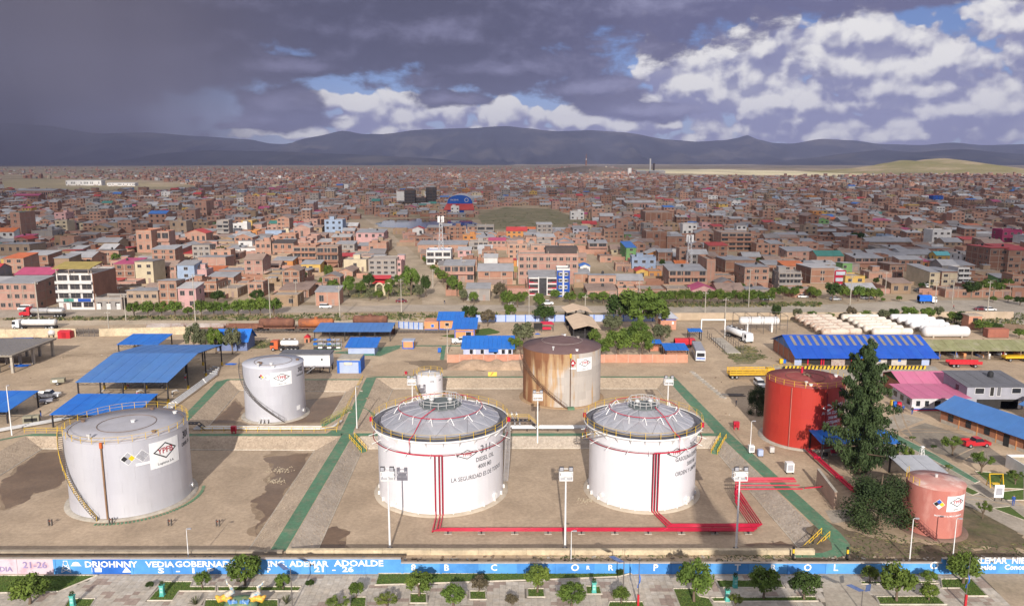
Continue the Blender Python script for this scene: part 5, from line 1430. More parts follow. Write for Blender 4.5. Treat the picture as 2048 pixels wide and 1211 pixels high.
gable_hut('gatehouse', 'low orange annex with blue door beside the pale blue gate', -28.0, -23.6, 249.5, 255, 2.6, 2.8, M_orange, M_salmon, 'building', 'flat', .1, 1, [('panel',0,0,4.2,.3,M_blue),('window',.4,.9,.9,.9,M_blue)])
h = gable_hut('office', 'front orange office with blue roof beside a white pickup', -17.6, -11.4, 238, 246, 3.0, 4.4, M_orange, M_brblue, 'building', 'mono', .8, 6, [('panel',-2.9,0,.3,3.0,M_blue),('panel',2.9,0,.3,3.0,M_blue),('panel',0,1.9,5.5,.22,M_blue),('window',1.2,.7,1.6,1.1,M_glass)])
h = gable_hut('office', 'long pale house with bright blue roof behind the low brick wall', -13.4, .2, 213.4, 220, 2.6, 4.3, mat('lilac_wall',(.46,.48,.62),None,.8), M_brblue, 'building', 'mono', .6, 12, row('window',(-4.6,-1.6,2.0,4.2,6.0),1.0,.9,1.2,M_glass) + row('panel',(-3.6,3.4,5.2),0,.25,2.5,M_whitep))
MB().slab([(.2,-4.9,2.0),(2.8,-4.9,2.0),(2.8,-3.3,2.5),(.2,-3.3,2.5)], .1).build('porch_roof', M_brblue, h)
for lab, x0, x1, y0, y1, z in (('nearer cream butterfly canopy in the little park',17.0,26.4,231,250,4.2), ('farther cream butterfly canopy in the little park',16.6,26.2,255,265,4.6)):
 cx, cy = (x0 + x1) / 2, (y0 + y1) / 2; t = thing('park_canopy', lab, 'canopy', (cx,cy,0)); X, Y = (x1 - x0) / 2, (y1 - y0) / 2
 roof_sheets(t, (-X,Y,z), (-X + 1.2,-Y,z), (.8,-Y - .6,z + 1.2), (-.8,Y + .6,z + 1.2), 4, M_creamr)
 roof_sheets(t, (-.79,Y + .6,z + 1.196), (.81,-Y - .6,z + 1.196), (X,-Y,z), (X - .8,Y,z), 4, M_creamr)
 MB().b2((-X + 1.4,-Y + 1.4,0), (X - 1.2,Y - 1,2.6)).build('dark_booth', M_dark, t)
 posts(t, [(x,y,0,z - .05) for x in (-X + 1.3,0,X - 1.3) for y in (-Y + 1,0,Y - 1)], M_steel, .12)
mb = MB()
h = gable_hut('watch_house', 'square brick watch house with a grey pyramid roof', 47.6, 52.6, 250, 255, 3.6, 3.7, M_salmon, M_greyr, 'building', 'flat', .2, 1, [('panel',1.4,1.8,.6,.8,M_sign),('panel',0,3.1,4.9,.25,M_blue)])
MB().add([(-3.2,-3.2,3.7),(3.2,-3.2,3.7),(3.2,3.2,3.7),(-3.2,3.2,3.7),(0,0,6.2)], [(0,1,4),(1,2,4),(2,3,4),(3,0,4),(3,2,1,0)]).build('pyramid_roof', mat('zinc_roof',(.36,.37,.42),(.3,.31,.35),.5,.4), h)
t = thing('brick_wall', 'low salmon brick wall with pillars across the yard behind the rusted tank', 'wall', (15,207.6,0))
for i in range(20):
 x = -32.3 + i * 3.23
 MB().b2((x + .18,-.1,0), (x + 3.07,.1,2.2 + .03 * (i % 3))).build('wall_panel', M_salmon, t)
 MB().b2((x - .15,-.18,0), (x + .16,.18,2.35)).build('pillar', mat('salmon_pillar',(.52,.31,.23),None,.9), t)
mb = MB(); r0 = random.Random(3); nx, ny = 46, 14
vs = [(-17 + 30 * i / nx,199.5 + 7.5 * j / ny,max(-.05,(1.5 + .5 * vnoise(i * .35,j * .3,3)) * sin(pi * j / ny) ** .7 * min(1,sin(pi * i / nx) * 2.5) * (.55 + .6 * vnoise(i * .3,j * .25,8)))) for j in range(ny + 1) for i in range(nx + 1)]
mb.add(vs, [(j * (nx + 1) + i,j * (nx + 1) + i + 1,(j + 1) * (nx + 1) + i + 1,(j + 1) * (nx + 1) + i) for j in range(ny) for i in range(nx)], 0, None, True)
structure('earth_mound_ground', mb, mat('heaped_earth',(.42,.30,.21),(.34,.24,.165),.95,.4,8,c3=(.2,.15,.1),scale3=.5,amount3=.5,coords='World',bump=.5))
t = canopy('booth', 'blue roofed guard booth at the right end of the brick wall', 41.6, 48.2, 211, 217, 2.6, 3.2, 3.2, 1.0, M_brblue, 2, 2, 5); MB().b2((-2.6,-2.2,0), (2.6,2.4,2.4)).build('wall', mat('booth_brick',(.35,.17,.11),None,.9), t)
t = canopy('booth', 'small blue roofed stall behind the guard booth', 38.6, 42.4, 219, 222.5, 2.6, 3.0, 3.0, 1.0, M_brblue, 2, 2, 3); MB().b2((-1.5,.2,0), (1.5,1.4,2.3)).build('wall', M_brickw, t)
canopy('booth', 'tiny blue canopy at the white loading gantry', 53.0, 57.2, 233.5, 236.5, 2.9, 3.3, 3.3, 1.0, M_brblue, 2, 2, 3)
t = thing('loading_gantry', 'white portal gantry over a ramp with dark side rails', 'gantry', (62,232,0))
mb = MB()
for x in (-4.2, 3.0): mb.b2((x - .15,6,0), (x + .15,6.3,5.4))
mb.b2((-4.35,5.95,5.4), (3.15,6.35,5.8)); mb.build('portal', M_whitep, t)
MB().b2((-1.6,-14.5,0), (2.2,5,.25)).build('ramp', M_conc, t)
for s, x in enumerate((-2.4,2.8)):
 mb = MB()
 for z in (1.0, 1.9): mb.bar((x,-14.5,z), (x,5.5,z), .07)
 for k in range(9): mb.bar((x,-14.5 + k * 2.5,0), (x,-14.5 + k * 2.5,2.6 if k % 2 == 0 else 1.9), .1)
 mb.build('side_rail', M_tread, t)
def bullet(name, label, x, y, L, r, z, m, cat='gas tank', group=None, saddle=True, m2=None):
 t = thing(name, label, cat, (x,y,0), 0, group)
 prof = [(.01,-L / 2)] + [(r * cos(a),-L / 2 + r * .75 * (1 - sin(pi / 2 - a)) if False else -L / 2 + r * .7 - r * .7 * sin(a)) for a in [pi / 2 * (1 - k / 6.) for k in range(1,7)]]
 prof = prof + [(p[0],-p[1]) for p in reversed(prof)]
 mb = MB(); mb.lathe(prof, 20)
 mb.v = [(v[2],v[1],z + v[0]) for v in mb.v]; mb.f = [tuple(reversed(f)) for f in mb.f]
 mb.build('vessel', m, t)
 if saddle:
  for s in (-.3, .3):
   MB().b2((s * L - .25,-r * .8,0), (s * L + .25,r * .8,z - r * .55)).build('saddle', m2 or M_conc, t)
  MB().cyl((0,0,z + r - .05), (0,0,z + r + .3), .35, 10).build('manway', m, t)
 return t
bullet('gas_tank', 'white gas tank raised on two white legs inside a rusty frame', 78.2, 247, 12.8, 1.25, 3.5, mat('white_vessel',(.74,.73,.72),(.68,.66,.64),.5,.4,6,c3=(.5,.42,.36),scale3=.3,amount3=.25), m2=M_whitep)
t = thing('gantry_cage', 'rusty open steel frame standing round the raised gas tank', 'frame', (78,247,0)); mb = MB()
for x in (-7.2, -3.4, .6, 4.6, 8.0):
 for y in (-3.4, 3.4): mb.bar((x,y,0), (x,y,5.6), .13)
 mb.bar((x,-3.4,5.6), (x,3.4,5.6), .11)
for y in (-3.4, 3.4):
 for z in (5.6, 2.8): mb.bar((-7.2,y,z), (8.0,y,z), .1)
mb.build('frame', M_tread, t)
Mv = [mat('stained_vessel',(.54,.47,.40),(.52,.42,.34),.7,.3,7,c3=(.27,.13,.08),scale3=.4,amount3=.75,vary=.06), mat('offwhite_vessel',(.58,.54,.48),(.60,.54,.47),.6,.3,7,c3=(.42,.28,.19),scale3=.35,amount3=.5,vary=.05), mat('clean_vessel',(.62,.61,.61),(.57,.56,.56),.45,.4,6,c3=(.58,.55,.53),scale3=.3,amount3=.3,vary=.03)]
ordn = ('front', 'second', 'third', 'fourth', 'fifth', 'rear')
for c, (x, desc) in enumerate(((101,'rust stained gas tank in the left stack'),(116.3,'off white gas tank in the middle stack'),(133.2,'clean white gas tank in the right stack'))):
 for k in range(6):
  y = 239 + k * 4.5
  bullet('gas_tank', '%s, %s row counted from the blue warehouse' % (desc,ordn[k]), x + rnd.uniform(-.5,.5), y, 12.6 if not (c == 2 and k == 0) else 14.5, 1.12 if not (c == 2 and k == 0) else 1.65, 1.75, Mv[c], group='gas tanks lying in rows')
cx, cy = 92.9, 213.5; t = thing('warehouse', 'big blue roofed warehouse with rows of dull skylight strips', 'warehouse', (cx,cy,0))
X, Y = 18.1, 8.6
MB().add([(-X,-Y,0),(-X,Y,0),(-X,Y,3.2),(-X,0,6.2),(-X,-Y,3.2),(X,-Y,0),(X,Y,0),(X,Y,3.2),(X,0,6.2),(X,-Y,3.2)], [(1,0,4,3,2),(5,6,7,8,9),(6,1,2,7)]).build('wall', M_brickw, t)
MB().add([(-X - .02,-Y,3.2),(-X - .02,0,6.2),(-X - .02,Y,3.2)], [(0,1,2)]).build('gable', M_blueroof, t)
for k in range(5): MB().b2((-X - .12,-Y + k * 4.3 - .15,0), (-X - .005,-Y + k * 4.3 + .15,3.2 + (3.0 * (1 - abs(-Y + k * 4.3) / Y)) - .1)).build('pillar', mat('pale_pillar',(.42,.33,.27),None,.9), t)
roof_sheets(t, (-X - .8,-Y - 2.6,2.5), (X + .8,-Y - 2.6,2.5), (X + .8,0,6.35), (-X - .8,0,6.35), 19, M_whsblue)
roof_sheets(t, (-X - .8,.02,6.346), (X + .8,.02,6.346), (X + .8,Y + 1,3.0), (-X - .8,Y + 1,3.0), 19, M_whsblue)
for k in range(18):
 x = -X + 1.0 + k * 2.0; f = lambda y: 2.5 + (y + Y + 2.6) / (Y + 2.6) * 3.85
 MB().slab([(x - .1,-5.2,f(-5.2) + .07),(x + .75,-5.2,f(-5.2) + .07),(x + .75,-.5,f(-.5) + .07),(x - .1,-.5,f(-.5) + .07)], .04).build('skylight_strip', M_skyl, t)
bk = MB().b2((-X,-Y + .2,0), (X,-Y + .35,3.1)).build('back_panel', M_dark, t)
for x, w, hh, m in ((-17.2,1.8,2.9,M_ltblue), (-14.6,.35,2.8,M_redpipe), (-11.0,.35,2.8,M_redpipe), (-10.4,.3,2.8,M_redpipe), (-3,.35,2.8,M_redpipe), (4.6,3.4,2.5,mat('pale_shutter',(.5,.46,.42),None,.8)), (9.5,4.0,2.5,MATS['pale_shutter']), (16.5,2.0,2.8,M_ltblue)):
 MB().b2((x - w / 2,-Y - .15,0), (x + w / 2,-Y + .18,hh)).build('front_panel', m, t)
MB().b2((-8.6,-Y - .6,0), (-5.0,-Y - .16,1.9)).build('stacked_goods', mat('pale_crates',(.42,.36,.32),(.3,.2,.18),.9,2), t)
for k, x in enumerate((4.2,9.6)): MB().b2((x - .4,-Y - .2,1.0), (x + .4,-Y - .155,1.8)).build('blue_window', M_blue, t)
t = thing('cylinder_stack', 'heap of orange gas cylinders under the warehouse eave', 'gas cylinders', (92.8,203.2,0))
r0 = random.Random(4)
for k in range(26):
 x, z = -2.2 + (k % 7) * .65 + (k // 7) * .3, (k // 7) * .42
 MB().lathe([(.01,0),(.25,.05),(.3,.25),(.3,.65),(.2,.82),(.1,.95)], 10).build('gas_cylinder', mat('orange_cylinder',(.5,.27,.03),(.4,.2,.02),.6,1,vary=.1), t, (x,r0.uniform(-.2,.2),z))
t = thing('striped_barrier', 'yellow and black striped kerb in front of the blue warehouse', 'barrier', (75.5,200.6,0))
bm1 = MB().add([(0,0,0),(.5,0,0),(.72,0,.85),(.22,0,.85),(0,.35,0),(.5,.35,0),(.72,.35,.85),(.22,.35,.85)], [(0,1,2,3),(1,5,6,2),(5,4,7,6),(4,0,3,7),(3,2,6,7)])
my, mk = bm1.mesh('yellow_block', M_yellow), bm1.mesh('black_block', M_black)
for k in range(74):
 place('yellow_block' if k % 2 else 'black_block', my if k % 2 else mk, t, (-5.2 + k * .5,0,0))
t = thing('open_shed', 'long open shed with a mossy olive roof at the right edge', 'shed', (130,214,0))
roof_sheets(t, (-19,-4.2,2.7), (22,-4.2,2.7), (22,1.5,4.5), (-19,1.5,4.5), 26, M_olive); roof_sheets(t, (-19,1.52,4.496), (22,1.52,4.496), (22,6,2.9), (-19,6,2.9), 26, M_olive)
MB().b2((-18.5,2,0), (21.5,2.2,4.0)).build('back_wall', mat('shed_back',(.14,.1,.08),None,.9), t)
posts(t, [(-18.5 + k * 4.4,-3.8,0,2.75) for k in range(10)], M_wood, .12); MB().b2((-18.5,-4,1.0), (21.5,-3.9,1.12)).b2((-18.5,-4,.5), (21.5,-3.9,.62)).build('fence_rail', M_wood, t)
r0 = random.Random(9)
for k in range(30):
 x = r0.uniform(-17, 20); s = r0.uniform(.3, .8)
 MB().b2((x,r0.uniform(-3,.5),0), (x + s,1,r0.uniform(.4,1.6))).build('stored_item', [M_whitep,M_redpipe,M_greyw,M_orange,M_blue][k % 5], t)
MB().add([(-19.2,-4.2,2.6),(-19.2,1.5,4.4),(-19.2,6,2.8)], [(0,1,2)]).build('gable', mat('green_gable',(.06,.1,.04),None,.9), t)
h = gable_hut('brick_tower', 'small brick tower with a flat roof among bushes at right', 146.2, 150.4, 250, 254, 4.4, 4.7, M_salmon, mat('tan_roof',(.42,.34,.27),None,.9), 'tower', 'flat', .3, 1, [('panel',0,2.6,1.6,1.2,M_dark)])
t = thing('shipping_container', 'brick red shipping container near the brick tower', 'container', (148.5,239,0)); MB().b2((-3.2,-1.3,.15), (3.2,1.3,2.75)).build('body', mat('container_red',(.32,.12,.08),(.27,.1,.07),.7,.6), t)
mb = MB()
for k in range(22): mb.b2((-3.1 + k * .28,-1.34,.25), (-2.96 + k * .28,-1.302,2.65))
mb.build('corrugation', MATS['container_red'], t, kind='stuff'); MB().b2((-3.2,-1.3,0), (-2.8,1.3,.15)).b2((2.8,-1.3,0), (3.2,1.3,.15)).build('corner_block', M_steel, t)
h = gable_hut('pink_house', 'low pale house with a flat pink roof and a striped wall', 86.4, 98.2, 165.6, 174.6, 3.0, 3.25, mat('pale_lilac_wall',(.55,.53,.56),None,.8), M_pinkr, 'house', 'mono', .7, 9, [('window',-4.6,1.1,.9,1.2,M_glass),('window',-2.7,1.1,.9,1.2,M_glass),('window',-.4,1.1,1.3,1.2,M_glass),('window',2.2,1.1,1.3,1.2,M_glass),('panel',0,.35,11.6,.18,M_blue),('panel',0,.12,11.6,.18,M_redpipe)], [(y,yy,1.1,1.4,1.2,M_glass) for y,yy in ((0,-3),(0,0),(0,3))])
h = gable_hut('pink_house', 'rear brick house with a taller pink roof and green gable', 89.4, 106, 176, 186, 3.0, 4.7, M_brickw, M_pinkr, 'house', 'x', .6, 10); MB().add([(-8.33,-5,2.95),(-8.33,0,4.65),(-8.33,5,2.95)], [(2,1,0)]).build('gable', mat('dark_green_gable',(.045,.075,.03),None,.9), h)
h = gable_hut('grey_building', 'two storey grey block building with a dark roof beside the pink house', 98.8, 111.4, 166.9, 176.5, 5.1, 5.9, M_greyw, M_greyr, 'building', 'mono', .5, 8, [('window',-3.6,3.5,1.9,1.2,M_glass),('window',-.9,3.0,.8,1.9,M_dark),('window',.6,3.0,.8,1.9,M_greyr),('window',4.4,3.6,1.9,1.1,M_glass),('panel',.5,0,9,2.2,M_dark),('panel',3.5,.2,4.5,1.6,M_whitep)], [(0,-1,3.3,1.2,1.2,M_glass)])
MB().lathe([(.6,0),(.6,1.0),(.3,1.3),(.01,1.35)], 12).build('water_tank', M_black, h, (2.0,1.0,5.7))
def oblique(label, p, L, Wd, zw, zr, wall):
 u = Vector((.325,-.946,0)); rz = atan2(u.y, u.x)
 c = Vector((p[0],p[1],0)) + u * L / 2 + Vector((.946,.325,0)) * Wd / 2
 t = gable_hut('long_building', label, c.x - L / 2, c.x + L / 2, c.y - Wd / 2, c.y + Wd / 2, zw, zr, wall, M_blueroof, 'building', 'x', .9, 16, [], [], rz)
 t.location = c
 for k in range(9):
  x = -L / 2 + 2.5 + k * 4.2
  MB().b2((x - .6,-Wd / 2 - .06,.9 if k % 4 != 3 else 0), (x + .6,-Wd / 2 - .004,2.3)).build('window' if k % 4 != 3 else 'door', M_glass if k % 4 != 3 else M_dark, t)
  MB().b2((x + 1.9,-Wd / 2 - .05,0), (x + 2.15,-Wd / 2 - .004,zw - .3)).build('pilaster', M_orange, t)
 MB().b2((-L / 2 + .2,-Wd / 2 - .03,0), (L / 2,-Wd / 2 - .003,.7)).build('plinth', M_conc, t)
 return t
oblique('long orange walled building with blue roof running out at right', (88.7,158.2), 40, 8.6, 3.2, 5.0, mat('orange_brick',(.34,.15,.085),(.28,.12,.07),.9,1,c3=(.4,.2,.12),scale3=.4))
oblique('orange walled building with blue roof behind the long one at right edge', (107.5,160.5), 30, 8, 3.2, 4.6, MATS['orange_brick'])
t = thing('white_kiosk', 'white roofless enclosure with blue and red stripes at right edge', 'enclosure', (90.8,130.6,0))
MB().b2((-3.6,-2.6,0), (8,-2.45,2.3)).b2((-3.6,-2.45,0), (-3.45,3.0,2.3)).b2((-3.45,2.85,0), (8,3.0,2.3)).build('wall', M_whitep, t); MB().b2((-3.4,-2.4,.05), (8,2.8,1.9)).build('floor', M_cream, t)
for z, m in ((.55,M_redpipe), (.85,M_blue)): MB().b2((-3.62,-2.63,z), (8,-2.602,z + .22)).build('stripe', m, t)
canopy('pump_canopy', 'blue canopy half hidden behind the big conifer', 55.2, 69.5, 135.5, 142, 3.6, 4.0, 4.0, 1.0, M_brblue, 4, 2, 9)
canopy('pump_canopy', 'small grey tin canopy between the conifer and the pink tank', 65.2, 72.0, 124.5, 131.5, 2.6, 3.0, 3.0, 1.0, mat('tin_roof',(.42,.43,.46),(.36,.37,.4),.5,.5), 2, 2, 5)
for k in range(6):
 x, y = 57 + 2.2 * k, 138 + (k % 2) * 1.5
 t = thing('pump_unit', '%s pump set from the left under the blue canopy behind the conifer' % ('first','second','third','fourth','fifth','sixth')[k], 'pump', (x,y,0), 0, 'pumps under the blue canopy'); MB().b2((-.5,-.4,0), (.5,.4,.3)).build('plinth', M_conc, t); MB().cyl((-.45,0,.65), (.45,0,.65), .35, 10).build('motor', M_redpipe if k % 2 else M_steel, t)
 # ------------------------------------------------------------------ walls round the depot
def panel_wall(name, label, p, q, h, n, m, mp=None, cap=None, th=.18):
 p, q = Vector((p[0],p[1],0)), Vector((q[0],q[1],0)); d = q - p; L = d.length
 t = thing(name, label, 'wall', p, atan2(d.y,d.x)); s = L / n; r0 = random.Random(n)
 for i in range(n):
  MB().b2((i * s + .14,-th / 2,0), ((i + 1) * s - .14,th / 2,h + r0.uniform(-.02,.04))).build('wall_panel', m if not isinstance(m,list) else m[i % len(m)], t)
  MB().b2((i * s - .14,-th / 2 - .05,0), (i * s + .138,th / 2 + .05,h + .1)).build('pillar', mp or (m if not isinstance(m,list) else m[0]), t)
 return t
panel_wall('perimeter_wall', 'tan perimeter wall left of the barred gate', (-172,237.5), (-134,239.6), 2.6, 9, M_cream)
panel_wall('perimeter_wall', 'tan perimeter wall between the barred gate and the railway wagons', (-127,240.0), (-98,243.5), 2.4, 8, M_cream)
t = thing('barred_gate', 'barred gate in the tan perimeter wall by the yard', 'gate', (-133.6,239.7,0)); mb = MB()
for i in range(4):
 MB().b2((i * 1.65,-.05,0), (i * 1.65 + .12,.05,2.7)).build('gate_post', M_tread, t)
for k in range(24): MB().bar((k * .27,0,.1), (k * .27,0,2.4), .05).build('bar', M_tread, t)
for z in (.15, 1.2, 2.4): mb.bar((0,0,z), (6.4,0,z), .08)
mb.build('gate_rail', M_tread, t)
panel_wall('perimeter_wall', 'long tan perimeter wall along the road at right behind the gas tanks', (54,265.5), (172,268), 2.45, 36, mat('tan_panel',(.46,.36,.26),(.4,.31,.22),.9,.4,vary=.06))
panel_wall('perimeter_wall', 'pale blue framed wall along the park and the road', (-12,262.5), (54,263.5), 2.3, 20, M_ltblue, M_blue)
panel_wall('perimeter_wall', 'pale blue gate panels between the wagons and the orange gatehouse', (-36.5,252), (-28.3,250), 2.2, 5, mat('faded_blue_panel',(.38,.42,.52),None,.8), M_blue)
panel_wall('brick_fence', 'brown fence by the bushes at the far right edge', (158,250), (176,238), 2.0, 6, mat('brown_fence',(.2,.14,.1),None,.9))
# ------------------------------------------------------------------ railway with old wagons
mb = MB(); mb.b2((-180,244.4,0), (-20,248.4,.3)); structure('railway_ballast', mb, mat('ballast',(.16,.125,.10),(.1,.08,.065),.95,2,6,coords='World'))
t = thing('railway_track', 'rusty railway track behind the long blue canopy', 'railway', (-100,246.4,.3)); mb = MB()
for y in (-.75, .75): MB().b2((-80,y - .05,.12), (80,y + .05,.27)).build('rail', M_tread, t)
me = MB().b2((-.12,-1.25,0), (.12,1.25,.12)).mesh('sleeper', M_wood)
for k in range(160): place('sleeper', me, t, (-79.5 + k,0,0))
Mr = [mat('wagon_rust',(.17,.075,.05),(.12,.055,.04),.85,.4,7,c3=(.26,.12,.07),scale3=.5,amount3=.7), mat('wagon_grey',(.40,.36,.34),(.3,.25,.23),.8,.4,7,c3=(.2,.1,.07),scale3=.5,amount3=.7), mat('wagon_orange',(.40,.13,.045),(.2,.08,.05),.85,.35,7,c3=(.13,.065,.05),scale3=.5,amount3=.8)]
bog = MB().b2((-1.1,-1.0,.45), (1.1,1.0,.8)).mesh('bogie', M_steel)
whl = MB().cyl((0,-.85,0), (0,-.7,0), .42, 12).cyl((0,.7,0), (0,.85,0), .42, 12).cyl((0,-.85,0), (0,.85,0), .07, 6).mesh('wheel', M_steel)
for i, (x, m, kind, lab) in enumerate([(-109,1,0,'grey flat railway wagon farthest left behind the trees'),(-96.5,1,0,'grey low railway wagon behind the bushy trees at left'),(-84,0,0,'brown flat railway wagon behind the blue gabled shed'),(-74.2,0,1,'dark brown railway tank wagon left of the orange rusted one'),(-61.8,2,1,'railway tank wagon with bright orange rust at the canopy'),(-45.5,0,1,'brown railway tank wagon showing above the long blue canopy')]):
 t = thing('railway_wagon', lab, 'railway wagon', (x,246.4 + (4.5 if i == 5 else 0),.57), 0, 'old wagons on the siding')
 MB().b2((-5.9,-1.3,.8), (5.9,1.3,1.15)).build('chassis', Mr[0], t)
 for s in (-4.0, 4.0):
  b_ = place('bogie', bog, t, (s,0,0))
  for e in (-.8, .8): place('wheel', whl, b_, (e,0,.42))
 if kind:
  mb = MB(); r = 1.35; L = 11.2
  mb.lathe([(.01,-L / 2),(r * .7,-L / 2 + .12),(r,-L / 2 + .5),(r,L / 2 - .5),(r * .7,L / 2 - .12),(.01,L / 2)], 18); mb.v = [(v[2],v[1],2.5 + v[0]) for v in mb.v]; mb.f = [tuple(reversed(f)) for f in mb.f]; mb.build('tank', Mr[m], t)
  MB().cyl((0,0,3.7), (0,0,4.3), .6, 12).build('dome', Mr[m], t); MB().b2((-2,-.6,3.86), (2,.6,3.92)).build('walkway', Mr[0], t)
 else:
  for s in (-1, 1): MB().b2((-5.9,s * 1.3 - .06,1.15), (5.9,s * 1.3 + .06,2.0)).build('side_board', Mr[m], t)
  mb = MB()
  for k in range(9): mb.b2((-5.8 + k * 1.42,-1.4,1.15), (-5.68 + k * 1.42,-1.36,2.5))
  mb.b2((-5.9,-1.4,2.3), (5.9,-1.36,2.42)); mb.build('stake_rail', Mr[m], t)
  # ------------------------------------------------------------------ vehicles
wheel_cache = {}
def wheel(t, x, y, r, w=.24):
 k = (r, w)
 if k not in wheel_cache:
  a = MB().cyl((0,-w / 2,0), (0,w / 2,0), r, 14); b = MB().cyl((0,-w / 2 - .01,0), (0,w / 2 + .01,0), r * .55, 10)
  wheel_cache[k] = (a.mesh('tyre',M_tyre), b.mesh('rim',M_rim))
 o = place('wheel', wheel_cache[k][0], t, (x,y,r)); place('rim', wheel_cache[k][1], o)
def prof_body(prof, w, inset=0.0):
 """side profile [(x, z)] given width w, upper points narrowed by inset"""
 mb = MB(); n = len(prof); zm = max(p[1] for p in prof)
 zlo = sorted(p[1] for p in prof)[n // 2]
 f = lambda z: w / 2 - inset * max(0, (z - zlo) / max(.01,zm - zlo))
 vs = [(x,-f(z),z) for x, z in prof] + [(x,f(z),z) for x, z in prof]
 mb.add(vs, [tuple(range(n)),tuple(range(2 * n - 1,n - 1,-1))] + [(i,n + i,n + (i + 1) % n,(i + 1) % n) for i in range(n)])
 return mb
def lamps(t, L, w, z, s=.22):
 for y in (-1, 1):
  MB().b2((L / 2 - .03,y * (w / 2 - .3) - s / 2,z), (L / 2 + .03,y * (w / 2 - .3) + s / 2,z + .16)).build('headlight', M_headl, t)
  MB().b2((-L / 2 - .03,y * (w / 2 - .2) - .1,z), (-L / 2 + .03,y * (w / 2 - .2) + .1,z + .2)).build('tail_light', M_taill, t)
def car(label, p, rz, m, kind='sedan', group=None):
 t = thing('parked_car' if kind in ('sedan','suv') else kind, label, {'pickup': 'pickup truck','van': 'van'}.get(kind,'car'), p, rz, group)
 if kind == 'sedan':
  prof_body([(-2.1,.3),(2.1,.3),(2.15,.65),(1.1,.88),(-1.6,.92),(-2.15,.85)], 1.7).build('body', m, t); prof_body([(1.1,.86),(.35,1.4),(-1.0,1.42),(-1.75,.9)], 1.6, .18).build('cabin', M_glass, t); MB().slab([(.3,-.6,1.44),(.3,.6,1.44),(-1.0,.6,1.46),(-1.0,-.6,1.46)], .04).build('roof', m, t); wl = (1.3, -1.3); r = .31; L, w, z = 4.25, 1.7, .6
 elif kind == 'suv':
  prof_body([(-2.2,.35),(2.2,.35),(2.2,.95),(1.2,1.08),(-2.2,1.08)], 1.8).build('body', m, t); prof_body([(1.15,1.06),(.55,1.68),(-2.1,1.7),(-2.2,1.06)], 1.74, .14).build('cabin', M_glass, t); MB().b2((-2.1,-.72,1.68), (.55,.72,1.75)).build('roof', m, t); wl = (1.4, -1.4); r = .36; L, w, z = 4.4, 1.8, .7
 elif kind == 'van':
  prof_body([(-2.3,.35),(2.3,.35),(2.35,.9),(1.75,1.15),(1.3,2.0),(-2.25,2.05),(-2.3,1.9)], 1.75, .1).build('body', m, t); prof_body([(1.78,1.16),(1.36,1.88),(-2.1,1.88),(-2.1,1.2)], 1.79, .06).build('window_band', M_glass, t); wl = (1.5, -1.5); r = .33; L, w, z = 4.7, 1.75, .65
 else:
  prof_body([(-2.6,.45),(2.5,.45),(2.5,1.0),(1.3,1.15),(.2,1.15),(-2.6,1.05)], 1.8).build('body', m, t); prof_body([(1.25,1.12),(.7,1.75),(-.5,1.77),(-.7,1.12)], 1.7, .16).build('cabin', M_glass, t); MB().b2((-.5,-.66,1.75), (.7,.66,1.81)).build('roof', m, t); MB().b2((-2.5,-.78,1.03), (-.8,.78,1.075)).build('cargo_bed', M_dark, t); wl = (1.6, -1.6); r = .4; L, w, z = 5.1, 1.8, .8
  for y in (-.87, .87): MB().b2((-2.6,y - .04,1.05), (-.75,y + .04,1.4)).build('bed_side', m, t)
 for x in wl:
  for y in (-1, 1): wheel(t, x, y * (w / 2 - .1), r)
 lamps(t, L, w, z)
 return t
def cab(t, x, m, w=2.4, L=2.2, h=2.9, nose=False):
 if nose:
  prof_body([(x - 1.4,.7),(x + 2.2,.7),(x + 2.3,1.2),(x + 2.1,1.75),(x + .7,1.95),(x + .3,2.9),(x - .5,3.5),(x - 1.4,3.5)], w, .15).build('cab', m, t)
  prof_body([(x + .72,2.0),(x + .36,2.75),(x - .4,2.75),(x - .4,2.0)], w + .03, .06).build('cab_window', M_glass, t)
 else:
  prof_body([(x,.6),(x + L,.6),(x + L + .03,1.6),(x + L - .2,h),(x,h + .1)], w, .08).build('cab', m, t)
  prof_body([(x + L + .02,1.65),(x + L - .16,h - .3),(x + L - 1.1,h - .3),(x + L - 1.1,1.65)], w + .03, .02).build('cab_window', M_glass, t)
 for y in (-1, 1): MB().b2((x + L + (.12 if nose else 0),y * .85 - .2,.85), (x + L + (.16 if nose else .05),y * .85 + .2,1.05)).build('headlight', M_headl, t)
def tanker(label, p, rz, cm, tm, Lt=9.5, nose=False, r=1.15, stripe=None, name='tanker_truck', cat='tanker truck'):
 t = thing(name, label, cat, p, rz)
 x0 = -Lt / 2
 cab(t, Lt / 2 + .5 + (1.0 if nose else 0), cm, nose=nose)
 MB().b2((x0,-.5,.75), (Lt / 2 + 1.5,.5,1.0)).build('chassis', M_steel, t)
 mb = MB(); mb.lathe([(.01,x0),(r * .75,x0 + .1),(r,x0 + .4),(r,-x0 - .4),(r * .75,-x0 - .1),(.01,-x0)], 20); mb.v = [(v[2],v[1] * 1.05,2.15 + v[0] * .92) for v in mb.v]; mb.f = [tuple(reversed(f)) for f in mb.f]; mb.build('tank', tm, t)
 MB().b2((x0 + .8,-.4,3.16), (-x0 - .8,.4,3.28)).build('tank_walkway', M_steel, t)
 for k in range(3): MB().cyl((x0 * .6 + k * -x0 * .6,0,3.2), (x0 * .6 + k * -x0 * .6,0,3.42), .3, 10).build('tank_hatch', tm, t)
 if stripe: MB().b2((x0 + 1,-r * 1.05 - .03,1.9), (-x0 - 1,-r * 1.05 + .15,2.25)).build('stripe', stripe, t)
 for x in (x0 + .7, x0 + 1.8, x0 + 2.9, Lt / 2 - .4, Lt / 2 + (2.6 if nose else 1.9)):
  for y in (-1, 1): wheel(t, x, y * 1.0, .5, .4)
 return t
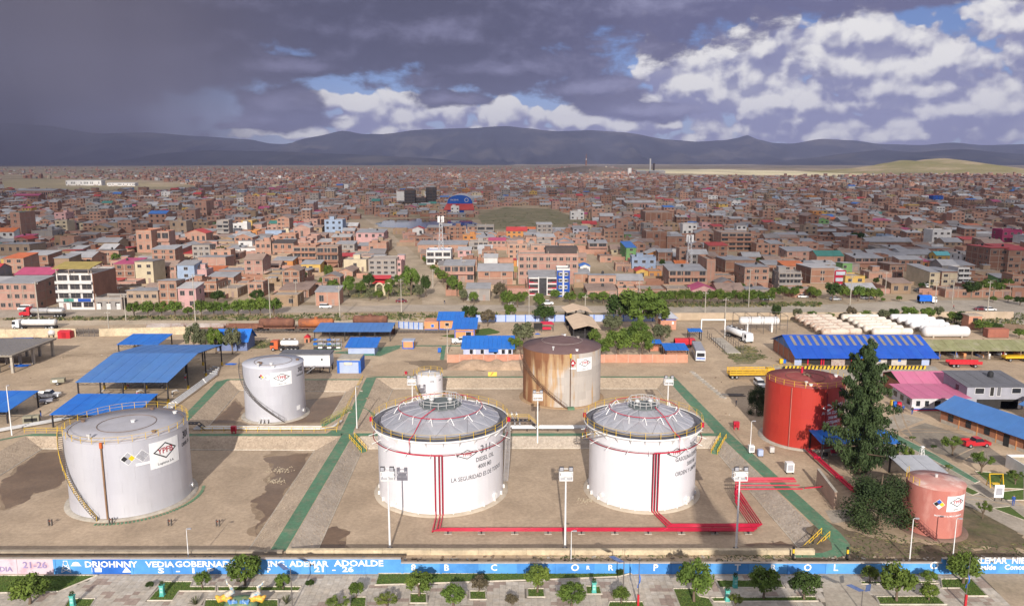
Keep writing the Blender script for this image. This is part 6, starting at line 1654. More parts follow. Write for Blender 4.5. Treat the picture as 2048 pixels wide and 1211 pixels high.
def cargo_truck(label, p, rz, cm, bm_, L=5.5, h=2.6, name='cargo_truck', slats=0):
 t = thing(name, label, 'truck', p, rz); cab(t, L / 2 + .2, cm, 2.3, 1.8, 2.5)
 MB().b2((-L / 2,-.45,.6), (L / 2 + 1.2,.45,.9)).build('chassis', M_steel, t)
 if slats:
  MB().b2((-L / 2,-1.15,.95), (L / 2,1.15,1.1)).build('cargo_floor', bm_, t)
  for y in (-1.15, 1.15):
   for k in range(3): MB().b2((-L / 2,y - .03,1.2 + k * .5), (L / 2,y + .03,1.5 + k * .5)).build('side_slat', bm_, t)
   for k in range(7): MB().b2((-L / 2 + k * L / 6 - .05,y - .06,1.1), (-L / 2 + k * L / 6 + .05,y + .06,2.6)).build('stake', bm_, t)
 else:
  MB().b2((-L / 2,-1.15,.95), (L / 2,1.15,h)).build('cargo_box', bm_, t)
  MB().tube([(-L / 2,0,h - .55),(L / 2,0,h - .55)], 1.1, 10).build('tarpaulin', bm_, t)
 for x in (-L / 2 + .7, -L / 2 + 1.8, L / 2 + 1.2):
  for y in (-1, 1): wheel(t, x, y * .95, .46, .35)
 return t
RIGHT, LEFT, AWAY, NEAR = 0.0, pi, pi / 2, -pi / 2
tanker('red nosed truck with polished silver tanker parked along the road at left', G(97,633), pi, P_red, M_chrome, 11.5, True)
tanker('white truck with white tanker standing before the tan wall at left', G(80,657), pi, P_white, mat('cream_tank_paint',(.72,.68,.64),None,.4), 11)
tanker('small red and white tanker truck beside the raised white cabin', G(580,700), pi, paint('orange',(.5,.1,.03)), P_white, 5.2, False, .85, M_redpipe)
tanker('white gas tanker truck driving towards the camera near the raised tank', G(1472,676), NEAR + .28, P_white, P_white, 9.5, False, 1.15)
cargo_truck('yellow stake truck loaded with gas cylinders left of the red tank', G(1494,755), 0.05, P_yellow, mat('yellow_slats',(.6,.36,.03),(.5,.3,.03),.6,1), 9.5, 2.4, slats=1)
car('white car half hidden left of the red tank', G(1519,772), -pi / 2, P_white, 'suv')
cargo_truck('blue truck with dark cab beside the old platform at left', G(48,694), 0.1, P_black, P_blue, 5.5, 2.3)
tt = cargo_truck('small truck with bright blue tarpaulin on the road at right', G(1848,606), 0.0, P_white, mat('blue_tarpaulin',(.01,.13,.6),None,.6), 4.6, 2.7)
cargo_truck('teal cargo truck parked by shops at right', G(1872,578), pi, P_white, P_teal, 5.5, 2.6)
t = thing('bus', 'white bus seen end on at the right end of the brick wall', 'bus', (46.0 + 5.4,214,0), NEAR - .12)
prof_body([(-6,.4),(6,.4),(6.1,1.3),(5.8,3.0),(-6,3.0)], 2.6, .08).build('body', mat('bus_white',(.6,.6,.62),None,.5), t); MB().b2((5.85,-1.0,1.5), (6.12,1.0,2.5)).build('windscreen', M_glass, t); MB().b2((-5.9,-1.2,3.0), (5.7,1.2,3.08)).build('roof', M_greyw, t); MB().b2((6.0,-1.1,.9), (6.13,1.1,1.2)).build('stripe', M_blue, t)
MB().b2((-5.5,-1.33,1.5), (5.2,-1.303,2.4)).b2((-5.5,1.303,1.5), (5.2,1.33,2.4)).build('window_band', M_glass, t)
for x in (-3.8, 4.0):
 for y in (-1, 1): wheel(t, x, y * 1.1, .48, .35)
cargo_truck('red truck parked behind the white bus', G(1362,693), 0.0, P_red, P_red, 4.0, 2.1)
car('white pickup truck on bare yard with its doors open', G(97,795), .12, P_white, 'pickup'); car('white pickup beside the front orange office', G(921,686), .2, P_white, 'pickup')
car('red pickup loaded with sacks before the long orange building', G(1951,892), .1, P_red, 'pickup')
car('white van under the left houses by the red truck', G(51,620), pi, P_white, 'van'); car('silver car parked in the side street between left houses', G(104,602), .6, P_silver)
car('white car driving on the main road left of centre', G(652,616), 0, P_white, 'suv'); car('maroon car parked beside the little square', G(803,604), 0, P_maroon)
car('white car before the blue striped building', G(1095,609), 0, P_white, 'suv')
for i, (px, py, m, lab) in enumerate([(1535,600,P_white,'white car half under the roadside trees, third lane'),(1606,595,P_white,'white car between two bushy trees on the service road'),(1670,600,P_silver,'silver car beside the dark road at the right trees'),(1733,598,P_white,'white car right of the yellow house'),(1326,588,P_white,'white car parked under the brick balcony house'),(1838,582,P_black,'dark car beside the teal truck'),(1893,581,P_blue,'blue car right of the teal truck'),(1960,620,P_maroon,'maroon car at the far right junction'),(1979,621,P_white,'white car right of the maroon car at the junction')]):
 car(lab, G(px,py), rnd.choice((0,pi)) + rnd.uniform(-.1,.1), m, 'sedan' if i % 3 else 'suv', 'cars along the road')
car('blue truck like van by the far centre wall', G(938,476), 0, P_blue, 'van'); car('long white coach on the dirt road at far left', G(163,434), .1, P_white, 'van').scale = (2.5, 1.4, 1.7); car('white van on the upper left dirt lane', G(100,506), .2, P_white, 'van'); car('silver car at the pale lilac house in the left middle', G(482,558), .2, P_silver)
t = thing('flatbed_trailer', 'bright red flatbed trailer near the olive shed', 'trailer', G(1927,733), -.05); MB().b2((-4.2,-1.1,.9), (4.2,1.1,1.2)).build('deck', P_red, t)
for y in (-1.05, 1.05): MB().b2((-4.2,y - .05,1.2), (4.2,y + .05,1.7)).build('side_board', P_red, t)
for x in (-3, -1.9, 2.5):
 for y in (-1, 1): wheel(t, x, y * .95, .46, .35)
t = thing('flatbed_trailer', 'yellow flatbed trailer by the olive shed at right edge', 'trailer', G(2030,721), .05); MB().b2((-3.4,-1,.9), (3.4,1,1.5)).build('deck', P_yellow, t)
for x in (-2, 2):
 for y in (-1, 1): wheel(t, x, y * .9, .46, .35)
t = thing('utility_trailer', 'drab green utility trailer alone on the bare yard', 'trailer', G(117,768), .3); MB().b2((-1.5,-.9,.6), (1.5,.9,1.5)).build('body', mat('drab_paint',(.27,.25,.18),None,.7), t); MB().b2((-1.0,-.95,.8), (0,-.902,1.3)).build('panel', M_sign, t); MB().bar((1.5,0,.6), (2.6,0,.5), .1).build('tow_bar', M_steel, t)
for y in (-1, 1): wheel(t, 0, y * .95, .38)
t = thing('utility_trailer', 'small dark trailer beside the white pickup', 'trailer', G(93,806), .4); MB().b2((-1.3,-.8,.55), (1.3,.8,.95)).build('body', M_greyw, t); MB().bar((1.3,0,.6), (2.3,0,.5), .1).build('tow_bar', M_steel, t)
for y in (-1, 1): wheel(t, 0, y * .85, .35)
t = thing('generator', 'drab green generator box beside the lamp post at left', 'generator', G(64,846), .3); MB().b2((-1.5,-.7,.3), (1.5,.7,1.7)).build('body', MATS['drab_paint'], t); MB().b2((-1.2,-.76,.6), (1.2,-.703,1.3)).build('grille', M_dark, t)
t = thing('red_cabin', 'red steel cabin with sloped top at the left tan wall', 'cabin', G(132,675), 0)
MB().add([(-1.9,-1.1,0),(1.9,-1.1,0),(1.9,1.1,0),(-1.9,1.1,0),(-1.9,-1.1,2.0),(1.9,-1.1,2.0),(1.9,1.1,2.0),(-1.9,1.1,2.0),(-1.6,0,2.5),(1.6,0,2.5)], [(0,1,5,4),(1,2,6,5),(2,3,7,6),(3,0,4,7),(4,5,9,8),(6,7,8,9),(5,6,9),(7,4,8)]).build('body', P_red, t); MB().b2((-.6,-1.15,.2), (.6,-1.102,1.8)).build('door', MATS['dark_red_door'], t)
t = thing('vent_stack', 'grey round tank on legs beside the red cabin', 'tank', G(105,673)); MB().lathe([(.01,.6),(1.1,.7),(1.2,1.3),(1.1,1.9),(.3,2.3),(.25,3.2),(.01,3.2)], 16).build('vessel', M_silver, t); MB().b2((-.8,-.8,0), (-.6,-.6,.8)).b2((.6,-.8,0), (.8,-.6,.8)).b2((.6,.6,0), (.8,.8,.8)).build('leg', M_steel, t, kind='stuff')
for px, py, w in ((40,731,2.6), (462,728,1.6), (1075,668,.9)):
 t = thing('tarpaulin', 'crumpled blue tarpaulin lying on the yard %s' % {40: 'near the old platform',462: 'by the largest canopy',1075: 'in the park'}[px], 'tarpaulin', G(px,py)); r0 = random.Random(px); n = 12
 vs = [(w * (i / n - .5) * 2 * (1 - .3 * r0.random()),w * .6 * (j / n - .5) * 2 * (1 - .3 * r0.random()),.06 + .3 * r0.random() * sin(pi * i / n) * sin(pi * j / n)) for j in range(n + 1) for i in range(n + 1)]
 MB().add(vs, [(j * (n + 1) + i,j * (n + 1) + i + 1,(j + 1) * (n + 1) + i + 1,(j + 1) * (n + 1) + i) for j in range(n) for i in range(n)]).build('sheet', mat('tarp_blue',(.02,.12,.5),None,.6), t)
for i, (px, py, s, m, lab) in enumerate([(1502,905,1.0,M_whitep,'white switch box at the grey lamp post left of the red tank'),(1520,912,.9,M_ltblue,'pale blue valve cluster left of the red tank'),(1543,905,.8,M_silver,'silver valve stand touching the red tank base'),(1578,945,1.3,M_whitep,'white cube tank cage in front of the red tank'),(807,652,.8,M_ltblue,'pale blue meter stand by the gate panels'),
(879,705,.9,M_blue,'blue bin by the green walkway at the brick wall'),(960,683,.8,M_whitep,'white cabinet at the orange office corner'),(1562,727,.9,M_yellow,'yellow bin at the left warehouse corner'),(1568,727,.8,M_blue,'blue bin at the left warehouse corner'),(1785,812,.9,M_yellow,'yellow waste bin outside the pink house'),(1790,814,.9,M_blue,'blue waste bin outside the pink house'),(1797,815,.9,M_redpipe,'red waste bin outside the pink house'),(728,683,1.0,M_blue,'blue stand among the pumps before the long canopy')]):
 t = thing('utility_box', lab, 'box', G(px,py)); MB().b2((-.5 * s,-.45 * s,.25 * s), (.5 * s,.45 * s,1.5 * s)).build('body', m, t); MB().b2((-.45 * s,-.4 * s,0), (-.35 * s,.4 * s,.25 * s)).b2((.35 * s,-.4 * s,0), (.45 * s,.4 * s,.25 * s)).build('base', M_steel, t); MB().b2((-.36 * s,-.48 * s,.5 * s), (.36 * s,-.452 * s,1.3 * s)).build('door', M_greyprint if m is M_whitep else m, t)
r0 = random.Random(14)
for k in range(12):
 p = G(632 + (k % 6) * 9, 690 + (k // 6) * 9)
 t = thing('pump_skid', '%s pump skid from the left, %s row, beside the pale blue pump house' % (('first','second','third','fourth','fifth','sixth')[k % 6],('back','front')[k // 6]), 'pump', p, r0.uniform(-.4,.4), 'pump skids by the long blue canopy')
 MB().b2((-.8,-.5,0), (.8,.5,.2)).build('base', M_greenp, t); MB().cyl((-.6,0,.6), (.5,0,.6), .3, 10).build('motor', M_silver if k % 2 else M_steel, t); MB().tube([(.5,0,.6),(.9,0,.9),(.9,0,1.9)], .1, 6).build('pipe', M_greyw, t); MB().slab([(-.7,-.5,1.6),(.4,-.5,1.6),(.4,.5,1.9),(-.7,.5,1.9)], .05).build('hood', M_brblue if k % 3 == 0 else M_greyw, t); MB().b2((-.66,-.05,.2), (-.6,.05,1.7)).build('post', M_steel, t)
t = thing('warning_board', 'yellow hazard board propped on the back basin bank', 'sign board', G(985,752)); MB().slab([(-1.1,0,.1),(1.1,0,.1),(1.1,.4,1.0),(-1.1,.4,1.0)], .05).build('board', M_yellow, t); MB().slab([(-.6,.05,.22),(-.3,.05,.22),(.3,.38,.96),(0,.38,.96)], .04).build('stripe', mat('orange_stripe',(.6,.16,.03),None,.6), t)
t = thing('dog_house', 'little red roofed shrine hut by the small tanker truck', 'hut', G(615,684)); MB().b2((-.8,-.6,0), (.8,.6,1.6)).build('wall', M_brickw, t); MB().add([(-1,-.8,1.55),(1,-.8,1.55),(1,.8,1.55),(-1,.8,1.55),(0,-.8,2.5),(0,.8,2.5)], [(0,1,4),(1,2,5,4),(2,3,5),(3,0,4,5)]).build('roof', P_red, t); MB().b2((-.3,-.63,0), (.3,-.603,1.1)).build('door', M_dark, t)
t = thing('playground_frame', 'red and grey play frame in the little park', 'play frame', G(1093,662)); MB().b2((-2.2,-.1,0), (-2.0,.1,2.6)).b2((2.0,-.1,0), (2.2,.1,2.6)).build('post', M_steel, t, kind='stuff'); MB().slab([(-2.4,-1,2.5),(2.4,-1,2.5),(1.6,1,3.0),(-1.6,1,3.0)], .1).build('roof', M_redpipe, t); MB().b2((-1.4,-1.2,.8), (1.4,-1.0,1.6)).build('panel', M_redpipe, t)
t = thing('notice_board', 'black notice board standing in the little park', 'sign board', G(1076,664)); MB().b2((-1.4,-.06,1.0), (1.4,.06,3.0)).build('board', M_dark, t); MB().b2((-1.2,-.05,0), (-1.05,.05,1.0)).b2((1.05,-.05,0), (1.2,.05,1.0)).build('leg', M_steel, t, kind='stuff')
t = thing('lattice_tower', 'small white oil derrick model beside the park path at right', 'derrick', G(1841,935)); mb = MB(); H_ = 3.9
for a, b in ((-1,-1), (1,-1), (1,1), (-1,1)): mb.bar((.65 * a,.65 * b,0), (.14 * a,.14 * b,H_), .08)
for k in range(6):
 s0, s1 = .65 - .51 * k / 6, .65 - .51 * (k + 1) / 6; z0, z1 = H_ * k / 6, H_ * (k + 1) / 6
 for (a, b), (c, d) in (((-1,-1),(1,-1)), ((1,-1),(1,1)), ((1,1),(-1,1)), ((-1,1),(-1,-1))):
  mb.bar((s0 * a,s0 * b,z0), (s1 * c,s1 * d,z1), .05); mb.bar((s1 * a,s1 * b,z1), (s1 * c,s1 * d,z1), .05)
mb.build('lattice', M_whitep, t); MB().b2((-.3,-.3,H_), (.3,.3,H_ + .1)).build('crown_block', M_whitep, t)
t = thing('notice_board', 'white information board beside the pink tank path', 'sign board', G(1996,1001)); MB().b2((-.75,-.05,.6), (.75,.05,2.7)).build('board', M_sign, t); MB().b2((-.5,-.08,1.0), (.5,-.052,2.2)).build('print', M_greyprint, t); MB().b2((-.6,-.04,0), (-.5,.04,.6)).b2((.5,-.04,0), (.6,.04,.6)).build('leg', M_steel, t, kind='stuff')
t = thing('park_swing', 'yellow play swing on the lawn right of the pink tank', 'swing', G(1990,972)); mb = MB()
for s in (-1.1, 1.1):
 mb.bar((s,-.6,0), (s,0,2.2), .12); mb.bar((s,.6,0), (s,0,2.2), .12)
mb.bar((-1.2,0,2.2), (1.2,0,2.2), .12); mb.build('frame', M_yellow, t); MB().b2((-.6,-.3,.5), (.6,.3,.6)).build('seat', M_yellow, t)
for i, pts in enumerate([[(1812,905),(1850,925),(1985,1000),(1960,985),(1840,930),(1800,912)],[(1950,942),(2048,950),(2048,978),(1990,975)],[(1985,985),(2048,978),(2048,1000),(2010,1000)],[(1780,862),(1815,880),(1870,908),(1960,962),(1950,966),(1860,916),(1790,880)],[(1985,1016),(2020,1012),(2050,1035),(2048,1040)],[(1830,925),(1900,950),(1960,985),(1945,990),(1880,960),(1825,935)]]):
 mb = MB(); sheet(mb, [tuple(G(*p)[:2]) for p in pts], (), .05 + .0023 * i); structure('lawn', mb, M_lawn if i != 3 else M_greenp)
 kb = MB(); P = [G(*p) for p in pts]
 for a, b in zip(P, P[1:] + P[:1]): kb.bar(a + Vector((0,0,.05)), b + Vector((0,0,.05)), .12)
 structure('lawn_kerb', kb, M_kerb)
mb = MB(); sheet(mb, [tuple(G(*p)[:2]) for p in [(1800,862),(1850,845),(1960,880),(2030,930),(1960,928),(1870,905)]], (), .018); structure('court_ground', mb, mat('grey_court',(.25,.215,.17),(.21,.18,.145),.95,.3,7,coords='World'))
# ================================================================== the town
def wallm(n, c, c3=None):
 c = tuple(x * .80 for x in c)
 return mat('wall_' + n, c, tuple(x * .85 for x in c), .92, .35, 6, c3=c3 or tuple(x * .72 for x in c), scale3=.14, amount3=.45, vary=.05)
def roofm(n, c, metal=0.0): return mat('roof_' + n, c, tuple(x * .86 for x in c), .6, .3, 6, c3=tuple(x * .7 for x in c), scale3=.15, amount3=.5, vary=.06, metal=metal)
TM = {'brick': wallm('brick',(.42,.225,.155)), 'salmon': wallm('salmon',(.50,.28,.20)), 'umber': wallm('umber',(.31,.16,.11)), 'rose': wallm('rose',(.47,.27,.215)), 'tan': wallm('tan',(.43,.31,.215)), 'rust': wallm('rust',(.37,.19,.125)),
'grey': wallm('grey',(.35,.32,.30)), 'white': wallm('white',(.70,.68,.66),(.55,.5,.46)), 'cream': wallm('cream',(.62,.52,.36)), 'yellow': wallm('yellow',(.64,.42,.12)), 'orange': wallm('orange',(.60,.27,.09)), 'lilac': wallm('lilac',(.50,.48,.54)), 'pink': wallm('pink',(.60,.36,.34)),
'sky': wallm('sky',(.34,.42,.56)), 'blue': wallm('blue',(.02,.09,.40)), 'red': wallm('red',(.48,.03,.06)), 'green': wallm('green',(.22,.42,.16)), 'magenta': wallm('magenta',(.36,.05,.13)), 'adobe': wallm('adobe',(.36,.25,.16)), 'dark': wallm('dark',(.10,.08,.075)),
'zinc': roofm('zinc',(.31,.305,.315)), 'tin': roofm('tin',(.42,.41,.41)), 'ash': roofm('ash',(.23,.21,.205)), 'oldtin': roofm('oldtin',(.29,.205,.165)), 'rroof': roofm('rroof',(.44,.05,.045)), 'oroof': roofm('oroof',(.55,.15,.05)), 'broof': roofm('broof',(.05,.17,.5)), 'groof': roofm('groof',(.05,.2,.17)), 'proof': roofm('proof',(.42,.07,.15)), 'olroof': roofm('olroof',(.36,.28,.08)), 'slab': roofm('slab',(.36,.30,.25)), 'troof': roofm('troof',(.12,.42,.44)),
'beam': wallm('beam',(.45,.36,.29)), 'glass': mat('house_window',(.035,.033,.036),(.05,.05,.055),.25,1,spec=.5), 'frame': wallm('window_frame',(.40,.34,.29)), 'tank': mat('rooftop_tank',(.03,.03,.032),None,.6), 'shut': mat('steel_shutter',(.28,.20,.17),None,.7,vary=.3)}
TKEYS = list(TM); TI = {k: i for i, k in enumerate(TKEYS)}; TLIST = [TM[k] for k in TKEYS]
WORD = {'zinc': 'grey tin', 'tin': 'pale tin', 'ash': 'dark grey', 'oldtin': 'brownish tin', 'rroof': 'red', 'oroof': 'orange', 'broof': 'blue', 'groof': 'green', 'proof': 'crimson', 'olroof': 'olive', 'slab': 'flat concrete', 'troof': 'turquoise', 'brick': 'bare brick', 'salmon': 'salmon brick', 'umber': 'dark brick', 'rose': 'rosy brick', 'rust': 'rust brown brick', 'tan': 'tan', 'adobe': 'mud brick'}
def house_parts(w, d, hh, fl, wall, roof, rt, r0, nw=None, side=None, bal=False, big=False):
 """parts of one town house, front towards -y, centred on the front wall's foot: {name: [(MB, key)]}, windows [(x, y, z, w, h, facing)]"""
 mb = MB(); P = {}
 fh = hh / fl
 mono = rt == 'm'; dz = .9 if mono else 0
 if rt == 'g':
  rz_ = min(2.2, w * .18)
  mb.add([(-w / 2,0,0),(w / 2,0,0),(w / 2,d,0),(-w / 2,d,0),(-w / 2,0,hh),(w / 2,0,hh),(w / 2,d,hh),(-w / 2,d,hh),(0,0,hh + rz_),(0,d,hh + rz_)], [(0,1,5,8,4),(1,2,6,5),(2,3,7,9,6),(3,0,4,7)], TI[wall])
  rm = MB()
  for s in (-1, 1):
   pts = [(s * (w / 2 + .3),-.4,hh - .15), (s * (w / 2 + .3),d + .3,hh - .15), (s * .001,d + .3,hh + rz_ + .1), (s * .001,-.4,hh + rz_ + .1)]
   rm.slab(pts if s > 0 else pts[::-1], .12, TI[roof])
  P['roof'] = rm
 elif rt == 'h': # ridge along the front
  rz_ = min(2.0, d * .2)
  mb.add([(-w / 2,0,0),(w / 2,0,0),(w / 2,d,0),(-w / 2,d,0),(-w / 2,0,hh),(w / 2,0,hh),(w / 2,d,hh),(-w / 2,d,hh),(-w / 2,d / 2,hh + rz_),(w / 2,d / 2,hh + rz_)], [(0,1,5,4),(1,2,6,9,5),(2,3,7,6),(3,0,4,8,7)], TI[wall])
  rm = MB(); rm.slab([(-w / 2 - .3,-.5,hh - .1),(w / 2 + .3,-.5,hh - .1),(w / 2 + .3,d / 2,hh + rz_ + .1),(-w / 2 - .3,d / 2,hh + rz_ + .1)], .12, TI[roof])
  rm.slab([(-w / 2 - .3,d / 2 + .01,hh + rz_ + .1),(w / 2 + .3,d / 2 + .01,hh + rz_ + .1),(w / 2 + .3,d + .4,hh - .1),(-w / 2 - .3,d + .4,hh - .1)], .12, TI[roof]); P['roof'] = rm
 elif mono:
  up = r0.random() < .75; z0, z1 = (hh, hh + dz) if up else (hh + dz * .6, hh)
  mb.add([(-w / 2,0,0),(w / 2,0,0),(w / 2,d,0),(-w / 2,d,0),(-w / 2,0,z0),(w / 2,0,z0),(w / 2,d,z1),(-w / 2,d,z1)], [(0,1,5,4),(1,2,6,5),(2,3,7,6),(3,0,4,7)], TI[wall])
  s = (z1 - z0) / d * .45
  P['roof'] = MB().slab([(-w / 2 - .3,-.45,z0 - s + .14),(w / 2 + .3,-.45,z0 - s + .14),(w / 2 + .3,d + .45,z1 + s + .14),(-w / 2 - .3,d + .45,z1 + s + .14)], .13, TI[roof])
 else: # flat, unfinished top with a parapet
  mb.b2((-w / 2,0,0), (w / 2,d,hh), TI[wall])
  rm = MB(); rm.b2((-w / 2 + .2,.2,hh), (w / 2 - .2,d - .2,hh + .08), TI[roof])
  ph = r0.choice((.3,.5,.9))
  for lo, hi in (((-w / 2,0,hh),(w / 2,.18,hh + ph)), ((-w / 2,d - .18,hh),(w / 2,d,hh + ph)), ((-w / 2,.181,hh),(-w / 2 + .18,d - .181,hh + ph)), ((w / 2 - .18,.181,hh),(w / 2,d - .181,hh + ph))):
   rm.b2(lo, hi, TI[wall])
  for k in range(r0.choice((0,3,5))):
   x, y = (-w / 2 + .3 + (w - .6) * (k % 3) / 2), (.3 if k < 3 else d - .3); rm.b2((x - .12,y - .12,hh), (x + .12,y + .12,hh + ph + r0.uniform(.5,1.2)), TI['beam'])
  if r0.random() < .35:
   a, b = r0.uniform(-w / 4, w / 4), d * .6; rm.b2((a - 1.6,b - 1.5,hh), (a + 1.6,b + 1.5,hh + 2.2), TI[wall]); rm.b2((a - 1.8,b - 1.7,hh + 2.2), (a + 1.8,b + 1.7,hh + 2.34), TI['zinc'])
  P['roof'] = rm
 if r0.random() < .22 and rt in 'fm':
  a = r0.uniform(-w / 3, w / 3); P['rooftop_tank'] = MB().lathe([(.55,0),(.55,.9),(.2,1.15),(.01,1.17)], 8, TI['tank'], (a,d * .55,hh + (.6 if mono else .1)))
 P['wall'] = mb
 if (fl > 1 or big) and wall in ('brick', 'salmon', 'umber', 'rose', 'rust', 'grey', 'tan'):
  fb = MB()
  for k in range(1, fl + 1):
   z = k * fh - .02
   fb.b2((-w / 2 - .05,-.06,z - .28), (w / 2 + .05,-.004,z), TI['beam'])
   fb.b2((w / 2 + .004,0,z - .24), (w / 2 + .05,d,z - .01), TI['beam']); fb.b2((-w / 2 - .05,0,z - .24), (-w / 2 - .004,d,z - .01), TI['beam'])
  n = max(2, int(w / 4.2))
  for k in range(n + 1):
   x = -w / 2 + w * k / n; fb.b2((max(x - .14,-w / 2 - .07),-.075,0), (min(x + .14,w / 2 + .07),-.006,hh - .29), TI['beam'])
  for s in (-1, 1):
   for k in range(1, max(2,int(d / 5)) + 1):
    y = d * k / (max(2,int(d / 5)) + .001); fb.b2((s * (w / 2 + .03) - .03,y - .14,0), (s * (w / 2 + .03) + .024,y + .14,hh - .29), TI['beam'])
  P['concrete_frame'] = fb
 W = []
 n = nw or max(1, int(w / r0.uniform(2.7,3.8)))
 for k in range(fl):
  for i in range(n):
   x = -w / 2 + w * (i + .5) / n; z = k * fh
   if k == 0 and r0.random() < .45:
    W.append((x,0,z + .05,min(2.4,w / n * .62) if r0.random() < .5 else 1.0,min(2.2,fh * .75),'d'))
   elif r0.random() < .88:
    ww = min(1.7, w / n * .6) if not bal else w / n * .8
    W.append((x,0,z + fh * .32,ww,fh * (.42 if not bal else .55),'f'))
 if side or r0.random() < .5:
  for s in (-1, 1):
   if r0.random() < .5: continue
   for k in range(fl):
    for i in range(max(1,int(d / 5))):
     if r0.random() < .6: W.append((s * w / 2,d * (i + .5) / max(1,int(d / 5)),k * fh + fh * .35,1.2,fh * .4,'r' if s > 0 else 'l'))
 if bal:
  b_ = MB()
  for k in range(1, fl):
   b_.b2((-w / 2 - .1,-1.2,k * fh - .16), (w / 2 + .1,-.09,k * fh)); b_.b2((-w / 2 - .1,-1.2,k * fh + .004), (w / 2 + .1,-1.08,k * fh + .85))
  b_.m = [TI[wall if wall not in ('grey',) else 'grey']] * len(b_.f); P['balcony'] = b_
 return P, W
WIN = {}
def win_mesh(w, h, kind):
 w, h = round(w * 5) / 5, round(h * 5) / 5
 k = (w, h, kind)
 if k not in WIN:
  mb = MB()
  if kind == 'd':
   mb.b2((-w / 2,-.06,0), (w / 2,-.004,h), 2); mb.b2((-w / 2 - .08,-.09,h), (w / 2 + .08,-.003,h + .12), 1)
  else:
   mb.b2((-w / 2,-.03,0), (w / 2,-.004,h), 0)
   for lo, hi in (((-w / 2 - .08,-.10,-.1),(w / 2 + .08,-.003,0)), ((-w / 2 - .08,-.09,h),(w / 2 + .08,-.003,h + .09)), ((-w / 2 - .08,-.08,0),(-w / 2,-.003,h)), ((w / 2,-.08,0),(w / 2 + .08,-.003,h)), ((-.035,-.07,0),(.035,-.031,h))): mb.b2(lo, hi, 1)
  WIN[k] = mb.mesh('window', [TM['glass'],TM['frame'],TM['shut']])
 return WIN[k]
def win_faces(mb, W, M=None):
 for (x, y, z, w, h, f) in W:
  q = {'f': lambda a, b: (x + a,-.035,z + b), 'd': lambda a, b: (x + a,-.04,z + b), 'r': lambda a, b: (x + .035,y + a,z + b), 'l': lambda a, b: (x - .035,y - a,z + b)}[f]
  mb.add([q(-w / 2,0),q(w / 2,0),q(w / 2,h),q(-w / 2,h)], [(0,1,2,3)], TI['glass' if f != 'd' else 'shut'], M)
FOOT = [] # footprints taken
HASH = {}
def claim(x0, x1, y0, y1, test=True):
 cells = [(i,j) for i in range(int(x0 // 20),int(x1 // 20) + 1) for j in range(int(y0 // 20),int(y1 // 20) + 1)]
 if test:
  for c in cells:
   for (a, b, e, f) in HASH.get(c, ()):
    if x0 < b and x1 > a and y0 < f and y1 > e: return False
 for c in cells: HASH.setdefault(c, []).append((x0,x1,y0,y1))
 return True
FLW = {1: 'one storey', 2: 'two storey', 3: 'three storey', 4: 'four storey', 5: 'five storey', 6: 'six storey', 7: 'seven storey'}
NEARW = 560.0
def house(label, p, w, d, hh, fl, wall, roof, rt, seed, rz=0.0, nw=None, bal=False, cat='house', group=None, name='house', front=None):
 r0 = random.Random(seed)
 P, W = house_parts(w, d, hh, fl, wall, roof, rt, r0, nw, True, bal, True)
 t = thing(name, label, cat, p, rz, group)
 for k, mb in P.items():
  o = mb.build(k, TLIST, t)
 if front: # coloured front
  MB().b2((-w / 2 - .02,-.05 if not bal else -.03,0), (w / 2 + .02,-.0035,hh + .05)).build('front_wall', TM[front], t)
 if p[1] < NEARW:
  for (x, y, z, ww, h, f) in W:
   o = place('window' if f != 'd' else 'door', win_mesh(ww,h,'d' if f == 'd' else 'f'), t, (x,y if f in 'rl' else (-.05 if front else 0),z), {'f': 0,'d': 0,'r': pi / 2,'l': -pi / 2}[f])
 elif W:
  mb = MB(); win_faces(mb, W, Matrix.Translation((0,-.06,0)) if front else None); mb.build('window_glazing', TLIST, t, kind='stuff')
 return t
HEROES = []; RECT = []
def hero(line):
 spec, label = line.split('|'); s = spec.split()
 x0, x1, yb, yt = map(float, s[:4]); fl = int(s[4]); wall, roof, rt = s[5:8]; opt = dict(o.split('=') for o in s[8:])
 p = G((x0 + x1) / 2, yb); w = (x1 - x0) * mpp(p); hh = max(2.6 * fl * .8, zat(yt,p[1])); d = float(opt.get('d',max(8,min(16,w * .9))))
 claim(p.x - w / 2 - 1, p.x + w / 2 + 1, p.y - 3, p.y + d + 1, False)
 RECT.append((x0,x1,yt,yb,p.y)); short = None
 if '*' in label: label, short = label.replace('*', ''), label.split('*')[1]
 t = house(label.strip(), p, w, d, hh, fl, wall, roof, rt, len(HEROES) + 100, float(opt.get('rz',0)), int(opt['n']) if 'n' in opt else None, 'b' in opt, opt.get('c','house'), None, opt.get('c','house'), opt.get('f'))
 HEROES.append(((x0 + x1) / 2,(yb + yt) / 2,short,t,w,hh))
 return t, w, hh, d
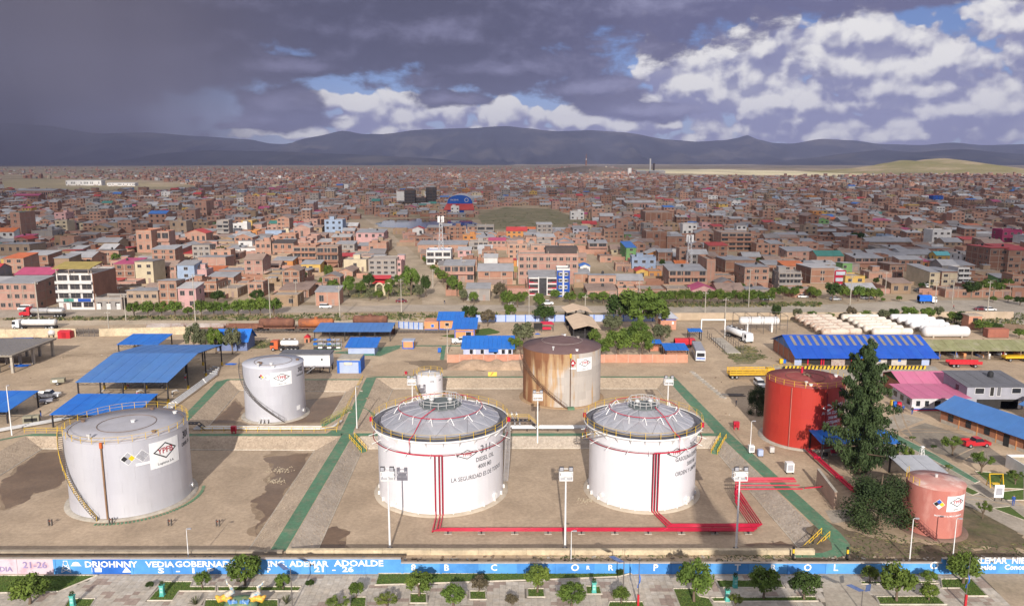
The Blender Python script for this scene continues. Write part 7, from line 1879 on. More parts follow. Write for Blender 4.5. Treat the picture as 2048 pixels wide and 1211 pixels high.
for ln in '''0 75 619 566 3 rose zinc m n=5 | *three storey brick shop house* with shuttered doors cut by left edge
33 107 578 548 2 grey proof h | grey house with *crimson roof* behind the left brick shop house
119 190 619 548 4 white slab f b=1 c=apartment_block d=17 n=3 | *white corner apartment block* with olive roof and rounded balconies
192 245 619 599 1 grey slab f n=3 | low grey garage with three white doors right of the white apartment block
256 318 617 584 2 tan zinc m n=4 | two storey tan terrace with grey tin roof behind round trees
320 356 616 564 3 brick zinc m n=2 | narrow *three storey brick terrace* with grey roof above the road trees
358 394 617 576 2 pink tin m n=2 | pinkish house with white ground floor at the road trees
357 391 572 530 3 sky zinc m n=1 d=9 | *slate blue and white house* of three floors in the left middle
391 415 570 540 2 pink tin f n=1 | pale pink stepped house with bright yellow sheet
416 468 574 554 1 salmon zinc m | salmon house with grey roof right of the pale pink stepped house
497 527 593 566 2 brick slab f n=2 | two storey unfinished brick block at the dusty square
132 186 543 514 2 salmon zinc h d=14 | big salmon brick house with grey gabled roof above the apartment block
40 98 540 510 2 brick tin m | brick house with bright pale sheet roof at the left
-8 30 487 463 2 white oroof h n=3 | *white house with orange roof* at the left edge
26 45 485 425 5 salmon groof f n=1 d=17 c=tower_house | slim *five storey brick tower house* with green roof edge
0 62 523 490 2 tan zinc m n=4 | tan two storey house with wide grey roof at left edge
299 334 457 427 3 salmon broof h n=3 | *brick house with bright blue roof* in the left middle distance
341 374 471 442 2 tan zinc f n=2 | tan house with white window frames right of the blue roofed house
391 414 433 403 3 salmon rroof f n=3 d=20 | *brick block with red and blue roof* in the left distance
435 459 474 441 4 grey slab f b=1 n=2 | *grey concrete four storey shell* with open floors
467 495 467 449 2 white slab f n=3 | small *white modern house* with grey base in the left middle
371 413 488 466 1 salmon rroof g | brick house with crimson gable roof below the grey concrete shell
275 305 505 463 2 salmon oroof f d=16 | brick house with *orange roof slab*, left of a pair
310 340 502 463 2 rose oroof f b=1 d=9 | open balcony house with orange roof slab, right of a pair
398 452 538 516 1 rose zinc m n=3 | long rosy house with blue framed windows and orange garage
190 237 498 484 1 tan zinc h n=3 | low tan house with three dark windows in the left middle
122 150 497 476 1 salmon zinc f | plain salmon brick block among low roofs at left
65 106 483 462 1 grey ash f d=15 | long windowless grey block at left
34 108 394 381 1 rose zinc h d=30 c=hall | *grey roofed hall* beside the bare land at far left
28 78 403 391 1 umber proof h c=hall | low hall with crimson arched roof at far left
132 203 371 361 1 white tin m d=18 c=school | *long white school* on the bare land at far left
214 270 372 366 1 white tin m c=school | low white building right of the long white school
738 793 560 520 4 grey slab f n=4 d=13 c=apartment_block | *grey block with arched windows* over the little square
795 803 558 523 3 pink proof f n=1 d=14 | narrow pink house with white sign on the avenue corner
512 543 516 484 2 salmon slab f n=3 | two storey salmon block left of the dark purple roofed house
546 587 516 486 2 brick dark m n=3 | brick house with dark purple sheet roof
588 633 528 494 3 brick slab f b=1 n=3 | *brick block with open balconies* and brown columns
635 677 538 494 3 umber slab f b=1 n=3 | *brick block with black glass front* beside the open balcony block
603 641 545 528 1 yellow zinc m n=3 | low *yellow house* with grey roof in front of the black glass block
546 586 533 521 1 orange zinc m n=4 | low orange house with grey roof left of the yellow house
688 733 543 520 1 cream slab f n=3 | cream and white low house left of the grey arched block
713 768 491 465 2 pink zinc m n=4 c=school | *pink two storey school* with many white window frames
738 773 506 488 1 salmon slab f n=3 | salmon block in front of the pink school
650 686 472 440 3 sky slab f n=3 | *pale blue three storey house* beside the left pond
588 621 481 455 1 rose tin g | rosy house with gabled end left of the pale blue house
531 564 477 462 1 sky tin m | small pale blue house with red trim in the middle left
673 709 509 488 2 grey zinc m n=3 | grey two storey house with zinc roof near the pink school
853 902 529 503 2 white broof f b=1 n=3 | *white and blue house* with balconies on the avenue
916 942 521 500 2 pink tin m n=2 | white and pink house right of the mobile mast
888 948 564 531 2 rose zinc m n=4 b=1 d=14 | *rosy corner house* with long balconies behind the avenue trees
956 1026 569 541 2 brick zinc h n=2 d=18 | wide brick house with folded grey roof behind the avenue trees
933 980 601 577 1 grey zinc m n=2 | low grey roofed shop on the avenue corner
825 847 473 457 1 white rroof g n=2 | *white house with red gable roof* right of the avenue
938 976 501 484 2 grey slab f b=1 n=4 | grey open balcony house in the centre
977 1011 499 481 2 rose proof m n=4 | rosy house with crimson roof edge in the centre
954 988 471 453 2 grey slab f b=1 n=2 | bare concrete frame house in the centre
836 934 504 489 1 salmon zinc m n=7 | long low salmon terrace right of the avenue
968 995 538 515 1 white tin m n=2 | small white fronted house in the centre
632 678 611 583 1 salmon zinc m n=2 | *salmon shop with pale tin roof* alone by the main road
542 596 612 592 1 adobe slab f | *roofless mud brick ruin* beside the lone salmon shop
1058 1113 590 556 3 white zinc m n=2 f=red d=17 c=office | *red white and black striped building* with tall dark glass
1113.5 1139 593 541 4 white ash f n=2 f=blue d=9 c=office | *blue and white tower front* joined to the striped building
1149 1179 569 547 1 brick zinc m | brick house with grey roof right of the blue tower
1160 1180 546 532 1 white broof g | little white house with blue gable roof
1272 1296 559 541 1 yellow rroof g | *yellow house with red roof* in the right middle
1297 1323 556 543 1 orange slab f n=2 | plain orange block right of the red roofed yellow house
1234 1286 577 560 1 salmon zinc h n=3 | low salmon bungalow with grey hipped roof
1337 1411 580 541 3 salmon zinc m b=1 n=5 d=14 c=apartment_block | *brick block with curved balconies* under the mobile mast
1412 1429 572 522 1 salmon slab f n=1 d=17 | tall blank brick wall block right of the curved balconies
1252 1272 522 495 3 green broof m n=1 d=24 | *green banded house* with blue roof and brick side
1290 1344 458 425 2 umber slab f n=1 d=24 | *large blank brick block* in the right middle distance
1208 1247 484 462 3 brick slab f n=4 | three storey brick house with rows of small windows
1141 1168 439 424 2 white slab f n=3 | *small white house* at the edge of the green field
1365 1393 469 449 2 white slab f n=3 | *white cube house* right of the large blank brick block
1334 1369 497 474 2 brick tin m n=2 | brick house with four dark windows below the white cube house
1292 1333 496 464 2 rust slab f n=1 d=18 | tall rust brown brick block below the large blank block
1441 1502 502 466 4 brick slab f b=1 n=4 d=18 c=apartment_block | *unfinished brick apartment frame* in the right middle
1497 1511 501 486 1 yellow slab f n=2 | tiny yellow house beside the unfinished apartment frame
1450 1508 554 522 2 rust zinc m n=1 d=18 | *big windowless brown block* with grey roof at right
1488 1536 575 536 3 salmon zinc m n=3 d=16 | *three storey salmon block* with grey roof over the right trees
1013 1054 484 461 3 orange rroof h n=4 | *orange house with red hipped roof* right of centre
1177 1214 505 486 2 rose zinc m b=1 n=2 | balcony house with wide grey roof right of centre
1250 1312 420 405 1 rose tin h d=26 c=hall | *pale roofed hall* in the right middle distance
1062 1120 379 371 2 white tin m d=10 n=12 c=school | *long white school* with grey windows far right of centre
1097 1114 396 380 3 rust slab f b=1 n=3 | brown concrete frame below the distant white school
1620 1666 578 538 3 rust tin m n=1 d=18 | *long brown brick block* left of the red and white front
1667 1690 578 540 3 white tin g n=1 f=red d=10 | *red and white fronted house* of three floors
1689 1728 580 554 2 yellow slab f n=2 d=10 | *yellow round cornered house* by the right trees
1684 1703 551 528 2 green tin m n=2 | narrow green house behind the yellow round cornered one
1556 1601 580 546 3 grey slab f b=1 n=3 | *grey balcony house* between salmon and brown blocks
1857 1880 579 544 3 cream zinc m n=2 d=20 | cream fronted brick house left of the white banded front
1881 1912 580 545 3 rust zinc m n=2 f=cream d=18 | *brick house with cream front* near the teal truck
1913 1936 576 538 4 white slab f b=1 n=2 | *white banded narrow house* near the right junction
1863 1901 491 462 3 white slab f n=3 c=apartment_block | *white apartment block* in the right middle distance
1976 2012 548 498 4 umber rroof m n=2 d=20 c=apartment_block | *tall dark brick block* at the right edge
2013 2062 550 500 4 brick rroof m n=4 d=20 c=apartment_block | brick block with red roof edge cut by the right edge
2002 2041 494 462 3 magenta slab f n=3 c=apartment_block | *magenta and cream block* at the right edge
1709 1766 535 516 2 rose zinc m b=1 n=4 | rosy house with long balcony and grey roof at right
1737 1783 562 545 1 salmon slab f n=1 | blank salmon brick block behind the right trees
1927 1962 493 479 1 rose rroof m n=3 | low house with dusty red roof at right
1733 1824 495 483 1 tan zinc h n=6 d=12 c=shed | *long tan shed* with dark grey roof at right
1742 1781 461 441 3 salmon proof m n=4 | *brick block with crimson roof edge* in the right distance
1872 1900 523 510 1 yellow troof h n=2 | *small yellow house with turquoise roof*
1781 1821 587 566 1 adobe oldtin m n=2 | low mud coloured house at the right side street
1804 1868 519 508 1 white zinc h n=6 | low white terrace with zinc roofs at right
1573 1630 524 502 2 rose zinc m n=4 | rosy two storey house with grey and red roofs at right
1633 1686 529 511 1 salmon groof h n=3 | salmon house with dark green roof at right
1996 2020 570 556 1 green zinc m n=2 | pale green low house by the far right trees
1866 1886 404 392 3 blue ash f n=3 | *dark blue glass block* in the far right distance
1872 1889 430 415 3 white slab f n=3 | brown and white striped block in the far right distance
809 830 411 381 5 dark slab f b=1 n=3 c=tower_block | *dark concrete frame tower*, left of the pair in the distance
852 872 409 376 6 dark slab f b=1 n=3 c=tower_block | dark concrete frame tower, right of the pair in the distance
830.5 851.5 410 396 2 dark slab f b=1 n=3 c=building | low concrete frame joining the two dark towers
798 807 410 404 1 dark slab f n=1 | small dark base under a white billboard left of the towers'''.split('\n'):
 hero(ln)
t, = [h[3] for h in HEROES if h[2] == 'white corner apartment block']
w_ = [h for h in HEROES if h[3] is t][0]
MB().slab([(-w_[4] / 2 - .8,-1.2,w_[5] + 2.2),(w_[4] / 2 + .2,-1.2,w_[5] + 2.2),(w_[4] / 2 + .2,8,w_[5] + 3.6),(-w_[4] / 2 - .8,8,w_[5] + 3.6)], .15).build('roof_sheet', TM['olroof'], t)
for x in (-.45, -.1, .45): MB().b2((x * w_[4] - .12,-1.0,w_[5]), (x * w_[4] + .12,-.8,w_[5] + 2.2)).build('roof_post', TM['beam'], t)
MB().b2((w_[4] / 2 + .01,0,0), (w_[4] / 2 + .25,17,w_[5])).build('side_wall', TM['rust'], t)
MB().b2((-w_[4] * .3,-1.3,3.2), (-w_[4] * .02,-1.21,4.3)).build('shop_sign', TM['groof'], t); MB().b2((w_[4] * .1,-1.3,3.2), (w_[4] * .46,-1.21,4.3)).build('shop_sign', TM['blue'], t)
t, = [h[3] for h in HEROES if h[2] == 'red white and black striped building']; w_ = [h for h in HEROES if h[3] is t][0]
W2, H2 = w_[4], w_[5]
for k in range(4): MB().b2((-W2 / 2,-.5,H2 * (k / 3.) - .2), (W2 / 2,-.06,H2 * (k / 3.) + .35)).build('white_band', TM['white'], t)
for s in (-1, 1):
 for k in range(3): MB().b2((s * W2 * .33 - W2 * .15,-.2,H2 * k / 3 + .9), (s * W2 * .33 + W2 * .15,-.08,H2 * (k + 1) / 3 - .4)).build('dark_window', TM['glass'], t)
MB().b2((-W2 * .15,-.62,0), (W2 * .15,-.51,H2 + .2)).build('glass_front', TM['glass'], t)
for s in (-1, 1): MB().b2((s * W2 * .155 - .2,-.7,0), (s * W2 * .155 + .2,-.515,H2 + .6)).build('white_pilaster', TM['white'], t)
t, = [h[3] for h in HEROES if h[2] == 'blue and white tower front']; w_ = [h for h in HEROES if h[3] is t][0]
for k in range(4):
 for s in (-1, 1): MB().b2((s * w_[4] * .2 - w_[4] * .12,-.3,w_[5] * k / 4 + .6), (s * w_[4] * .2 + w_[4] * .12,-.07,w_[5] * (k + 1) / 4 - .6)).build('white_surround', TM['white'], t); MB().b2((s * w_[4] * .2 - w_[4] * .1,-.36,w_[5] * k / 4 + .9), (s * w_[4] * .2 + w_[4] * .1,-.301,w_[5] * (k + 1) / 4 - .9)).build('dark_window', TM['glass'], t)
MB().b2((-.3,-.45,0), (.3,-.07,w_[5])).build('white_pilaster', TM['white'], t)
p = G(1098, 575); b = house('brick block with a black roof box behind the striped building', p + Vector((0,10,0)), 26, 14, 12.5, 4, 'rose', 'slab', 'f', 5, cat='building'); claim(p.x - 15, p.x + 15, p.y, p.y + 26, False)
MB().b2((-1,1,13), (13,9,16)).build('roof_box', TM['dark'], b)
t, = [h[3] for h in HEROES if h[2] == 'red and white fronted house']; w_ = [h for h in HEROES if h[3] is t][0]
for k in range(3): MB().b2((-w_[4] * .4,-.3,w_[5] * (k + .25) / 3), (w_[4] * .4,-.07,w_[5] * (k + .8) / 3)).build('bay_window', mat('pale_glass',(.42,.45,.5),None,.3), t)
p = G(918, 427); t = thing('sports_hall', 'blue arched sports hall with a red front roof in the distance', 'sports hall', p); s = mpp(p); Wd = 58 * s; claim(p.x - 30, p.x + 30, p.y - 5, p.y + 60, False)
arc = [(Wd * .44 * cos(pi - a * pi / 14),8.8 * sin(a * pi / 14) ** .8) for a in range(15)]
mb = MB(); n = len(arc); vs = [(x,14,9.6 + z) for x, z in arc] + [(x,60,9.6 + z) for x, z in arc]
mb.add(vs, [(i,i + 1,n + i + 1,n + i) for i in range(n - 1)], 0, None, True); mb.build('vault', TM['tin'], t)
MB().add([(x,13.9,9.6 + z) for x,z in arc] + [(Wd * .44,13.9,0),(-Wd * .44,13.9,0)], [tuple(range(n + 1,-1,-1))]).build('gable', TM['blue'], t)
MB().b2((-Wd / 2,0,0), (Wd / 2,13.5,4.2)).build('wall', TM['blue'], t); MB().slab([(-Wd / 2 - 1,-1.5,4.0),(Wd / 2 + 1,-1.5,4.0),(Wd * .46,13.6,9.4),(-Wd * .46,13.6,9.4)], .3).build('roof', TM['rroof'], t)
mb = MB(); text_on_plane(mb, 'PACENA', 2.2, (-5.5,13.8,13.2), (1,0,0), (0,0,1)); mb.lathe([(2.2,0),(2.8,0)], 20); mb.v[-40:] = [(7 + v[0] * .75,13.78,13.2 + v[1] * .75) for v in mb.v[-40:]]; mb.build('lettering', TM['white'], t, kind='stuff')
hero('902 918 428 414 2 white slab f n=3 | little white house in front of the blue arched hall')
t, = [h[3] for h in HEROES if h[3]['label'].startswith('low grey garage')]
for x in (-3.6, 0, 3.6): MB().b2((x - .75,-.16,.1), (x + .75,-.1,2.3)).build('white_door', TM['white'], t)
p = G(802, 409); t = thing('billboard', 'white billboard left of the dark frame towers', 'billboard', p + Vector((0,-2,0))); MB().b2((-5,0,5), (5,.5,16)).build('board', TM['white'], t); MB().b2((-.4,.1,0), (.4,.4,5)).build('leg', M_steel, t)
def lattice_mast(label, px, py, hh, drum=False):
 p = G(px, py); t = thing('mobile_mast', label, 'mobile mast', p); mb = MB()
 for a, b in ((-1,-1), (1,-1), (1,1), (-1,1)): mb.bar((1.5 * a,1.5 * b,0), (.5 * a,.5 * b,hh), .13)
 for k in range(10):
  s0, s1 = 1.5 - k * .1, 1.5 - (k + 1) * .1; z0, z1 = hh * k / 10, hh * (k + 1) / 10
  for (a, b), (c, d) in (((-1,-1),(1,-1)), ((1,-1),(1,1)), ((1,1),(-1,1)), ((-1,1),(-1,-1))): mb.bar((s0 * a,s0 * b,z0), (s1 * c,s1 * d,z1), .08)
 mb.build('lattice', M_whitep, t)
 for k in range(6): MB().b2((1.4 * cos(k * 1.05) - .25,1.4 * sin(k * 1.05) - .25,hh - 3.2), (1.4 * cos(k * 1.05) + .25,1.4 * sin(k * 1.05) + .25,hh)).build('antenna', M_whitep, t)
lattice_mast('white mobile mast by the white and blue avenue house', 883, 528, 25); lattice_mast('white mobile mast over the curved balcony brick block', 1377, 556, 20)
t = thing('radio_tower', 'red and white radio tower on the distant mound', 'radio tower', (330,3600,36)); mb = MB(); mb.tube([(0,0,-4),(0,0,48)], [3.5,1.0], 5); mb.build('mast', TM['umber'], t); MB().b2((-2.5,-2.5,22), (2.5,2.5,26)).build('platform', TM['white'], t)
for lab, px, hh, w_, m in (('tall pale chimney of the distant plant',1300,62,3,'white'), ('dark column of the distant plant',1307,44,4,'dark'), ('white silo left of the distant plant',1259,26,8,'white')):
 p = G(px, 349.5); t = thing('plant_column', lab, 'chimney', p); MB().cyl((0,0,0), (0,0,hh), w_, 10).build('stack', TM[m], t)
for lab, px, w_ in (('long pale shed of the distant plant',1315,60), ('low grey shed of the distant plant, left part',1283,36)):
 p = G(px, 350); t = thing('plant_shed', lab, 'shed', p); MB().b2((-w_ / 2,0,0), (w_ / 2,30,14)).build('wall', TM['grey'], t); MB().slab([(-w_ / 2,-1,14),(w_ / 2,-1,14),(w_ / 2,31,17),(-w_ / 2,31,17)], .5).build('roof', TM['tin'], t)
for px, lab in ((1137,'left pylon on the green hill'), (1178,'right pylon on the green hill')):
 pass
CLEAR = [[tuple(G(*q)[:2]) for q in pts] for pts in ([(835,615),(838,585),(794,522),(758,470),(728,445),(700,425),(695,412),(732,425),(762,443),(798,470),(860,520),(897,580),(945,615)],[(608,466),(640,444),(715,440),(770,436),(965,436),(966,464)],[(955,464),(950,434),(1010,412),(1100,414),(1195,446),(1165,462)],
[(635,612),(700,560),(845,560),(845,612)],[(0,384),(0,356),(300,360),(430,376),(300,386)],[(1690,612),(1638,584),(1655,578),(1740,606)],[(1205,566),(1130,500),(1165,498),(1260,560)])]
CLEARB = [(min(q[0] for q in c),max(q[0] for q in c),min(q[1] for q in c),max(q[1] for q in c)) for c in CLEAR]
def free(x, y):
 for c, b in zip(CLEAR, CLEARB):
  if b[0] <= x <= b[1] and b[2] <= y <= b[3] and inside((x,y), c): return False
 return True
r0 = random.Random(2024)
LOTS = []
def screen(p, z=0):
 dep = p[1] * cos(CAM_PITCH) - (z - CAM_H) * sin(CAM_PITCH); up = p[1] * sin(CAM_PITCH) + (z - CAM_H) * cos(CAM_PITCH)
 return 1024 + CAM_F * p[0] / dep, 605.5 - CAM_F * up / dep
RECT += [(700,846,545,612,380), (888,948,386,428,900), (640,845,500,560,430), (848,905,572,600,330), (822,872,545,572,380), (805,845,518,545,430), (785,822,492,518,490), (770,800,468,492,560), (735,775,446,468,650), (712,748,428,446,770), (950,1190,422,458,640)]
def hides(x, y, w, h):
 (a, t_), (b, _), (_, bt) = screen((x - w / 2,y), h + .8), screen((x + w / 2,y), h), screen((x,y), 0)
 for x0, x1, yt, yb, yy in RECT:
  if y < yy + 1 and a < x1 and b > x0 and t_ < yb:
   ov = (min(b,x1) - max(a,x0)) * (yb - max(t_,yt))
   if bt > yt and ov > .22 * (x1 - x0) * (yb - yt): return True
 return False
y = 311.0; rowi = 0
while y < 1500:
 far = y > 900
 half = .66 * y + 30
 x = -half + r0.uniform(0, 8); bx = 0
 dep = r0.uniform(10, 15)
 while x < half:
  w = r0.uniform(6.5, 12.5) * (1.15 if far else 1)
  if bx > r0.uniform(80, 120): x += 8; bx = 0
  fl = r0.choices((1,2,3,4), (66,25,7,2))[0]
  d = dep * r0.uniform(.65, 1.0)
  if r0.random() > (.13 if not far else .2) and free(x + w / 2, y + d / 2) and claim(x, x + w - .4, y, y + d):
   wall = r0.choices(('brick','salmon','umber','rose','rust','tan','grey','adobe','white','cream','yellow','sky','pink','orange','green','lilac'), (22,16,12,14,12,7,6,6,3.5,2,1,1,1.2,.8,.5,1))[0]
   rt = r0.choices('mfgh', (40,36,10,14))[0]
   roof = r0.choices(('zinc','tin','ash','oldtin','rroof','oroof','broof','groof','proof','olroof'), (30,17,14,30,3.5,2,2,1,2.5,1))[0] if rt != 'f' else 'slab'
   hh = fl * r0.uniform(2.6, 3.0) + .2
   while fl > 1 and hides(x + w / 2, y, w, hh): fl -= 1; hh = fl * 2.7 + .2
   if hides(x + w / 2, y, w, hh): x += w; bx += w; continue
   LOTS.append((x + w / 2,y,w - .4,d,hh,fl,wall,roof,rt,r0.randrange(1 << 30),r0.uniform(-.05,.05)))
  x += w; bx += w
 rowi += 1
 y += dep + (9 if rowi % 2 == 0 else 2.5) * r0.uniform(.8, 1.3) + (3 if far else 0)
LOTS.sort(key=lambda l: l[1])
NIND = 182
ind = []; mass = []
for l in LOTS:
 sx, sy = screen((l[0],l[1]), 2)
 (ind if len(ind) < NIND and 5 < sx < 2043 else mass).append(l)
MARKS = [(h[0],h[1],h[2]) for h in HEROES if h[2]]
ORD = ['nearest', 'second', 'third', 'fourth', 'fifth', 'sixth', 'seventh', 'eighth', 'ninth', 'tenth', 'eleventh', 'twelfth', 'thirteenth', 'fourteenth', 'fifteenth', 'sixteenth', 'seventeenth', 'eighteenth', 'nineteenth', 'twentieth']
def relation(sx, sy):
 best = min(MARKS, key=lambda m: (m[0] - sx) ** 2 + 2.5 * (m[1] - sy) ** 2)
 dx, dy = sx - best[0], (sy - best[1]) * 1.6
 rel = ('right of' if dx > 0 else 'left of') if abs(dx) > abs(dy) else ('below' if dy > 0 else 'above')
 return best[2], rel, hypot(dx, dy)
bins = {}
for l in ind:
 s = screen((l[0],l[1]), 2); m, rel, dist = relation(*s); bins.setdefault((m,rel), []).append((dist,l))
for (m, rel), ls in bins.items():
 ls.sort(key=lambda q: q[0])
 for i, (_d, l) in enumerate(ls):
  n = ORD[min(i,19)]
  lab = '%s %s house %s the %s, %s roof' % (n, WORD.get(l[6],l[6]), rel, m, WORD[l[7]])
  if len(lab.split()) <= 14: lab = lab.replace(' house ', ' %s house ' % FLW[l[5]].replace(' ',' '), 1)
  lab = ' '.join(lab.split()[:16])
  house(lab, (l[0],l[1],0), *l[2:9], seed=l[9], rz=l[10], group='brick houses of the town')
tm = MB()
def mass_house(l, wins=True):
 rr = random.Random(l[9]); P, W = house_parts(*l[2:9], rr)
 M = Matrix.Translation((l[0],l[1],0)) @ Matrix.Rotation(l[10], 4, 'Z')
 for mb in P.values():
  o = len(tm.v); tm.v.extend([tuple(M @ Vector(v)) for v in mb.v]); tm.f.extend([tuple(i + o for i in f) for f in mb.f]); tm.m.extend(mb.m); tm.smooth.extend([False] * len(mb.f))
 if wins: win_faces(tm, W, M)
for l in mass: mass_house(l, l[1] < 1300)
for k in range(900):
 y = 315 + 600 * r0.random() ** 1.5; x = r0.uniform(-.66, .66) * y
 L = r0.uniform(6, 22); hz_ = r0.uniform(1.6, 2.6); rz = r0.choice((0,pi / 2)) + r0.uniform(-.05, .05)
 if free(x, y) and free(x + L * .5, y): tm.box((x,y,hz_ / 2), (L,.22,hz_), rz, TI[r0.choice(('brick','salmon','rose','adobe','rust','tan'))])
def far_box(x, y, big=1.0):
 w, d, h = r0.uniform(5, 12) * big, r0.uniform(6, 12), r0.choices((2.8,5.4,8.2,12), (56,30,11,3))[0] * r0.uniform(.9, 1.15)
 a = r0.uniform(-.2, .2); mi = TI[r0.choices(('brick','salmon','umber','rose','rust','tan','grey','white','cream'),(20,14,16,14,16,8,6,4,2))[0]]
 ri = TI[r0.choices(('zinc','tin','ash','oldtin','slab','rroof','broof','oroof','proof'),(24,16,16,18,20,2.2,1,1,1.2))[0]]
 tm.box((x,y,h / 2), (w,d,h), a, mi)
 M = Matrix.Translation((x,y,h)) @ Matrix.Rotation(a, 4, 'Z'); t_ = r0.choice((0,.6,1.2))
 tm.add([(-w / 2 - .2,-d / 2 - .2,.03),(w / 2 + .2,-d / 2 - .2,.03),(w / 2 + .2,d / 2,.03 + t_),(-w / 2 - .2,d / 2,.03 + t_)], [(0,1,2,3)], ri, M)
 if h > 4 and y < 2600:
  for k in range(int(h / 2.7)):
   n = int(w / 3.5)
   for i in range(n):
    if r0.random() < .8: tm.add([(-w / 2 + w * (i + .25) / n,-d / 2 - .05,-h + k * 2.7 + .9),(-w / 2 + w * (i + .75) / n,-d / 2 - .05,-h + k * 2.7 + .9),(-w / 2 + w * (i + .75) / n,-d / 2 - .05,-h + k * 2.7 + 2.1),(-w / 2 + w * (i + .25) / n,-d / 2 - .05,-h + k * 2.7 + 2.1)], [(0,1,2,3)], TI['glass'], M)
n = 0
while n < 15000:
 py = 334 + 47 * r0.random() ** .85; px = r0.uniform(-40, 2090)
 p = G(px, py)
 if p.y < 1450 or p.y > 7500: continue
 if py < 354 and px > 1250 + (py - 337) * 6 and not (1700 < px and 349 < py < 355 and r0.random() < .5): continue
 dens = .55 + .6 * vnoise(p.x / 260., p.y / 420., 2) - (.35 if px < 500 and py < 372 else 0) - (.3 if px < 330 and py < 382 else 0)
 if r0.random() > dens or not free(p.x, p.y): n += .25; continue
 far_box(p.x, p.y); n += 1
tm.build('distant_houses', TLIST, kind='stuff')
# ================================================================== trees
def leafm(n, c, c2, vary=.16): return mat('leaf_' + n, c, c2, .75, 1.1, 3, vary=vary, spec=.15, lo=.4, hi=.6)
L_st, L_pl, L_pn, L_gy, L_br, L_dk = leafm('street', (.11,.155,.028), (.065,.10,.02)), leafm('plaza', (.13,.16,.035), (.08,.11,.025)), leafm('conifer', (.048,.072,.026), (.028,.047,.017), .08), leafm('grey', (.12,.125,.065), (.085,.095,.05), .1), leafm('brown', (.12,.095,.06), (.09,.075,.045), .1), leafm('dark', (.045,.075,.018), (.028,.05,.012), .1)
M_bark = mat('bark', (.16,.115,.08), (.11,.08,.055), .9, 3)
def crown(kind, seed, n, leaf):
 """unit crown (height 1, width 1) of loose leaf faces gathered in uneven clumps"""
 r0 = random.Random(seed); mb = MB(); cl = []
 if kind == 'round':
  for _ in range(44):
   a, b = r0.uniform(0, 6.28), r0.uniform(-.55, 1); rr = r0.uniform(.45, 1) ** .6
   cl.append((Vector((.40 * rr * cos(a) * sqrt(max(0,1 - b * b * .8)),.40 * rr * sin(a) * sqrt(max(0,1 - b * b * .8)),.60 + .32 * rr * b)),r0.uniform(.11,.19)))
 elif kind == 'plaza':
  for _ in range(24):
   a = r0.uniform(0, 6.28); rr = sqrt(r0.random()); cl.append((Vector((.44 * rr * cos(a),.44 * rr * sin(a),.62 + .28 * (1 - rr * rr) * r0.uniform(-.3,1) + r0.uniform(-.1,.06))),r0.uniform(.07,.17)))
 elif kind == 'conifer':
  for k in range(64): # boughs: clumps strung along limbs that reach out and a little up
   z = .05 + .9 * (k / 64.) ** .92; a = k * 2.4 + r0.uniform(-.4, .4)
   R = min(.5, .56 * (1 - z) ** .62 + .02) * (.55 + .75 * vnoise(k * .7,seed,3)) * (1 if z > .12 else .7)
   for q in range(4):
    f = (q + .8) / 4.; cl.append((Vector((R * f * cos(a),R * f * sin(a),max(.02,min(.99,z + .05 * f * f + r0.uniform(-.035,.02))))),.026 + .048 * (1 - z) * (1.15 - f * .5)))
 else:
  for _ in range(70):
   a, z = r0.uniform(0, 6.28), r0.uniform(.05, .9); R = .5 * (1 - z * z * .8) ** .6 * r0.uniform(.55, 1); cl.append((Vector((R * cos(a) * .86,R * sin(a) * .86,z * .92)),r0.uniform(.11,.20)))
 for k in range(n):
  c, s = cl[k % len(cl)]
  d = Vector((r0.gauss(0,1),r0.gauss(0,1),r0.gauss(0,1))).normalized()
  p = c + Vector((d.x,d.y,d.z * (.75 if kind != 'conifer' else .6)) ) * s * (1 if kind != 'conifer' else 1.5) * r0.random() ** .4
  out = (d + Vector((r0.gauss(0,.5),r0.gauss(0,.5),r0.gauss(0,.5) + .25))).normalized()
  u = out.orthogonal().normalized(); u = Matrix.Rotation(r0.uniform(0,6.28), 3, out) @ u; v = out.cross(u)
  q = leaf * r0.uniform(.6, 1.3)
  mb.add([p - u * q,p + v * q * .55,p + u * q,p - v * q * .55], [(0,1,2,3)])
 return mb
def trunk(kind, seed):
 r0 = random.Random(seed); mb = MB()
 if kind in ('conifer', 'spruce'):
  mb.tube([(0,0,0),(.01,0,.5),(0,.01,.95)], [.028,.018,.005], 7)
  for k in range(26 if kind == 'conifer' else 8):
   z = .1 + .8 * k / 26.; a = k * 2.4; R = .4 * (1 - z); mb.tube([(0,0,z),(R * cos(a),R * sin(a),z + .03)], [.009,.003], 4)
  return mb
 top = .38 if kind == 'round' else .3
 mb.tube([(0,0,0),(.015,.01,top * .5),(0,0,top)], [.045,.034,.03], 7)
 for k in range(5 if kind == 'round' else 7):
  a = k * 6.28 / 6 + r0.uniform(-.3, .3); R = r0.uniform(.15, .32)
  mb.tube([(0,0,top * r0.uniform(.4,.95)),(R * .5 * cos(a),R * .5 * sin(a),top + .14),(R * cos(a),R * sin(a),r0.uniform(.6,.78))], [.024,.015,.006], 5)
 return mb
TREES = {}
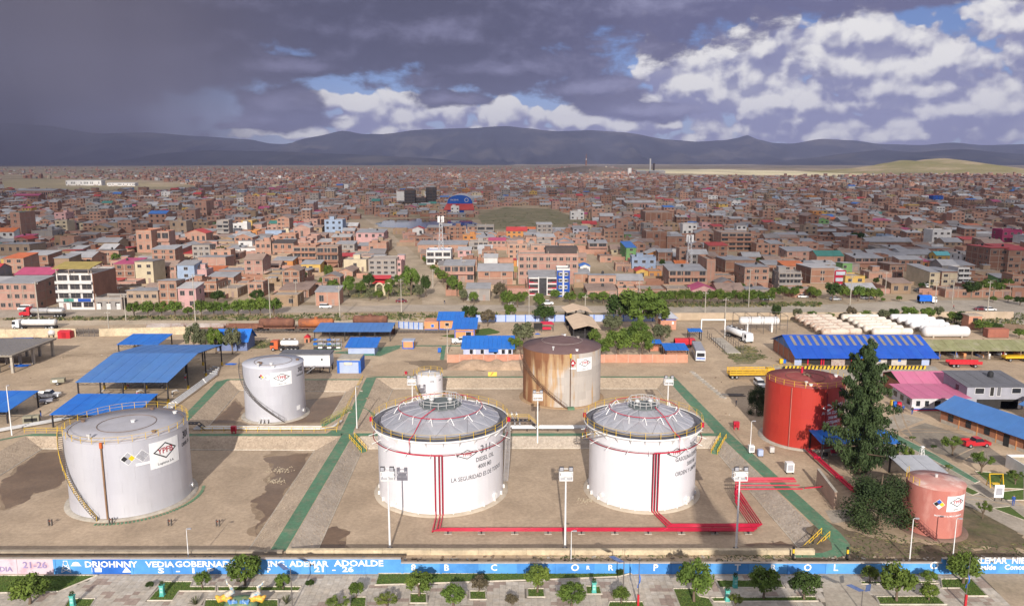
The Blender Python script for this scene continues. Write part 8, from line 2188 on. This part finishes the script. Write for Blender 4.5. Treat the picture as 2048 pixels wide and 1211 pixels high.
def tree(label, p, h, w, kind='round', m=None, name=None, group=None):
 if kind not in TREES:
  n, lf = {'round': (2400,.046), 'plaza': (3600,.027), 'conifer': (30000,.015), 'spruce': (15000,.017)}[kind]
  TREES[kind] = [(crown(kind,s,n,lf).mesh('crown',L_st),trunk(kind,s).mesh('trunk',M_bark)) for s in range(5 if kind in ('round','plaza') else 2)]
 me, tr = rnd.choice(TREES[kind])
 m = m or {'round': L_st, 'plaza': L_pl}.get(kind, L_pn)
 k = me.name + m.name
 if k not in TREES:
  c = me.copy(); c.materials.clear(); c.materials.append(m); TREES[k] = c
 t = thing(name or {'conifer': 'conifer_tree','spruce': 'conifer_tree','plaza': 'plaza_tree'}.get(kind,'street_tree'), label, 'tree', p, rnd.uniform(0,6.28), group)
 t.scale = (w, w, h)
 place('crown', TREES[k], t); place('trunk', tr, t)
 return t
def px_tree(label, px, py, hpx, wpx, kind='round', m=None, name=None, group=None, z=0):
 p = G(px, py, z); return tree(label, p, hpx * mpp(p) * 1.02, wpx * mpp(p) * 1.05, kind, m, name, group)
px_tree('tall dark conifer towering beside the red fire water tank', 1719, 948, 268, 132, 'conifer')
px_tree('broad dark conifer bush left of the faded pink tank', 1757, 1046, 108, 136, 'spruce')
px_tree('dark bushy tree behind the left side of the red tank', 1513, 826, 62, 40, 'spruce')
ordw = ['first', 'second', 'third', 'fourth', 'fifth', 'sixth', 'seventh', 'eighth', 'ninth', 'tenth', 'eleventh', 'twelfth', 'thirteenth', 'fourteenth', 'fifteenth', 'sixteenth', 'seventeenth', 'eighteenth']
def rowt(desc, group, items, kind='round', m=None):
 for i, it in enumerate(sorted(items)):
  px_tree('%s from the left %s' % (ordw[i],desc), *it[:4], kind, (it[4] if len(it) > 4 else None) or m, group=group)
rowt('of the round trees lining the main road at left', 'round trees along the main road at left', [(269,633,30,29),(296,634,33,27),(324,634,33,29),(350,633,33,31),(376,631,18,20),(403,633,34,30),(428,633,32,28),(448,632,30,28),(477,632,34,30),(500,632,36,30),(521,630,36,32),(548,630,34,34),(436,606,26,32,L_dk),(515,606,28,30,L_dk)])
rowt('of the bushy trees behind the largest blue canopy', 'bushy trees behind the largest canopy', [(389,706,62,34,L_gy),(412,704,48,28,L_gy),(432,706,52,34),(465,708,56,34,L_gy),(448,700,30,26)])
rowt('of the trees round the little square by the avenue', 'trees round the little square', [(600,563,22,30,L_dk),(658,562,34,20),(646,578,24,20),(666,588,30,28),(676,574,30,24,L_dk),(697,592,34,26),(700,574,24,20),(722,590,28,24),(738,578,32,26,L_dk),(740,600,22,18,L_gy),(757,602,22,22),(777,598,34,18),(779,578,22,20),(798,574,26,22),(822,590,58,36),(838,598,30,24,L_gy),(852,594,46,20,L_dk)])
rowt('of the trees along the right side of the avenue', 'trees along the avenue', [(852,528,16,16),(866,544,16,12),(876,556,22,14),(886,568,28,24),(904,580,30,24),(914,592,34,26),(926,604,26,18,L_gy),(948,610,28,20),(1000,604,40,28,L_br),(1014,616,36,28)], 'round')
rowt('of the trees in the park strip by the pale blue wall', 'trees in the park strip', [(938,640,30,34,L_dk),(975,652,34,30,L_br),(1020,640,34,26),(1035,614,30,30),(1050,600,18,16),(1078,618,32,26),(1088,648,40,44,L_dk),(1047,690,48,46,L_gy),(1031,708,36,32),(1110,600,22,20),(1140,608,26,26),(1165,604,20,20),(1186,606,22,24),(1207,608,26,30),(1000,686,14,12)])
rowt('of the large garden trees right of the cream canopies', 'large garden trees right of the cream canopies', [(1240,656,72,54,L_dk),(1283,666,92,92),(1312,662,70,48),(1225,668,40,40,L_gy),(1277,690,52,44),(1236,716,60,56),(1284,716,58,48),(1322,690,44,40,L_gy),(1203,716,40,34),(1252,690,34,30,L_dk),(1188,690,34,26)])
rowt('of the hedge like trees along the service road at right', 'hedge like trees along the service road', [(1322 + i * 16.5,607 + (i % 3) * .7,26 + (i % 4) * 1.5,22 + i % 3 * 2) for i in range(14)])
rowt('of the loose trees between the service road and the right houses', 'loose trees before the right houses', [(1548,596,22,22),(1566,598,28,24),(1588,597,24,20),(1597,590,20,18,L_dk),(1622,598,26,22),(1633,598,20,18),(1665,602,40,32,L_dk),(1684,600,30,28),(1716,602,32,28),(1738,602,28,24),(1752,602,26,24),(1842,580,16,14,L_dk),(1858,578,18,16,L_dk),(1766,604,9,9),(1798,603,12,12),(1527,612,9,9),(1596,611,9,8),(1640,612,9,9)])
rowt('of the small trees behind the perimeter wall near the gas tanks', 'small trees behind the gas tanks', [(1552,640,32,20,L_dk),(1594,639,24,20,L_gy),(1623,639,18,24),(1658,638,14,26),(1688,640,16,18,L_br),(1702,638,26,20,L_br),(1730,638,18,30),(1768,640,22,24,L_gy),(1786,640,24,22,L_dk),(1818,638,26,34),(1854,638,24,28),(1877,637,26,20,L_gy)])
rowt('of the bushes and trees near the right edge', 'bushes and trees near the right edge', [(1908,648,26,30),(1926,652,30,34,L_dk),(1946,656,28,34),(1966,664,24,34),(1988,664,20,30,L_dk),(2038,676,20,24),(1942,594,32,34,L_dk),(1968,592,34,36),(1990,592,30,34),(2012,582,26,24),(2040,610,18,24,L_dk),(2016,604,14,16),(1986,604,12,14)])
rowt('of the single trees scattered among the left houses', 'single trees among the houses', [(67,501,20,18,L_dk),(88,503,20,16,L_dk),(124,508,12,13),(144,510,9,10),(234,528,22,24),(443,510,18,20,L_dk),(300,560,10,14)])
rowt('of the single trees scattered among the right houses', 'single trees among the houses', [(1324,540,22,14,L_dk),(1516,530,16,11,L_dk),(1439,578,14,18,L_br),(1484,580,14,16),(1714,484,20,30,L_dk),(1583,468,12,14,L_dk),(1599,466,8,12,L_dk),(1752,568,14,12,L_dk),(1430,424,8,18,L_dk),(1728,562,12,10,L_dk)])
rowt('of the young trees in the right garden', 'young trees in the right garden', [(1782,925,40,24),(1809,930,46,30),(1905,910,44,42),(1963,945,48,42),(1965,1036,38,28),(2030,968,30,34),(1825,882,12,12),(1866,900,14,12,L_dk),(1897,942,16,14),(1845,945,26,22)], 'plaza', L_st)
rowt('of the trees on the plaza in front of the mural', 'trees on the plaza', [(60,1207,60,72,L_st),(404,1176,36,34),(490,1170,62,68),(566,1178,34,30),(713,1196,34,32),(838,1191,52,58,L_st)])
rowt('of the trees in the middle of the plaza', 'trees on the plaza', [(907,1212,44,52),(958,1182,34,36,L_br),(1075,1184,60,50),(1024,1210,24,26,L_br),(1143,1212,50,56),(1243,1206,34,36),(1388,1202,84,70)])
rowt('of the trees at the right end of the plaza', 'trees on the plaza', [(1527,1196,68,58,L_st),(1608,1198,60,64,L_dk),(1739,1166,36,36),(1793,1201,76,68),(1857,1166,28,32),(1857,1200,38,38),(1926,1166,62,70,L_st)])
for i, (px, py, w) in enumerate(((676,1222,46),(773,1216,44),(1470,1216,30))):
 px_tree('tree crown poking up at the bottom edge of the photo, %s' % ('left','middle','right')[i], px, py, 34, w, 'plaza', L_pl)
for i, (px, py) in enumerate(((392,1208),(573,1206))):
 p = G(px, py); t = thing('spiky_plant', 'spiky agave plant on the %s of the horned sculpture' % ('left','right')[i], 'plant', p); r0 = random.Random(i)
 for k in range(34):
  a, e = r0.uniform(0, 6.28), r0.uniform(.3, 1.4); d = Vector((cos(a) * cos(e),sin(a) * cos(e),sin(e))); s = d.cross(Vector((0,0,1))).normalized() * .07
  MB().add([s,-s,d * .7 - s * .7 + Vector((0,0,.1)),d * .7 + s * .7 + Vector((0,0,.1)),d * 1.15], [(0,1,2,3),(3,2,4)]).build('leaf', L_gy, t)
for i, (cx, cy) in enumerate([(300,1176),(620,1172),(1240,1150),(560,1176)]):
 p = G(cx, cy); tree('small clipped shrub on a lawn edge, %s on the plaza' % ('leftmost','third','rightmost','second')[i], p, .9, 1.2, 'round', L_dk, 'shrub')
 # ================================================================== mural wall
wt = thing('mural_wall', 'long blue painted boundary wall with big white letters along the plaza', 'wall', (0,96.6,0))
r0 = random.Random(6)
MBL = [mat('mural_blue_%d' % i,c,tuple(x * .85 for x in c),.8,.5,6,c3=tuple(min(1,x * 1.25 + .03) for x in c),scale3=.35,amount3=.5) for i, c in enumerate([(.075,.27,.60),(.06,.23,.56),(.09,.30,.62),(.02,.12,.46)])]
M_mp = mat('mural_pink', (.56,.46,.50), (.50,.42,.48), .85, .6, 6, c3=(.5,.26,.3), scale3=.6, amount3=.6)
M_cop = mat('wall_coping', (.46,.40,.34), (.38,.33,.28), .9, .7)
xr = G(1842, 1143)[0]
xs = [-80.0]
while xs[-1] < 80: xs.append(xs[-1] + 5.05)
for i, x in enumerate(xs):
 x1 = x + 4.75; hi = x1 < -13.5 or x > xr - 2
 h = 2.1 if hi else 1.5
 m = M_mp if x1 < G(102, 1150)[0] + 1.5 else MBL[3] if G(160, 1150)[0] - 2 < x < G(268, 1150)[0] - 1 else r0.choice(MBL[:3])
 MB().b2((x + .16,-.1,0), (x + 4.89,.1,h)).build('wall_panel', m, wt); MB().b2((x - .15,-.16,0), (x + .155,.16,h + .02)).build('pillar', m, wt)
 MB().b2((x - .16,-.19,h + .022), (x + 4.88,.19,h + .11)).build('coping', M_cop, wt)
def mural(s, px, py, size, bold=.02, squash=1.0, m=None, y=-.11):
 p = G(px, 1147); z = zat(py, 96.5)
 mb = MB(); text_on_plane(mb, s, size, ((px - 1024) * mpp((0,96.5,z)),y - .06,z), (1,0,0), (0,0,1), 0, bold, 0, 'CENTER', squash)
 for v in range(len(mb.v)): pass
 mb.build('lettering', m or mw, wt, kind='stuff')
for s, px, sz in (('8',827,1.15), ('B',893,1.1), ('C',988,1.1), ('O',1150,1.2), ('R',1176,.7), ('R',1221,1.0), ('P',1311,1.15), ('E',1397,1.0), ('T',1475,1.15), ('R',1546,1.1), ('O',1615,1.15), ('L',1671,1.15), ('E',1735,1.0), ('R',1790,1.0), ('O',1868,1.3)):
 mural(s, px, 1134 if px != 1868 else 1130, sz * 1.12, .022)
for s, px, py, sz, sq in (('DRJOHNNY',222,1127.5,1.15,1.12), ('VEDIA',320,1127.5,1.1,1.2), ('GOBERNADOR',420,1127,1.15,1.15), ('ING. ADEMAR',596,1126.5,1.15,1.1), ('ADOALDE',718,1125.5,1.15,1.2), ('S   -   I   P',372,1140,1.0,1.8), ('P',538,1139,.9,1), ('21  -  26',668,1137.5,1.0,1.5), ('ALEMAR  NIEV',2004,1120,1.15,1.0), ('ealde    Conce',2004,1133,1.0,1.0), ('ORT',1901,1117,.6,1.0), ('NEC',1901,1124,.6,1.0)):
 mural(s, px, py, sz, .03, sq)
mural('DIA', 12, 1137, .95, .01, 1.1, mat('mural_violet',(.3,.24,.45),None,.8)); mural('21-26', 70, 1129, 1.25, .01, 1.1, MATS['mural_violet'])
X_ = lambda px: (px - 1024) * mpp((0,96.5,1))
mb = MB(); x, z0, z1 = X_(132), .25, 1.85
for a, b in (((-.62,z0),(-.2,z1)), ((.62,z0),(.2,z1)), ((-.62,z0),(.4,.8)), ((.62,z0),(-.4,.8)), ((-.46,.8),(.3,1.35)), ((.46,.8),(-.3,1.35)), ((-.3,z1),(.3,z1))): mb.bar((x + a[0],-.15,a[1]), (x + b[0],-.15,b[1]), .07)
mb.lathe([(.01,.55),(.4,.42),(.62,0),(.85,-.04)], 14, 0, (0,0,0)); k = 4 * 14; mb.v[-k:] = [(x + 1.35 + v[0],-.14 + v[1] * .03,1.2 + v[2]) for v in mb.v[-k:]]; mb.build('painted_derrick', mw, wt, kind='stuff')
mb = MB(); x = X_(253); mb.add([(x - .6,-.13,.25),(x + .6,-.13,.25),(x,-.13,1.05)], [(0,1,2)]); x = X_(193); mb.add([(x - .65,-.13,.3),(x + .65,-.13,.3),(x + .65,-.13,.9),(x - .65,-.13,.9)], [(0,1,2,3)]); mb.build('painted_shape', mw, wt, kind='stuff')
# ================================================================== things on the plaza
M_tq = mat('turquoise_paint', (.10,.42,.36), (.08,.36,.31), .6, 1.5)
for px, py, lab in ((325,1190,'turquoise planter post on the L shaped lawn at left'), (146,1211,'turquoise planter post at the bottom left lawn'), (1188,1184,'turquoise planter post on a tiny square lawn in the middle'), (1470,1173,'turquoise planter post on the bed with bare soil'), (1454,1200,'turquoise planter post at the long thin lawn')):
 p = G(px, py, .07); t = thing('planter_post', lab, 'planter', p); MB().b2((-.3,-.3,0), (.3,.3,.12)).build('foot', M_tq, t); MB().b2((-.24,-.24,.12), (.24,.24,1.35)).build('column', M_tq, t); MB().b2((-.3,-.3,1.35), (.3,.3,1.47)).build('rim', M_tq, t)
 c = crown('spruce', 3, 260, .09); c.v = [(v[0] * .7,v[1] * .7,1.45 + v[2] * .6) for v in c.v]; c.build('plant', L_dk, t)
 for z in (.5, .9): MB().b2((-.16,-.26,z), (.16,-.242,z + .25)).build('inset_panel', mat('pale_turquoise',(.3,.55,.5),None,.7), t)
p = G(483, 1212); t = thing('horned_sculpture', 'mosaic horned sculpture with blue eyes cut by the bottom edge', 'sculpture', p)
mo = [mat('mosaic_%s' % n,c,c2,.5,4,2,c3=c3,scale3=2.0,amount3=.9) for n, c, c2, c3 in (('yellow',(.62,.42,.05),(.5,.3,.05),(.5,.12,.06)),('cream',(.6,.55,.45),(.5,.4,.3),(.12,.3,.45)),('blue',(.08,.2,.5),(.12,.3,.55),(.4,.5,.6)),('green',(.12,.2,.12),(.08,.15,.1),(.3,.3,.1)))]
body = MB(); body.lathe([(1.9,0),(2.1,.4),(1.7,.9),(.9,1.2),(.01,1.3)], 20); body.v = [(v[0],v[1] * .7,v[2]) for v in body.v]; body.build('head', mo[3], t)
for s in (-1, 1):
 MB().tube([(s * 1.7,0,.9),(s * 1.6,0,1.7),(s * 1.0,0,2.0),(s * 1.1,0,2.6),(s * 1.5,0,3.1),(s * 1.7,0,3.6)] if s < 0 else [(1.3,0,.9),(1.6,0,1.6),(2.2,0,1.9),(2.2,0,2.6),(2.6,0,3.0),(3.0,0,3.4)], [.45,.38,.3,.24,.16,.03], 10).build('horn', mo[1], t)
 MB().tube([(s * 1.2,-.1,.9),(s * 1.9,-.1,1.3),(s * 2.6,-.1,1.0),(s * 3.0,-.1,1.5)], [.4,.42,.34,.16], 10).build('ear_horn', mo[0], t)
 for k in range(4): MB().tube([(s * (.25 + .25 * k),-.8,.9),(s * (.3 + .3 * k),-.9,1.25 + .12 * (k % 2))], [.2,.15], 8).build('blue_finger', mo[2], t)
for px, py, lab, hh in ((1276,1212,'pole with a small blue flag in the middle of the plaza',6.2), (1930,1212,'pole with dark blue flag at the right end of the plaza',6.6)):
 p = G(px, py); t = thing('flag_pole', lab, 'flag pole', p); MB().tube([(0,0,0),(0,0,hh)], [.07,.03], 6).build('pole', M_tread, t); MB().b2((-.12,-.12,0), (.12,.12,1.6)).build('painted_base', P_red, t)
 vs = [(.04 + .12 * sin(k * 1.3) + .15 * (j - .5),.12 * cos(k * 1.7),4.2 - .45 * k) for k in range(5) for j in range(2)]; MB().add(vs, [(2 * k,2 * k + 1,2 * k + 3,2 * k + 2) for k in range(4)]).build('flag', M_blue, t)
for px, py, lab, dbl in ((1722,1222,'solar lamp with two panels at the bottom right of the plaza',True), (585,1216,'solar street lamp before the lettered wall at left',False), (1246,1200,'solar lamp standing against the letter R',False)):
 p = G(px, py); t = thing('solar_lamp', lab, 'street lamp', p); hh = 2.9 if dbl else 5.3
 MB().tube([(0,0,0),(0,0,hh)], [.08,.05], 6).build('pole', M_tread, t)
 for s in ((-1,1) if dbl else (-1,)):
  MB().tube([(0,0,hh - .2),(s * .5,0,hh)], .03, 4).build('arm', M_tread, t); MB().slab([(s * .35 - .3,-.5,hh + .05),(s * .35 + .3,-.5,hh + .15),(s * .9 + .3 * s,.5,hh + .4),(s * .9 - .6 + .3 * s,.5,hh + .3)], .06).build('solar_panel', mat('solar_panel',(.09,.13,.25),(.06,.09,.2),.5,3), t)
pole = None
def power_pole(label, px, py, hpx, conc=True, lamp=True):
 p = G(px, py); h = hpx * mpp(p) * 1.03; t = thing('power_pole', label, 'power pole', p)
 MB().tube([(0,0,0),(0,0,h)], [.19,.11], 7).build('pole', M_conc if conc else M_wood, t); MB().b2((-.9,-.06,h - .9), (.9,.06,h - .75)).build('cross_arm', M_wood, t)
 for x in (-.8, -.3, .3, .8): MB().b2((x - .05,-.05,h - .75), (x + .05,.05,h - .5)).build('insulator', M_whitep, t)
 if lamp: MB().tube([(0,0,h - .3),(.7,-.3,h + .2),(1.4,-.6,h + .25)], .05, 4).build('lamp_arm', M_conc, t)
 return p + Vector((0,0,h - .6))
PP = [power_pole('%s of the power poles along the near side of the main road' % ordw[i].replace('first','leftmost') if i == 0 else '%s from the left of the power poles along the near side of the main road' % ordw[i],*a) for i, a in enumerate([(78,640,76),(252,640,50),(391,642,92),(541,640,86),(680,636,64),(803,626,68),(1058,640,62),(1276,655,92),(1410,625,42),(1497,614,76),(1700,609,58),(1868,628,66),(1975,622,60)])]
for i, a in enumerate([(218,662,40),(1170,640,50),(1450,640,44),(593,606,44),(928,560,40),(866,575,36),(1093,470,24),(1770,590,46),(1658,560,40),(1904,606,46),(895,706,54),(1022,640,36)]):
 power_pole(['slim pole behind the barred gate','slim pole between the cream canopies','short pole at the right perimeter wall','pole by the roofless ruin','pole among the avenue shops','pole at the avenue trees','small pole at the green field','pole at the right side street mouth','pole beside the long brown block','pole near the banded narrow house','white pole on the green walkway by the brick wall','pole behind the park trees'][i], *a)
t = thing('power_line', 'thin power cables sagging between the poles along the main road', 'cables', PP[0])
for a, b in zip(PP, PP[1:]):
 mb = MB()
 for dz in (0, .5): mb.tube([a.lerp(b,f) - PP[0] + Vector((0,0,dz - 1.2 * 4 * f * (1 - f))) for f in [k / 8 for k in range(9)]], .016, 3)
 mb.build('cable', M_black, t, kind='stuff')
for i, (px, py, h) in enumerate([(702,440,0),(1003,594,3.5)]): pass
p = G(768, 590); t = thing('white_arch', 'white double arch monument in the little square', 'arch', p)
for s in (-1.7, 1.7):
 MB().tube([(s - 1.6 if s < 0 else s - 1.4,0,0)] + [(s + 1.5 * cos(pi - k * pi / 8),0,3.2 + 1.6 * sin(k * pi / 8)) for k in range(9)] + [(s + 1.5,0,0)], .4, 8).build('arch_rib', TM['cream'], t)
t = thing('red_stall', 'bright red market awning beside the little square', 'stall', G(762,567)); MB().slab([(-4.5,-2,2.6),(4.5,-2,2.6),(4.5,2,3.6),(-4.5,2,3.6)], .2).build('awning', P_red, t); MB().b2((-4.3,1,0), (4.3,1.2,2.8)).build('back_wall', P_red, t)
# ================================================================== people
def figure(stride):
 V = [(0,0,.95), (0,0,1.2), (0,0,1.42), (0,0,1.55), (0,.02,1.68), (-.19,0,1.4), (.19,0,1.4), (-.25,.03,1.13), (.25,.03,1.13), (-.26,-.06,.88), (.26,-.06,.88), (-.1,0,.9), (.1,0,.9), (-.11,-stride * .5,.5), (.11,stride * .5,.5), (-.11,-stride,.08), (.11,stride,.08), (-.11,-stride - .14,.04), (.11,stride - .14,.04)]
 E_ = [(0,1), (1,2), (2,3), (3,4), (2,5), (2,6), (5,7), (6,8), (7,9), (8,10), (0,11), (0,12), (11,13), (12,14), (13,15), (14,16), (15,17), (16,18)]
 Rr = [.15, .155, .15, .06, .105, .075, .075, .05, .05, .035, .035, .1, .1, .07, .07, .05, .05, .04, .04]
 me = bpy.data.meshes.new('f'); me.from_pydata(V, E_, []); o = bpy.data.objects.new('f', me); COL.objects.link(o)
 s = o.modifiers.new('s', 'SKIN'); [setattr(v,'radius',(r,r)) for v, r in zip(me.skin_vertices[0].data,Rr)]; me.skin_vertices[0].data[0].use_root = True
 o.modifiers.new('d', 'SUBSURF').levels = 1
 bpy.context.view_layer.update(); d = bpy.context.evaluated_depsgraph_get(); out = bpy.data.meshes.new_from_object(o.evaluated_get(d)); bpy.data.objects.remove(o)
 return out
FG = [figure(.02), figure(.24)]
M_skin = mat('skin', (.36,.2,.13), None, .6)
CL = {n: mat('cloth_' + n,c,None,.9) for n, c in (('blue',(.03,.08,.3)),('dark',(.03,.03,.04)),('grey',(.2,.2,.22)),('red',(.4,.04,.04)),('white',(.6,.6,.6)))}
for px, py, z, top, leg, cap, lab in ((691,0,0,'dark','dark','white','worker in dark clothes standing on the diesel tank roof by the stair'), (1798,822,0,'red','blue','dark','person in red walking outside the pink house'), (1806,824,0,'blue','dark','dark','person in blue beside the one in red'), (1824,828,0,'dark','blue','blue','person in dark jacket farther right on the apron'), (2026,1010,0,'blue','blue','white','worker in blue overalls on the garden path at right edge'),
(1472,812,0,'dark','dark','dark','person in dark clothes by the pipe pieces left of the red tank'), (627,576,0,'dark','dark','dark','dark dressed pedestrian on the dusty square'), (889,608,0,'dark','grey','dark','pedestrian crossing at the avenue mouth'), (1907,618,0,'red','dark','red','person in red at the right junction'), (922,693,0,'grey','dark','dark','person beside the white pickup at the orange office'), (82,833,0,'dark','blue','white','worker with pale helmet by the left pipes')):
 p = G(px, py, z) if py else Vector((-9.0,137.5,FLOOR + 12.42))
 me = rnd.choice(FG).copy(); me.materials.clear()
 for m in (M_skin, CL[top], CL[leg], CL[cap]): me.materials.append(m)
 for f in me.polygons: f.material_index = 3 if f.center.z > 1.7 else 0 if f.center.z > 1.5 else 1 if f.center.z > .92 else 2
 o = place('person', me, None, p, rnd.uniform(0,6.28)); tag(o, lab, 'person')
t = thing('pipe_heap', 'heap of dark scrap pipes on the ground left of the red tank', 'scrap', G(1465,790)); r0 = random.Random(2)
for k in range(9): MB().cyl((-2.6 + r0.uniform(-.6,.6),-.8 + .2 * k,.15 + .1 * (k % 2)), (2.2 + r0.uniform(-.6,.6),-1.0 + .2 * k,.15), .09, 6).build('pipe', M_tread, t)
t = thing('concrete_strip', 'broken line of pale concrete kerb stones across the yard at right', 'kerb', G(1385,745)); a = G(1385, 745); b = G(1452, 800)
for k in range(12): q = a.lerp(b, k / 12.) - a; MB().box((q.x,q.y,.12), (.9,1.6,.24), .5 + .05 * (k % 3)).build('kerb_stone', M_conc, t)
r0 = random.Random(41); mb = MB()
for _ in range(900):
 p = G(r0.uniform(0,2048), r0.choice((r0.uniform(1113,1122),r0.uniform(640,720),r0.uniform(700,850)))); s = r0.uniform(.06, .28)
 if any(inside((p.x,p.y),c[0]) for c in BAS.values()): continue
 mb.box((p.x,p.y,s * .3), (s * r0.uniform(1,2.5),s,s * .8), r0.uniform(0,3), r0.randrange(3))
mb.build('debris', [M_conc,M_wood,MATS['stone_dark']], kind='stuff')
mb = MB(); mb.lathe([(6.2,0),(5.6,6),(4.2,9),(3.9,34),(3.6,47),(2.6,52),(1.8,54.5),(1.5,57),(.01,57.6)], 24); structure('unseen_shade_tower', mb, M_conc, None, (29.2,-16,0))  # unseen tower added behind the camera to cast a shadow by the gasoline tank
